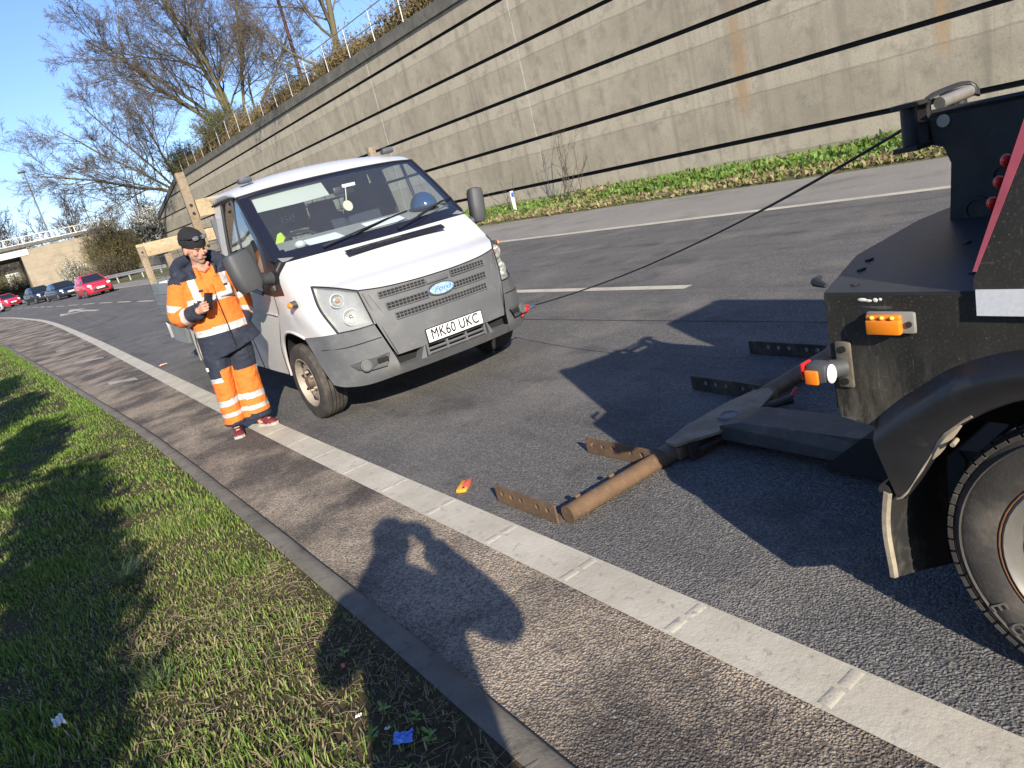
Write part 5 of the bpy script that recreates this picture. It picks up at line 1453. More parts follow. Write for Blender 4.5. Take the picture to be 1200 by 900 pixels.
m_steel = pm('worn_black_steel', (.046, .045, .044), .5, .3, var=.4, vs=10, dirt=((.09, .075, .06), .58, .8, 7), bump=.25, bs=40)
m_roll = pm('bare_steel_roller', (.46, .43, .37), .4, .6, var=.3, vs=14)
m_edge = pm('chipped_pale_edge', (.34, .29, .21), .9, var=.5, vs=20)
m_rub = pm('black_rubber', (.014, .014, .013), .75, var=.4, vs=12, dirt=((.085, .075, .06), .5, .72, 8))
TX = 1.78
WC = (.48, .375)
def arc(r, a0, a1, n): return [(WC[0]+r*math.cos(R(a0+(a1-a0)*i/n)), WC[1]+r*math.sin(R(a0+(a1-a0)*i/n))) for i in range(n+1)]
# body side with the wheel arch cut out
ar_ = arc(.50, 50, 175, 20)
out = [(1.128, 1.062), (1.122, .715), (1.115, .70), (1.03, .685), (1.0, .665), (.93, .70)] + ar_[2:] + [(-.02, .62), (-1.9, .62), (-1.9, 1.062)]
mb = MB(); mb.prism([(TX, y, z) for y, z in out], (.02, 0, 0))
side = mb.build('body_side', m_tb, tr, TO, smooth=False)
mb = MB(); mb.prism([(3.72, y, z) for y, z in out], (-.02, 0, 0)); mb.build('body_side', m_tb, tr, TO, smooth=False)
# rear skirt: chamfered plan
plan = [(TX+.001, 1.127), (2.22, 1.275), (2.74, 1.325), (3.28, 1.275), (3.719, 1.127)]
mb = MB(); mb.grid([[(x, y, z) for x, y in plan] for z in (.72, .9, 1.058)])
mb.build('rear_skirt', m_tb, tr, TO, smooth=False)
# flared wing around the wheel
def fl_curve(pts, n=30):
    half = catmull([(0, a, b) for a, b in pts], n)
    return half+[V((0, 2*WC[0]-p.y, p.z)) for p in half[-2::-1]]
K0 = fl_curve([(1.018, .70), (.955, .765), (.895, .812), (.79, .885), (.655, .932), (.48, .950)])
K1 = fl_curve([(1.004, .665), (.935, .730), (.88, .775), (.784, .848), (.655, .897), (.48, .915)])
K2 = fl_curve([(.992, .625), (.945, .640), (.885, .695), (.79, .785), (.657, .858), (.48, .878)])
K3 = fl_curve([(.955, .492), (.928, .515), (.868, .620), (.80, .728), (.657, .822), (.48, .848)])
rows = []
for k in range(len(K0)):
    rows.append([V((TX-.001, K0[k].y, K0[k].z)), V((TX-.030, K0[k].y*.35+K1[k].y*.65, K0[k].z*.35+K1[k].z*.65)), V((TX-.046, K1[k].y, K1[k].z)), V((TX-.052, K1[k].y*.5+K2[k].y*.5, K1[k].z*.5+K2[k].z*.5)), V((TX-.050, K2[k].y, K2[k].z)), V((TX-.040, K3[k].y, K3[k].z)), V((TX-.034, K3[k].y-.006, K3[k].z-.004)), V((TX+.03, K3[k].y, K3[k].z))])
mb = MB(); mb.grid(rows); mb.grid([[V((TX+.03, p.y, p.z)) for p in (rows[0][0], rows[0][4], rows[0][5])], rows[0][0:5:2]+[] if False else [rows[0][0], rows[0][4], rows[0][5]]])
m_archp = pm('scuffed_arch_plastic', (.018, .0185, .021), .36, var=.4, vs=5, dirt=((.075, .068, .055), .56, .78, 6), bump=.15, bs=60)
wf = mb.build('wheel_arch', m_archp, tr, TO, angle=70)
mb = MB(); n_ = 17
mb.tube([V((TX-.040, K3[k].y+.002, K3[k].z)) for k in range(n_)], [.0030+.0012*math.sin(k*1.3) for k in range(n_)], 6)
mb.tube([V((TX-.036, K3[k].y-.004, K3[k].z-.003)) for k in range(8, 15)], [.003, .009, .012, .011, .013, .009, .003], 7); o = mb.build('chipped_edge', m_edge, wf); o.location = -TO
mb = MB(); mb.cyl(V((TX-.03, K3[12].y-.02, K3[12].z-.016)), V((TX-.06, K3[12].y-.022, K3[12].z-.018)), .006, n=8); o = mb.build('bolt_end', m_edge, wf); o.location = -TO
# inner wheel housing and mud flap
mb = MB(); mb.grid([[(xx, WC[0]+.52*math.cos(math.pi*k/20), .44+.46*math.sin(math.pi*k/20)) for k in range(21)] for xx in (TX+.025, TX+.75)]); mb.box((TX+.75, WC[0], .60), (.02, 1.0, .5)); mb.build('wheel_housing', m_void, tr, TO)
mb = MB()
rows = []
for j in range(9):
    zb_ = j/8; yy = .975+.012*math.sin(j*.5)+.015*(j/8)**2
    rows.append([(TX-.035+.34*i/6, yy+.012*math.sin(i*.8)*(j/8), .505-(.275+.13*(i/6)**.8)*zb_) for i in range(7)])
front = [[(p[0], p[1]+.016, p[2]) for p in r] for r in rows]
mb.grid(rows); mb.grid(front, flip=True)
mb.build('mud_flap', m_rub, tr, TO)
fl_ = tr.children[-1]
mb = MB(); mb.tube([(TX-.036, .983+.012*math.sin(j*.5)+.015*(j/8)**2, .505-.275*j/8) for j in range(9)], .0125, 6); o = mb.build('pale_edge', m_edge, fl_); o.location = -TO
mb = MB(); mb.tube([(TX-.04, .99, .51), (TX+.3, .99, .51)], .018, 8); o = mb.build('flap_bar', m_steel, fl_); o.location = -TO
# deck plate
mb = MB(); mb.prism([(x, y, 1.058) for x, y in plan]+[(3.719, -1.9, 1.058), (TX+.001, -1.9, 1.058)], (0, 0, .012)); deck = mb.build('deck', m_tflat, tr, TO, smooth=False)
mb = MB()
for (x, y) in ((2.02, 1.15), (2.14, 1.19), (1.86, 1.08), (2.3, .98), (1.95, .82)): mb.bbox((x, y, 1.0725), (.03, .014, .006), .002)
mb.tube([(1.83, 1.148, 1.075), (1.86, 1.20, 1.08), (1.94, 1.235, 1.072)], [.006, .014, .008], 6)
o = mb.build('deck_studs', m_steel, deck); o.location = -TO
mb = MB()
for yy, w, hh in ((1.02, .014, .005), (1.003, .009, .004), (.985, .007, .006), (.972, .005, .004)): mb.ball((TX-.0005, yy, 1.047+(yy*37 % 1)*.004), (.002, w, hh), 9, 5)
o = mb.build('paint_chips', pm('bare_chip', (.62, .60, .55), .6), side); o.location = -TO
# amber side marker lamp with grey surround
mb = MB(); mb.bbox((TX-.008, .945, .992), (.016, .125, .058), .02); al = mb.build('side_marker', pm('grey_lamp_base', (.22, .215, .20), .6, var=.2, vs=20), tr, TO)
mb = MB(); mb.bbox((TX-.026, .955, .985), (.022, .088, .040), .005); mb.bbox((TX-.024, .955, 1.010), (.018, .086, .014), .004); o = mb.build('lens', m_amber, al); o.location = -TO
mb = MB()
for dy in (-.026, 0, .026): mb.ball((TX-.034, .955+dy, 1.011), (.006, .007, .005), 8, 6)
o = mb.build('bulbs', pm('bright_amber_bulb', (.95, .62, .12), .15), al); o.location = -TO
mb = MB(); mb.cyl((TX-.020, .896, .99), (TX-.014, .896, .99), .008, n=10); o = mb.build('screw', m_steel, al); o.location = -TO
# outline marker on a stalk at the rear corner: red, orange and white lenses
mb = MB(); mb.bbox((TX-.006, 1.085, .865), (.012, .045, .135), .02); mk = mb.build('outline_marker', pm('grimy_bracket', (.14, .12, .09), .85, var=.5, vs=25), tr, TO)
mb = MB(); mb.tube([(TX-.01, 1.088, .858), (TX-.03, 1.098, .860), (TX-.05, 1.11, .862)], [.028, .026, .030], 12); mb.bbox((TX-.066, 1.125, .862), (.06, .07, .062), .02); o = mb.build('stalk', m_mirror, mk); o.location = -TO
mb = MB(); mb.bbox((TX-.099, 1.130, .855), (.012, .040, .042), .008); o = mb.build('orange_lens', pm('orange_lens', (.85, .20, .015), .3), mk); o.location = -TO
mb = MB(); mb.ball((TX-.070, 1.088, .860), (.020, .011, .028), 14, 8); o = mb.build('white_lens', pm('white_lens', (.80, .80, .78), .3), mk); o.location = -TO
mb = MB(); mb.bbox((TX-.070, 1.163, .866), (.045, .012, .05), .006); o = mb.build('red_lens', pm('red_lens', (.55, .02, .02), .3), mk); o.location = -TO
mb = MB()
for z in (.818, .912): mb.cyl((TX-.016, 1.083, z), (TX-.010, 1.083, z), .010, n=8)
o = mb.build('bolt', m_void, mk); o.location = -TO
# tall side locker with slanted rear edge, red tape and white reflective strip
for X0, dx in ((TX-.012, .05), (3.70, .03)):
    pts = [(.752, 1.012), (.745, 1.10), (.440, 1.98), (.25, 2.05), (-1.7, 2.05), (-1.7, 1.012)]
    mb = MB(); mb.prism([(X0, y, z) for y, z in pts], (dx, 0, 0)); lk = mb.build('side_locker', m_tb, tr, TO, smooth=False)
    if X0 < 2:
        mb = MB()
        mb.prism([(X0-.002, .745, 1.12), (X0-.002, .442, 1.975), (X0-.002, .395, 1.965), (X0-.002, .737, 1.12)], (.004, 0, 0))
        o = mb.build('red_tape', pm('faded_red_tape', (.40, .085, .125), .5, var=.3, vs=9), lk, smooth=False); o.location = -TO
        mb = MB(); mb.box((X0-.003, -.25, 1.0465), (.004, 1.98, .062)); o = mb.build('white_reflective_strip', pm('reflective_white', (.62, .65, .68), .35, spec=.7, var=.15, vs=120), lk, smooth=False); o.location = -TO
        mb = MB(); mb.bbox((X0+.085, .685, 1.30), (.07, .03, .16), .012, Euler((R(19), 0, 0)).to_matrix()); lc = mb.build('rear_lamp', m_steel, lk); lc.location = -TO
        mb = MB()
        for i in range(3): mb.ball((X0+.060, .722-.0155*i, 1.262+.045*i), (.016, .011, .014), 10, 8)
        o = mb.build('red_lenses', pm('glowing_red_lens', (.75, .03, .02), .2), lc); 
# sloping boards added beside the winch opening, outlines shaped to fill the truck's shadow
for xa, xb, zi, xm, zm in ((TX+.045, 2.695, 1.50, 2.30, 1.90), (3.70, 2.985, 1.62, 3.04, 1.96)):
    sl = lambda z: .735-(z-1.075)*.337
    mb = MB(); mb.prism([(xa, sl(1.075), 1.075), (xb, sl(1.075), 1.075), (xb, sl(zi), zi), (xm, sl(zm), zm), (xa, sl(1.965), 1.965)], (0, -.03, -.008)); mb.build('rear_board', m_tb, tr, TO, smooth=False)
# winch mast with fairlead rollers
mast = [(1.245, 1.43), (1.237, 1.330), (1.205, 1.318), (1.185, 1.262), (1.20, 1.07), (.2, 1.07), (.2, 1.43)]
mb = MB(); mb.prism([(2.70, y, z) for y, z in mast], (.03, 0, 0)); mb.prism([(2.98, y, z) for y, z in mast], (-.03, 0, 0)); mb.box((2.84, .7, 1.42), (.24, 1.0, .018)); mb.box((2.84, 1.16, 1.15), (.24, .03, .15)); mb.tube([(2.70, 1.235, 1.437), (2.70, .2, 1.437)], .012, 6); ms = mb.build('winch_mast', m_steel, tr, TO, smooth=False)
mb = MB()
for (y, z, r) in ((1.03, 1.20, .035), (1.11, 1.095, .045)): mb.lathe([(.0, r), (.008, r), (.008, r*.75), (.003, r*.7), (.003, 0)], (2.70, y, z), (-1, 0, 0), 24)
o = mb.build('boss', m_steel, ms); o.location = -TO
mb = MB(); mb.cyl((2.692, 1.198, 1.405), (2.70, 1.198, 1.405), .021, n=18); o = mb.build('pin_end', m_roll, ms); o.location = -TO
mb = MB(); mb.cyl((2.645, 1.285, 1.348), (2.645, 1.285, 1.475), .026, n=16); o = mb.build('upright_roller', m_steel, ms); o.location = -TO; mb = MB(); mb.cyl((3.02, 1.285, 1.348), (3.02, 1.285, 1.475), .026, n=16); o = mb.build('upright_roller', m_steel, ms); o.location = -TO
mb = MB()
mb.box((2.83, 1.285, 1.338), (.46, .08, .016)); mb.box((2.735, 1.285, 1.41), (.035, .05, .13)); mb.box((2.655, 1.285, 1.481), (.11, .075, .014)); mb.box((2.93, 1.285, 1.412), (.035, .05, .13)); mb.box((3.01, 1.285, 1.481), (.11, .075, .014)); o = mb.build('fairlead_frame', m_steel, ms, smooth=False); o.location = -TO
mb = MB(); mb.cyl((2.735, 1.225, 1.462), (2.90, 1.20, 1.474), .021, n=18); o = mb.build('steel_roller', m_roll, ms); o.location = -TO
mb = MB(); mb.tube(catmull([(2.715, 1.26, 1.468), (2.73, 1.245, 1.492), (2.90, 1.215, 1.505), (2.93, 1.19, 1.485), (2.915, 1.18, 1.455)], 14), [(.006, .012)]*14, 8); o = mb.build('roller_guard', m_steel, ms); o.location = -TO
# hidden forward part: cab, chassis, wheels (their shadow falls on the road)
mb = MB(); mb.box((2.74, -1.6, .62), (.9, 5.2, .24)); mb.box((2.74, .48, .375), (1.7, .16, .16)); mb.build('chassis', m_chas, tr, TO, smooth=False)
mb = MB()
cabp = [(-2.2, .55), (-2.2, 2.45), (-2.35, 2.6), (-3.5, 2.6), (-3.85, 2.2), (-4.05, 1.5), (-4.1, .5)]
mb.prism([(1.80, y, z) for y, z in cabp], (1.88, 0, 0)); cab = mb.build('cab', m_tb, tr, TO, smooth=False)
mb = MB(); mb.add([(1.795, -2.75, 1.5), (1.795, -3.75, 1.5), (1.795, -3.5, 2.3), (1.795, -2.75, 2.3)], [(0, 1, 2, 3)]); mb.add([(3.685, -2.75, 1.5), (3.685, -3.75, 1.5), (3.685, -3.5, 2.3), (3.685, -2.75, 2.3)], [(0, 3, 2, 1)]); o = mb.build('window', m_carglass, cab, smooth=False); o.location = -TO
mb = MB(); mb.bbox((2.74, -2.75, 2.68), (1.5, .3, .14), .05); o = mb.build('light_bar', m_amber, cab); o.location = -TO
# wheels
m_trtyre = pm('truck_tyre_rubber', (.050, .045, .039), .85, var=.4, vs=9, dirt=((.12, .105, .085), .48, .74, 6), bump=.35, bs=90, bd=.003)
def truck_wheel(c, s):
    c = V(c); h = .105; Rt = .385; ax = V((s, 0, 0))
    mb = MB(); mb.lathe([(-h, .255), (-h, .34), (-h*.85, .372), (-h*.6, Rt-.002), (h*.6, Rt-.002), (h*.80, .379), (h*.93, .362), (h*1.02, .335), (h*1.05, .30), (h*1.0, .268), (h*.9, .252), (h*.5, .24)], c, ax, 72)
    w = mb.build('wheel', m_trtyre, tr, TO, angle=50)
    mb = MB(); u, v = frame(ax)
    for k in range(64):
        a = 2*math.pi*k/64; d = u*math.cos(a)+v*math.sin(a); tg = (u*-math.sin(a)+v*math.cos(a))
        p = c+ax*(h*.78)+d*.3725
        m3 = Matrix((tg, d, ax)).transposed()
        mb.box(p+ax*.004, (.029, .012, .040), m3)
        mb.box(c+ax*(h*.30)+d*.384+tg*.012, (.030, .008, .05), m3)
        mb.box(c-ax*(h*.25)+d*.384, (.030, .008, .05), m3)
    o = mb.build('tread_blocks', m_trtyre, w, smooth=False); o.location = -TO
    mb = MB()
    for rr_ in (.348,): mb.lathe([(h*1.035-.004 if rr_ > .31 else h*1.04, rr_-.003), (h*1.06 if rr_ > .31 else h*1.062, rr_), (h*1.035 if rr_ > .31 else h*1.04, rr_+.003)], c, ax, 72)
    o = mb.build('sidewall_rib', m_trtyre, w); o.location = -TO
    mb = MB(); mb.lathe([(h*.95, .252), (h*1.0, .245), (h*.9, .235), (h*.4, .225), (h*.35, .20), (h*.55, .17), (h*.55, .12), (h*.9, .10), (h*.9, 0)], c, ax, 48); rm = mb.build('rim', pm('grey_truck_rim', (.19, .18, .165), .5, .4, var=.3, vs=8), w); rm.location = -TO
    mb = MB(); mb.lathe([(h*.97, .2525), (h*.985, .256), (h*.96, .259)], c, ax, 48); o = mb.build('rust_ring', pm('rust_ring', (.17, .075, .03), .9, var=.4, vs=30), w); o.location = -TO
    return w
wl_ = truck_wheel((1.905, .48, .383), -1); truck_wheel((3.59, .48, .383), 1)
truck_wheel((1.93, -3.15, .383), -1); truck_wheel((3.55, -3.15, .383), 1)
m_letter = pm('raised_sidewall_letter', (.12, .11, .095), .85)
for ch, ang in (('G', 246), ('E', 233.5), ('D', 221)):
    a = R(ang); yy, zz_ = WC[0]-.318*math.cos(a)*1, .383+.318*math.sin(a)
    yy = .48+.318*math.cos(R(180-ang+180)); zz_ = .383+.318*math.sin(R(180-ang+180))
for ch, th in (('G', -48), ('E', -36)):
    a = R(th); rad = V((0, math.cos(a), math.sin(a))); tan = V((0, -math.sin(a), math.cos(a)))
    p = V((1.905-.1115, .48, .383))+rad*.318
    # seen from -x: text right is -y for the viewer, letters stand outward
    o = text_obj(ch, .062, m_letter, wl_, basis(p, tan.cross(V((0, 0, 0))) if False else -tan, rad), 'sidewall_letter', .0008, sx=.8); o.location = -TO

# ------------------------------------------------------------------ lifting arm lying on the road
def rust():
    t = NT('rusty_steel')
    n = t.noise(7, 8, .7); n2 = t.noise(30, 6, .7)
    c = t.mix(t.ramp(n, [(.3, 0), (.7, 1)]), (.185, .112, .062), (.10, .066, .042))
    c = t.mix(t.ramp(n2, [(.55, 0), (.75, .8)]), c, (.29, .215, .145))
    c = t.mix(t.ramp(t.noise(3, 6), [(.58, 0), (.72, .7)]), c, (.05, .04, .035))
    t.set(col=c, rough=.8, spec=.3, metal=.15); t.bump(t.noise(60, 6, .7), .4, .004); return t.mat
m_rust = rust()
m_dsteel = pm('dark_worn_steel', (.060, .050, .042), .55, .3, var=.4, vs=9, dirt=((.15, .105, .07), .48, .72, 8), bump=.3, bs=50)
mb = MB(); mb.tube([(1.695, 2.475, .048), (2.37, 2.48, .048)], .044, 20); cb_ = mb.build('lift_crossbar', m_rust, tr, TO)
mb = MB(); mb.tube([(2.34, 2.48, .05), (2.50, 2.482, .05)], .050, 20); mb.tube([(3.1, 2.49, .055), (3.98, 2.505, .055)], .044, 20); mb.bbox((2.84, 2.47, .050), (.86, .11, .078), .015); m_brown = pm('brown_worn_steel', (.17, .125, .088), .6, .2, var=.45, vs=9, dirt=((.07, .052, .038), .5, .75, 7), bump=.3, bs=50); o = mb.build('inner_bar', m_brown, cb_); o.location = -TO
def holed(name, p0, p1, h, th, mat, parent, holes):
    """upright plate on a foot flange with a row of round holes cut through"""
    p0, p1 = V(p0), V(p1); L = (p1-p0).length; d = (p1-p0)/L; up = V((0, 0, 1)); nn = d.cross(up).normalized()
    mb = MB(); mb.prism([p0-nn*th/2, p1-nn*th/2, p1-nn*th/2+up*h*.94-d*.0, p1-nn*th/2-d*.012+up*h, p0-nn*th/2+up*h], nn*th)
    a = bpy.data.objects.new('a', mb.mesh('a', mat)); COL.objects.link(a)
    cb = MB()
    for hh in holes:
        c = p0+d*hh+up*h*.60; cb.tube([c-nn*.03, c+nn*.03], h*.165, 14)
    for hh in (holes[0]+.04, holes[1]+.042):
        c = p0+d*hh+up*h*.60; cb.tube([c-nn*.03, c+nn*.03], h*.06, 8)
    b = bpy.data.objects.new('b', cb.mesh('b', mat)); COL.objects.link(b)
    md = a.modifiers.new('b', 'BOOLEAN'); md.object = b; md.operation = 'DIFFERENCE'; md.solver = 'EXACT'
    dg = bpy.context.evaluated_depsgraph_get(); dg.update()
    me = bpy.data.meshes.new_from_object(a.evaluated_get(dg))
    bpy.data.objects.remove(a); bpy.data.objects.remove(b)
    bm = bmesh.new(); bm.from_mesh(me)
    w = nn*.055
    q = [p0+nn*(th*.5), p1+nn*(th*.5), p1-d*.05+w, p0+d*.03+w]
    lo = [bm.verts.new(p) for p in q]; hi = [bm.verts.new(p+up*.009) for p in q]
    for f in ((0, 1, 2, 3),): bm.faces.new([hi[k] for k in f])
    for k in range(4): bm.faces.new([lo[k], lo[(k+1) % 4], hi[(k+1) % 4], hi[k]])
    bm.to_mesh(me); bm.free(); me.name = name
    for p in me.polygons: p.use_smooth = False; p.material_index = 0
    if not me.materials: me.materials.append(mat)
    o = bpy.data.objects.new(name, me); COL.objects.link(o); o.parent = parent; return o
hs = [.11, .205, .335, .415, .49]
hs = [.06, .14, .27, .35, .43]
for (a, b, mt) in (((1.662, 2.515, .008), (1.655, 3.0, .008), m_rust), ((2.315, 2.52, .008), (2.297, 3.0, .008), m_rust), ((3.262, 2.52, .008), (3.29, 3.07, .008), m_dsteel), ((3.985, 2.55, .008), (3.99, 3.135, .008), m_dsteel)):
    o = holed('tine', a, b, .092, .010, mt, cb_, hs); o.location = -TO
# flat diamond plate over the pivot
mb = MB(); pl = [(2.40, 2.42), (2.41, 2.50), (2.62, 2.535), (2.95, 2.535), (3.16, 2.50), (3.22, 2.44), (3.16, 2.37), (2.95, 2.31), (2.62, 2.315)]
mb.prism([(x, y, .096) for x, y in pl], (0, 0, .014)); pv = mb.build('pivot_plate', m_rust if False else pm('polished_worn_steel', (.30, .235, .165), .55, .15, var=.4, vs=8, dirt=((.13, .095, .065), .48, .72, 7), bump=.25, bs=50), cb_, smooth=False); pv.location = -TO
mb = MB(); mb.lathe([(.0, .066), (.012, .064), (.014, .05), (.008, .046), (.008, .0)], (2.80, 2.39, .110), (0, 0, 1), 28); o = mb.build('pivot_cap', pm('grey_pivot_cap', (.20, .20, .20), .45, .5, var=.3, vs=30), pv)
mb = MB()
mb.prism([(2.45, 2.37, .0), (3.15, 2.37, .0), (3.15, 2.37, .09), (2.45, 2.37, .09)], (0, .02, 0)); mb.tube([(2.5, 2.355, .05), (2.66, 2.35, .05)], .018, 8); mb.tube([(2.62, 2.345, .06), (2.66, 2.345, .035)], .012, 6); o = mb.build('lock_pins', m_dsteel, cb_, smooth=False); o.location = -TO
mb = MB(); mb.tube([(3.0, 2.37, .075), (3.10, 2.29, .085), (3.15, 2.25, .09)], [.022, .022, .026], 10); hd = mb.build('locking_handle', m_dsteel, cb_); hd.location = -TO
mb = MB(); mb.tube([(3.15, 2.25, .105), (3.20, 2.25, .135)], .012, 8); o = mb.build('red_grip', m_redp, hd)
for (x, y) in ((1.80, 2.513), (2.03, 2.518)):
    mb = MB(); mb.bbox((x, y, .088), (.03, .02, .014), .004); o = mb.build('weld_lug', m_rust, cb_); o.location = -TO
# boom from the pivot back under the truck
mb = MB(); mb.prism([(2.64, 2.33, .055), (2.64, 2.33, .13), (2.66, 2.22, .155), (2.66, 1.85, .165), (2.66, 1.0, .19), (2.66, .2, .2), (2.66, .2, .04), (2.66, 2.2, .04)], (.22, 0, 0)); bm_ = mb.build('lift_boom', pm('scuffed_boom_paint', (.085, .082, .080), .55, .2, var=.45, vs=6, dirt=((.17, .14, .105), .52, .74, 9), bump=.25, bs=40), tr, TO, smooth=False)
mb = MB(); mb.prism([(2.60, 1.75, .03), (2.60, 1.55, .21), (2.60, .3, .26), (2.60, .3, .03)], (.36, 0, 0)); mb.cyl((2.58, 1.45, .12), (3.0, 1.45, .12), .04, n=14); mb.cyl((2.58, 1.2, .18), (3.0, 1.2, .18), .05, n=14); o = mb.build('boom_sleeve', m_chas, bm_, smooth=False); o.location = -TO

# ------------------------------------------------------------------ winch cable
def cable():
    a = V((2.70, 1.30, 1.415)); b = HOOK+V((.10, -.05, .01))
    pts = [V((2.76, 1.0, 1.415)), a]
    n = 40
    for i in range(1, n+1):
        t = i/n; p = a.lerp(b, t); p.z -= .10*4*t*(1-t)*(1-.35*t)
        pts.append(p)
    A = MB()
    A.tube(pts, [.0065 if i < 10 else .0052 for i in range(len(pts))], 6)
    o = A.build('winch_cable', pm('dark_wire_rope', (.035, .032, .03), .6, .3, var=.5, vs=40), None, a)
    tag(o, 'dark steel winch cable stretched from the recovery truck to the pickup bumper', 'cable')
cable()

# ------------------------------------------------------------------ people
def voxel(mb, size, sm=3, k=.5):
    me = mb.mesh('tmp', [], smooth=False)
    ob = bpy.data.objects.new('tmp', me); COL.objects.link(ob)
    md = ob.modifiers.new('r', 'REMESH'); md.mode = 'VOXEL'; md.voxel_size = size
    s = ob.modifiers.new('s', 'SMOOTH'); s.iterations = sm; s.factor = k
    dg = bpy.context.evaluated_depsgraph_get(); dg.update()
    out = bpy.data.meshes.new_from_object(ob.evaluated_get(dg))
    bpy.data.objects.remove(ob); bpy.data.meshes.remove(me)
    return out
def skin_obj(name, me, mats, pick, parent):
    me.materials.clear()
    for m in mats: me.materials.append(m)
    n = len(me.polygons); c = np.zeros(n*3); me.polygons.foreach_get('center', c); c = c.reshape(-1, 3)
    me.polygons.foreach_set('material_index', [int(pick(V(p))) for p in c])
    me.polygons.foreach_set('use_smooth', [True]*n); me.name = name; me.update()
    o = bpy.data.objects.new(name, me); COL.objects.link(o)
    if parent is not None: o.parent = parent
    return o
def folds(me, amp, seed):
    """shallow cloth creases"""
    from mathutils import noise as mn
    nn = np.zeros(len(me.vertices)*3); me.vertices.foreach_get('normal', nn); nn = nn.reshape(-1, 3).tolist()
    for i, v in enumerate(me.vertices):
        p = v.co.copy(); w = mn.noise(V((p.x*9+seed, p.y*9, p.z*14)))*.6+mn.noise(V((p.x*22, p.y*22+seed, p.z*30)))*.4
        r = 1-abs(w)*2.2
        v.co = p+V(nn[i])*(amp*(r-.55))
def head_mb(mb, c, Rm):
    B = lambda o, r, nu=18, nv=12: mb.ball(V(c)+Rm @ V(o), r, nu, nv, Rm)
    B((0, .012, .02), (.077, .098, .105)); B((0, -.022, -.052), (.062, .070, .070)); B((0, -.062, -.098), (.030, .024, .022))
    B((0, -.097, -.016), (.012, .016, .027)); B((0, -.103, -.029), (.015, .013, .011)); B((0, -.080, .022), (.058, .018, .013))
    for s in (-1, 1):
        B((s*.080, .014, -.012), (.010, .022, .032)); B((s*.045, -.066, -.025), (.024, .020, .022)); B((s*.02, -.086, -.066), (.018, .011, .008))
m_skin = NT('skin'); m_skin.set(col=m_skin.mix(m_skin.ramp(m_skin.noise(30, 4), [(.35, 0), (.7, 1)]), (.50, .275, .195), (.43, .22, .155)), rough=.5, spec=.35, sub=.08); m_skin = m_skin.mat
m_stub = pm('stubbled_skin', (.36, .22, .165), .6, var=.25, vs=90)
m_lip = pm('lip', (.36, .15, .12), .5); m_brow = pm('eyebrow_hair', (.10, .06, .035), .8); m_sock = pm('eye_socket_skin', (.37, .19, .135), .6)  # darker socket colour paints in the shade of uncarved eye sockets
def face_pick(c, Rm):
    Ri = Rm.transposed()
    def f(p):
        q = Ri @ (p-V(c))
        if abs(q.x) < .16 and -.14 < q.z < .14 and q.y < .0:
            if abs(abs(q.x)-.032) < .019 and abs(q.z-.026-.05*0) < .0055 and q.y < -.07: return 3
            if abs(abs(q.x)-.031) < .014 and abs(q.z-.004) < .009 and q.y < -.06: return 4
            if abs(q.x) < .024 and abs(q.z+.068) < .0065 and q.y < -.07: return 2
            if q.z < -.045 and q.y < -.02 or (abs(q.x) < .03 and -.062 < q.z < -.045 and q.y < -.08): return 1
        return 0
    return f
def eyes(c, Rm, parent):
    mb = MB()
    for s in (-1, 1): mb.ball(V(c)+Rm @ V((s*.031, -.078, .003)), (.011, .008, .006), 10, 6, Rm)
    e = mb.build('eyes', pm('eye_white', (.20, .15, .125), .4), parent)
    mb = MB()
    for s in (-1, 1): mb.ball(V(c)+Rm @ V((s*.031+.002, -.0835, .001)), (.005, .004, .005), 8, 6, Rm)
    mb.build('iris', m_void, e)

m_orange = NT('hi_vis_orange')
_c = m_orange.mix(m_orange.ramp(m_orange.noise(7, 7, .7), [(.36, 0), (.72, 1)]), (.74, .185, .034), (.63, .148, .030))
_c = m_orange.mix(m_orange.ramp(m_orange.noise(17, 6, .75), [(.60, 0), (.76, .6)]), _c, (.34, .115, .035))
m_orange.set(col=_c, rough=.85, spec=.2); m_orange.bump(m_orange.noise(26, 5, .65), .35, .012); m_orange = m_orange.mat
m_navyc = pm('navy_work_cloth', (.020, .026, .046), .9, var=.35, vs=9, dirt=((.075, .072, .07), .56, .8, 8), bump=.35, bs=30, bd=.01)
m_refl2 = pm('silver_reflective_tape', (.56, .57, .57), .45, .15, var=.25, vs=14, bump=.2, bs=40)
m_hat = pm('black_knit', (.012, .012, .013), .95, var=.3, vs=60, bump=.7, bs=220, bd=.003)
m_maroon = pm('maroon_shoe', (.16, .022, .032), .6, var=.4, vs=20); m_sole = pm('pale_shoe_sole', (.45, .42, .36), .8, var=.3, vs=20)

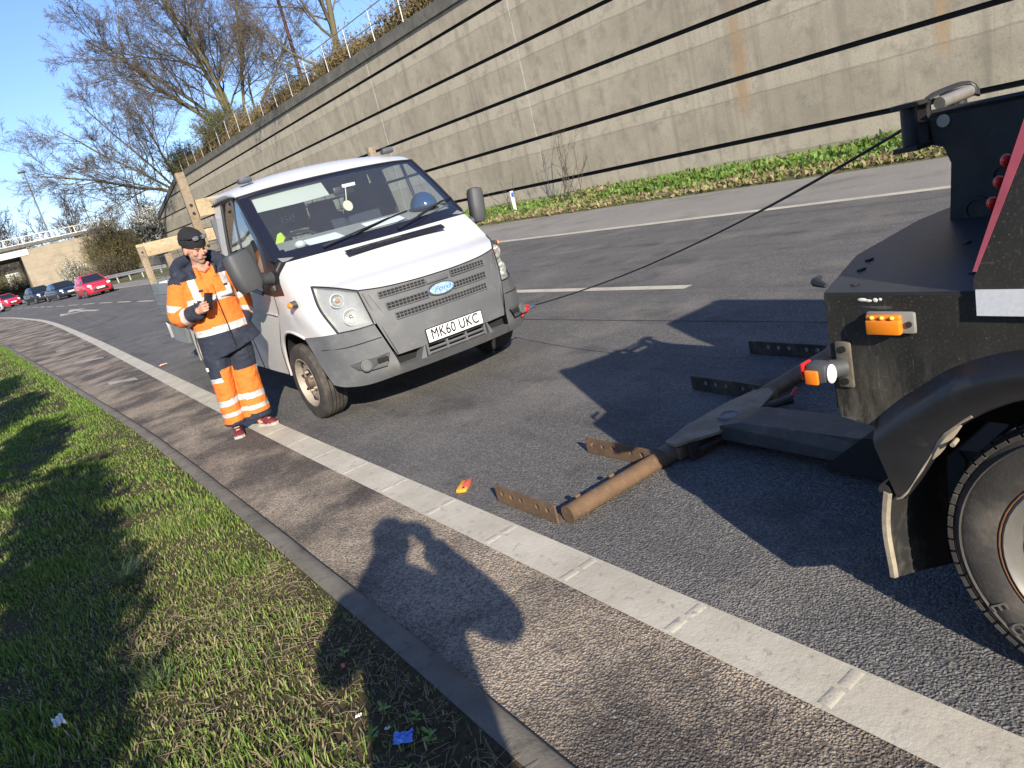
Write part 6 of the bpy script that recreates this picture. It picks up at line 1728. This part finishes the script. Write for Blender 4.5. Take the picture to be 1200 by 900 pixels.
# the recovery worker
wk = (1.30, 6.42, zr(6.4)+.003)
HC = V((.075, -.035, 1.612)); HR = Euler((R(-0), 0, 0)).to_matrix()
HR = Matrix.Rotation(R(22), 3, 'Z') @ Matrix.Rotation(R(17), 3, 'X') @ Matrix.Rotation(R(-3), 3, 'Y')
def shoe(parent, heel, toe, w=.046):
    heel, toe = V(heel), V(toe); d = (toe-heel).normalized(); sd = V((-d.y, d.x, 0))
    def ring(t, hw, z0, z1, k=.8):
        p = heel.lerp(toe, t); return [p+sd*(hw*c)+V((0, 0, z0 if z < 0 else z1)) for c, z in ((-1, -1), (1, -1), (k, 1), (-k, 1))]
    mb = MB(); rows = []
    for t, hw, h in ((-.10, .022, .055), (-.04, .036, .085), (.15, .040, .095), (.38, .038, .088), (.6, .045, .066), (.85, .048, .052), (1.0, .036, .042), (1.06, .016, .032)):
        p = heel.lerp(toe, t)
        rows.append([p+sd*(hw*math.copysign(abs(math.cos(a))**.7, math.cos(a)))+V((0, 0, .018+(h-.018)*max(0, math.sin(a))**.8 if math.sin(a) > 0 else .018)) for a in np.linspace(0, 2*math.pi, 15)[:-1]])
    mb.grid(rows, close=True); mb.f += [tuple(range(13, -1, -1)), tuple(range(98, 112))]; mb.m += [0, 0]
    s = mb.build('shoe', m_maroon, parent)
    mb = MB(); pts = []
    for t, hw in ((-.12, .016), (-.06, .038), (.2, .041), (.45, .037), (.7, .048), (.95, .045), (1.07, .020)): pts.append((t, hw))
    ol = [heel.lerp(toe, t)+sd*hw for t, hw in pts]+[heel.lerp(toe, t)-sd*hw for t, hw in pts[::-1]]
    mb.prism([(p.x, p.y, 0) for p in ol], (0, 0, .024)); mb.build('sole', m_sole, s)
    mb = MB()
    for t in (.3, .4, .5): 
        p = heel.lerp(toe, t)+V((0, 0, .098-.055*(t-.15))); mb.tube([p-sd*.022, p+sd*.022+V((0, 0, .002))], .004, 5)
    mb.build('laces', m_sole, s)
def hand_fingers(mb, segs, r=.0095):
    for pts in segs: mb.tube(catmull(pts, 8), [r*(1-.25*i/7) for i in range(8)], 8)
def worker():
    mb = MB(); head_mb(mb, HC, HR)
    mb.tube([(.075, .0, 1.42), (.075, -.008, 1.50), (.075, -.02, 1.56)], [.062, .054, .056], 14)
    mb.tube([(.06, 0, .80), (.06, 0, .95), (.065, 0, 1.2), (.07, 0, 1.38), (.075, 0, 1.44)], [(.10, .15), (.10, .14), (.11, .16), (.09, .15), (.06, .08)], 18)
    for a in ([(-.10, .0, 1.38), (-.205, .035, 1.11), (-.085, -.205, 1.128)], [(.25, .0, 1.38), (.31, .05, 1.12), (.225, -.05, .95)]): mb.tube(a, [.055, .045, .032], 12)
    for l in ([(-.02, .01, .88), (-.075, -.01, .48), (-.09, .02, .07)], [(.14, 0, .88), (.125, -.01, .48), (.115, -.01, .07)]): mb.tube(l, [.085, .058, .042], 12)
    mb.tube([(-.09, .02, .09), (-.09, .02, .04), (-.11, -.09, .04)], [.035, .036, .03], 8); mb.tube([(.115, -.01, .09), (.115, -.01, .04), (.18, -.09, .04)], [.035, .036, .03], 8)
    # phone hand: palm, four curled fingers, thumb
    mb.tube([(-.085, -.205, 1.128), (-.072, -.245, 1.138), (-.06, -.275, 1.152)], [(.026, .030), (.020, .042), (.018, .040)], 12, up=(0, 0, 1))
    hand_fingers(mb, [[(-.075, -.268, z), (-.086, -.302, z+.002), (-.060, -.325, z+.005), (-.030+dx, -.318, z+.009)] for z, dx in ((1.118, -.010), (1.139, .0), (1.160, .003), (1.181, -.004))])
    hand_fingers(mb, [[(-.070, -.250, 1.165), (-.050, -.262, 1.196), (-.020, -.282, 1.215)]], .0115)
    mb.ball((.215, -.06, .93), (.035, .03, .045)); hand_fingers(mb, [[(.185+.018*i, -.07, .91), (.185+.018*i, -.085, .87), (.188+.016*i, -.075, .84)] for i in range(4)]); hand_fingers(mb, [[(.18, -.07, .94), (.16, -.09, .91), (.165, -.095, .885)]], .011)
    me = voxel(mb, .0052, 2, .45)
    fp = face_pick(HC, HR)
    b = skin_obj('person', me, [m_skin, m_stub, m_lip, m_brow, m_sock], lambda p: fp(p) if p.z > 1.4 else 0, None)
    b.location = wk
    tag(b, 'man in orange high visibility workwear and black beanie looking at a phone', 'person')
    eyes(HC, HR, b)
    # jacket
    mb = MB()
    T = [((.115, -.005, .735), .165, .255), ((.10, -.005, .80), .165, .248), ((.075, -.005, .95), .158, .224), ((.066, 0, 1.12), .155, .210), ((.068, .0, 1.27), .150, .212), ((.07, .01, 1.36), .128, .222), ((.072, .012, 1.415), .10, .20), ((.075, .012, 1.455), .085, .13), ((.078, .004, 1.48), .080, .086)]
    mb.tube([t[0] for t in T], [(t[1], t[2]) for t in T], 32)
    mb.tube(catmull([(-.105, .005, 1.385), (-.175, .03, 1.24), (-.215, .03, 1.10), (-.16, -.09, 1.105), (-.098, -.190, 1.123)], 12), [.095, .092, .088, .086, .085, .082, .080, .076, .074, .068, .066, .066], 18)
    mb.tube(catmull([(.245, .005, 1.385), (.295, .03, 1.24), (.325, .045, 1.10), (.30, -.0, 1.0), (.235, -.05, .94)], 10), [.094, .09, .088, .084, .08, .078, .076, .074, .07, .068], 18)
    mb.tube(catmull([(-.085, -.085, 1.385), (-.115, .03, 1.455), (-.03, .125, 1.525), (.17, .125, 1.535), (.255, .02, 1.47), (.225, -.09, 1.39)], 18), [.040]+[.052]*16+[.040], 12)
    mb.ball((.075, .15, 1.45), (.15, .07, .10)); 
    for s, x0 in ((-1, .02), (1, .135)): mb.tube([(x0, -.105, 1.36), (x0+s*.015, -.10, 1.43), (x0+s*.03, -.08, 1.46)], [.022, .024, .020], 8)
    for xx in (-.02, .17): mb.bbox((xx, -.155, 1.235), (.11, .02, .10), .008)
    mb.tube([(.088, -.155, .76), (.080, -.163, .95), (.075, -.158, 1.15), (.075, -.148, 1.30)], [(.010, .028)]*4, 8, up=(0, -1, 0))
    me = voxel(mb, .0075, 2, .5); folds(me, .006, 3.1)
    RA = [V((-.105, .005, 1.385)), V((-.215, .03, 1.10)), V((-.098, -.190, 1.123))]; LA = [V((.245, .005, 1.385)), V((.325, .045, 1.10)), V((.255, -.10, .95))]
    def seg(p, a, b):
        t = max(0, min(1, (p-a).dot(b-a)/(b-a).length_squared)); return (p-a-(b-a)*t).length, t
    def pick(p):
        tx = p.x-.07
        for arm, sgn in ((RA, -1), (LA, 1)):
            d1, t1 = seg(p, arm[0], arm[1]); d2, t2 = seg(p, arm[1], arm[2])
            if (d1 < .10 or d2 < .092) and ((tx < -.20 if sgn < 0 else tx > .19) or (d2 < .092 and p.y < -.10 and t2 > .12 and p.z > 1.02 and sgn < 0 and p.x < .0)):
                if p.z > 1.375: return 1
                if d1 < d2: return 2 if .68 < t1 < .86 else (1 if t1 < .10 else 0)
                return 1 if t2 > .66 else 2 if .44 < t2 < .63 else 0
        if p.z > 1.41 or (p.z > 1.375 and abs(tx) > .07) or (p.y > .08 and p.z > 1.36): 
            if p.y < -.06 and abs(tx) < .075: return 0
            return 1
        if p.z < .905: return 1
        zt = p.z-.02*tx
        if .905 < zt < .962: return 2
        if 1.165 < zt < 1.222: return 2
        if 1.222 < p.z < 1.40 and (abs(tx+.125) < .026 or abs(tx-.135) < .026): return 2
        return 0
    jk = skin_obj('jacket', me, [m_orange, m_navyc, m_refl2], pick, b)
    mb = MB(); mb.tube([(.095, -.186, .78), (.088, -.188, .95), (.078, -.182, 1.15), (.075, -.168, 1.30)], .004, 5); mb.build('zip', m_void, jk)
    for (x, y, z) in ((-.02, -.172, 1.275), (.185, -.165, 1.275)):
        mb = MB(); mb.bbox((x, y, z), (.035, .006, .018), .003); mb.build('pocket_tab', m_navyc, jk)
    mb = MB(); mb.tube([(.04, -.085, 1.445), (.075, -.105, 1.425), (.115, -.085, 1.445)], [.018, .022, .018], 8); mb.tube([(.015, -.05, 1.475), (.05, -.088, 1.455), (.078, -.10, 1.43)], [.013, .014, .012], 8); mb.tube([(.135, -.05, 1.475), (.105, -.088, 1.455), (.078, -.10, 1.43)], [.013, .014, .012], 8); mb.build('shirt_collar', pm('salmon_shirt', (.60, .25, .17), .85, var=.2, vs=20), b)
    # trousers
    mb = MB()
    mb.tube([(.06, 0, .96), (.06, 0, .84), (.058, 0, .74)], [(.135, .185), (.135, .195), (.125, .19)], 24)
    mb.tube(catmull([(-.025, 0, .86), (-.05, -.005, .70), (-.072, -.012, .48), (-.085, .0, .28), (-.088, .01, .105)], 12), [(.125, .115), (.12, .112), (.115, .108), (.108, .102), (.102, .096), (.098, .090), (.094, .086), (.092, .084), (.092, .082), (.094, .082), (.098, .085), (.10, .088)], 20)
    mb.tube(catmull([(.148, 0, .86), (.148, -.005, .70), (.126, -.012, .48), (.118, -.005, .28), (.112, -.01, .095)], 12), [(.125, .118), (.122, .116), (.118, .114), (.112, .112), (.108, .110), (.106, .108), (.105, .108), (.106, .110), (.108, .112), (.110, .115), (.114, .118), (.116, .120)], 20)
    me = voxel(mb, .0075, 2, .5); folds(me, .0075, 8.3)
    def pickt(p):
        left = p.x < .035
        z = p.z+(.02*(p.x-.05) if not left else -.05*(p.x+.07))
        if z > (.555 if not left else .60): return 1
        if left and z > .46 and p.x < -.085: return 2 if .50 < z < .54 else (1 if z > .54 else 0)
        if not left and .50 < z < .555 and p.x > .215: return 2
        if .285 < z < .338: return 2
        if .185 < z < .222: return 2
        if z < (.13 if left else .15): return 1
        return 0
    trs = skin_obj('trousers', me, [m_orange, m_navyc, m_refl2], pickt, b)
    mb = MB(); mb.bbox((-.165, -.05, .63), (.02, .05, .035), .006); mb.build('key_clip', m_refl2, trs)
    shoe(b, (-.083, .035, 0), (-.125, -.145, 0)); shoe(b, (.118, .005, 0), (.205, -.135, 0))
    # beanie pulled down to the brow, sunglasses pushed up on it
    mb = MB(); rows = []
    for z, kx in ((.040, .0905), (.034, .0945), (.048, .097), (.075, .0965), (.085, .094), (.115, .087), (.140, .070), (.158, .043), (.166, .0)):
        rows.append([HC+HR @ V((kx*math.cos(a), .014+kx*1.22*math.sin(a), z+.012*math.sin(a))) for a in np.linspace(0, 2*math.pi, 33)[:-1]])
    mb.grid(rows, close=True); hat = mb.build('beanie', m_hat, b)
    mb = MB()
    for s in (-1, 1): mb.ball(HC+HR @ V((s*.036, -.102, .105)), (.031, .005, .019), 14, 8, HR @ Matrix.Rotation(R(-18), 3, 'X'))
    gl = mb.build('sunglasses', pm('mirror_lens', (.35, .36, .38), .12, .7), hat)
    mb = MB(); mb.tube([HC+HR @ V(q) for q in ((-.095, .03, .088), (-.080, -.075, .107), (0, -.109, .110), (.080, -.075, .107), (.095, .03, .088))], .005, 6); mb.build('frame', m_trim, gl)
    mb = MB(); mb.grid([[HC+HR @ V((.081*math.cos(a), .012+.10*math.sin(a), z)) for a in np.linspace(-.1, math.pi+.1, 15)] for z in (-.04, .05)]); mb.build('hair', pm('short_brown_hair', (.09, .06, .04), .85, var=.3, vs=80), b)
    ph = thing('mobile_phone', 'black mobile phone held up in the worker\'s hand', 'phone', V(wk)+V((-.018, -.296, 1.185)))
    rot = Euler((R(14), R(14), R(12))).to_matrix()
    mb = MB(); mb.bbox((0, 0, 0), (.070, .010, .142), .006, rot); mb.build('case', m_trim, ph)
    mb = MB(); mb.bbox(rot @ V((.018, -.006, .05)), (.022, .004, .03), .003, rot); mb.build('camera_bump', m_frit, ph)
worker()

# the photographer, standing right behind the camera (casts the shadow on the kerb)
def photographer():
    base = V((-.27, -.40, 0)); base.z = vh(-.2, 0)
    rz_ = R(180-32.46)
    M = Matrix.Translation(base) @ Matrix.Rotation(rz_, 4, 'Z') @ Matrix.Scale(1.06, 4); Mi = M.inverted()
    cm = scn.camera.matrix_world; cam = cm.translation; Rt = V(cm.col[0][:3]); Up = V(cm.col[1][:3]); Bk = V(cm.col[2][:3])
    L = lambda p: Mi @ V(p)
    hr, hl = L(cam+Rt*.085+Bk*.045-Up*.01), L(cam-Rt*.085+Bk*.045-Up*.01)
    hc = V((0, -.02, 1.575)); Rm = Matrix.Rotation(R(14), 3, 'X')
    mb = MB(); head_mb(mb, hc, Rm)
    mb.tube([(0, .02, 1.38), (0, .01, 1.48), (0, -.01, 1.54)], [.062, .055, .056], 14)
    mb.tube([(0, .02, .85), (0, .02, 1.1), (0, .02, 1.35), (0, .02, 1.42)], [(.10, .15), (.11, .15), (.10, .16), (.07, .10)], 18)
    arms = []
    for s, h in ((1, hl), (-1, hr)):
        # in local space facing -Y the camera's right side lies at -x
        sh = V((s*.185, .02, 1.36)); el = V((s*.30, -.14, 1.15)); wr = h+V((s*.015, .05, -.06)); arms.append((sh, el, wr))
        mb.tube([sh, el, wr], [.055, .045, .032], 12)
        mb.tube([wr, h+V((0, .015, -.01)), h+V((0, .01, .03))], [.030, .036, .030], 10)
        hand_fingers(mb, [[h+V((0, .02, .02-.02*i)), h+V((-s*.02, .03, .03-.02*i)), h+V((-s*.045, .022, .035-.02*i))] for i in range(4)]); hand_fingers(mb, [[h+V((0, .02, -.02)), h+V((-s*.03, .035, -.005)), h+V((-s*.05, .03, .005))]], .011)
    for s in (-1, 1):
        mb.tube([(s*.10, .02, .88), (s*.11, .0, .48), (s*.11, .03, .07)], [.085, .058, .042], 12); mb.tube([(s*.11, .03, .08), (s*.11, .03, .04), (s*.13, -.10, .04)], [.035, .036, .03], 8)
    fp = face_pick(hc, Rm)
    b = skin_obj('person', voxel(mb, .007, 2, .45), [m_skin, m_stub, m_lip, m_brow, m_sock], lambda p: fp(p) if p.z > 1.4 else 0, None)
    b.matrix_world = M
    tag(b, 'person in dark coat holding up a phone, whose shadow crosses the gutter', 'person')
    eyes(hc, Rm, b)
    mb = MB(); mb.tube([(0, .02, .70), (0, .02, .9), (0, .02, 1.1), (0, .02, 1.3), (0, .02, 1.40), (0, .02, 1.46)], [(.15, .20), (.145, .19), (.14, .185), (.13, .195), (.10, .165), (.07, .08)], 28)
    for sh, el, wr in arms: mb.tube(catmull([sh, el, wr], 8), [.09, .088, .084, .08, .074, .068, .062, .058], 16)
    me = voxel(mb, .010, 2); folds(me, .006, 1.0); skin_obj('coat', me, [m_navyc], lambda p: 0, b)
    mb = MB(); mb.tube([(0, .02, .92), (0, .02, .75)], [(.13, .18), (.13, .18)], 20)
    for s in (-1, 1): mb.tube(catmull([(s*.09, .02, .84), (s*.11, .0, .48), (s*.11, .03, .09)], 8), [.12, .112, .10, .09, .085, .082, .08, .08], 16)
    skin_obj('trousers', voxel(mb, .010, 2), [m_seat], lambda p: 0, b)
    shoe(b, (-.11, .06, 0), (-.13, -.14, 0)); shoe(b, (.11, .06, 0), (.13, -.14, 0))
    mb = MB(); mb.grid([[hc+Rm @ V((.084*math.cos(a), .016+.104*math.sin(a)*.98, z)) for a in np.linspace(-.5, math.pi+.5, 19)] for z in (-.05, .04, .08)]); mb.ball(hc+Rm @ V((0, .018, .055)), (.083, .098, .078), 16, 10, Rm); mb.build('hair', m_brow, b)
    ph = thing('mobile_phone', 'phone held up by the person in the dark coat', 'phone', cam+Bk*.035)
    rot = Matrix((Rt, Up, Bk)).transposed()
    mb = MB(); mb.bbox(rot @ V((0, -.0, 0)), (.155, .075, .009), .004, rot); mb.build('case', m_trim, ph)
photographer()

# ------------------------------------------------------------------ bare trees behind the camera whose shade falls on the verge
tree('bare roadside tree standing on the verge behind the camera', (-10.2, -12.0, 1.0), [(0, 0, 1, 1, .22), (.3, .4, .85, .8, .14), (-.3, -.2, .9, .8, .14)], 8.0, 61, dict(FART, rmin=.014))
tree('second bare roadside tree farther back on the verge', (-14.5, -12.5, 1.4), [(0, 0, 1, 1, .25), (.3, -.3, .85, .85, .16), (-.3, .3, .9, .8, .15)], 9.0, 62, dict(FART, rmin=.014))
def add_shade_tree(label, x, y, ht, seed):  # added out of view; narrow crowns shaped to cast a shade band on the grass
    rn = random.Random(seed); z0 = vh(x, y)-.05; t = thing('young_evergreen', label, 'tree', (x, y, z0), 0, 'row of young evergreen trees on the verge')
    mb = MB(); mb.tube([(0, 0, 0), (.03, .02, ht*.6), (0, 0, ht)], [.05, .04, .02], 8); mb.build('trunk', m_bark, t)
    A = Sticks()
    for i in range(1100):
        d = nrm(rv(rn)); q = rn.random()**.45; p = (d[0]*.20*q, d[1]*1.5*q, ht+d[2]*.45*q)
        A.leaf(p, nrm(rv(rn)), .15*rn.uniform(.6, 1.2), .045, nrm(rv(rn)))
    A.build('crown', m_leaf, t, smooth=False)
yl = ['young evergreen with a loose oval crown, nearest of the verge row behind the camera', 'young evergreen on the verge, second from the camera in the row', 'young evergreen on the verge, third along the row', 'young evergreen on the verge, fourth along the row', 'young evergreen at the far end of the verge row']
for i, (x, y, h_) in enumerate([(-2.62, -2.2, 2.9), (-2.38, .1, 2.75), (-2.62, 2.9, 2.9), (-2.85, 6.0, 3.0), (-3.1, 9.2, 3.1)]): add_shade_tree(yl[i], x, y, h_, 90+i)

# ------------------------------------------------------------------ litter
m_oj = pm('orange_plastic', (.80, .36, .04), .35, var=.2, vs=30); m_rd = pm('salmon_red_plastic', (.75, .11, .07), .3, var=.2, vs=30)
lt = thing('tool_case', 'small yellow and red plastic packet lying on the road beside the thick white line', 'litter', (1.645, 3.33, zr(3.3)+.004), R(42))
mb = MB(); mb.bbox((0, 0, .012), (.135, .062, .024), .011); mb.build('case', m_oj, lt)
mb = MB(); mb.bbox((.012, -.016, .020), (.098, .034, .016), .006); mb.build('window', m_rd, lt)
mb = MB(); mb.tube([(-.055, -.01, .026), (-.045, -.02, .026)], .005, 6); mb.tube([(.045, .01, .01), (.085, .02, .012)], .004, 6); mb.build('clip', m_trim, lt)
def crumple(name, label, x, y, s, col, seed, z=None, flat=.35):
    rn = random.Random(seed); mb = MB(); n = 7
    rows = [[((i/(n-1)-.5)*s*(1+.3*rn.random()), (j/(n-1)-.5)*s*.6*(1+.4*rn.random()), rn.random()*s*flat) for i in range(n)] for j in range(n)]
    mb.grid(rows); mb.grid([[(p[0], p[1], p[2]+.0012) for p in r] for r in rows], flip=True)
    o = mb.build(name, pm(name+'_foil_%d' % seed, col, .45, var=.35, vs=40, col2=tuple(min(.85, c*1.5+.12) for c in col)), None, smooth=False)
    o.location = (x, y, vh(x, y)+.012 if z is None else z); o.rotation_euler = (rn.uniform(-.2, .2), rn.uniform(-.2, .2), rn.uniform(0, 3)); tag(o, label, 'litter'); return o
crumple('wrapper', 'crumpled bright blue wrapper lying among twigs by the kerb', .487, 1.85, .055, (.05, .17, .60), 1)
crumple('paper_scrap', 'thin white scrap of paper in the grass at the bottom of the verge', -.38, 2.95, .05, (.62, .62, .60), 2)
crumple('paper_scrap', 'tiny orange red scrap on the soil near the kerb stone', .50, 2.36, .018, (.70, .09, .03), 3)
crumple('paper_scrap', 'tiny white scrap between the young plants left of the blue wrapper', .43, 2.06, .018, (.72, .72, .70), 4)
crumple('paper_scrap', 'small white scrap on the soil above the blue wrapper', .47, 1.93, .014, (.72, .70, .66), 5)
crumple('rubber_scrap', 'pale pink scrap of debris on the road beside the thick line behind the worker', 1.63, 12.5, .11, (.55, .24, .18), 6, zr(12.4)+.006, .2)
crumple('dead_leaf', 'orange brown dead leaf lying in the grass near the left border', -.62, 7.4, .07, (.45, .14, .03), 7)
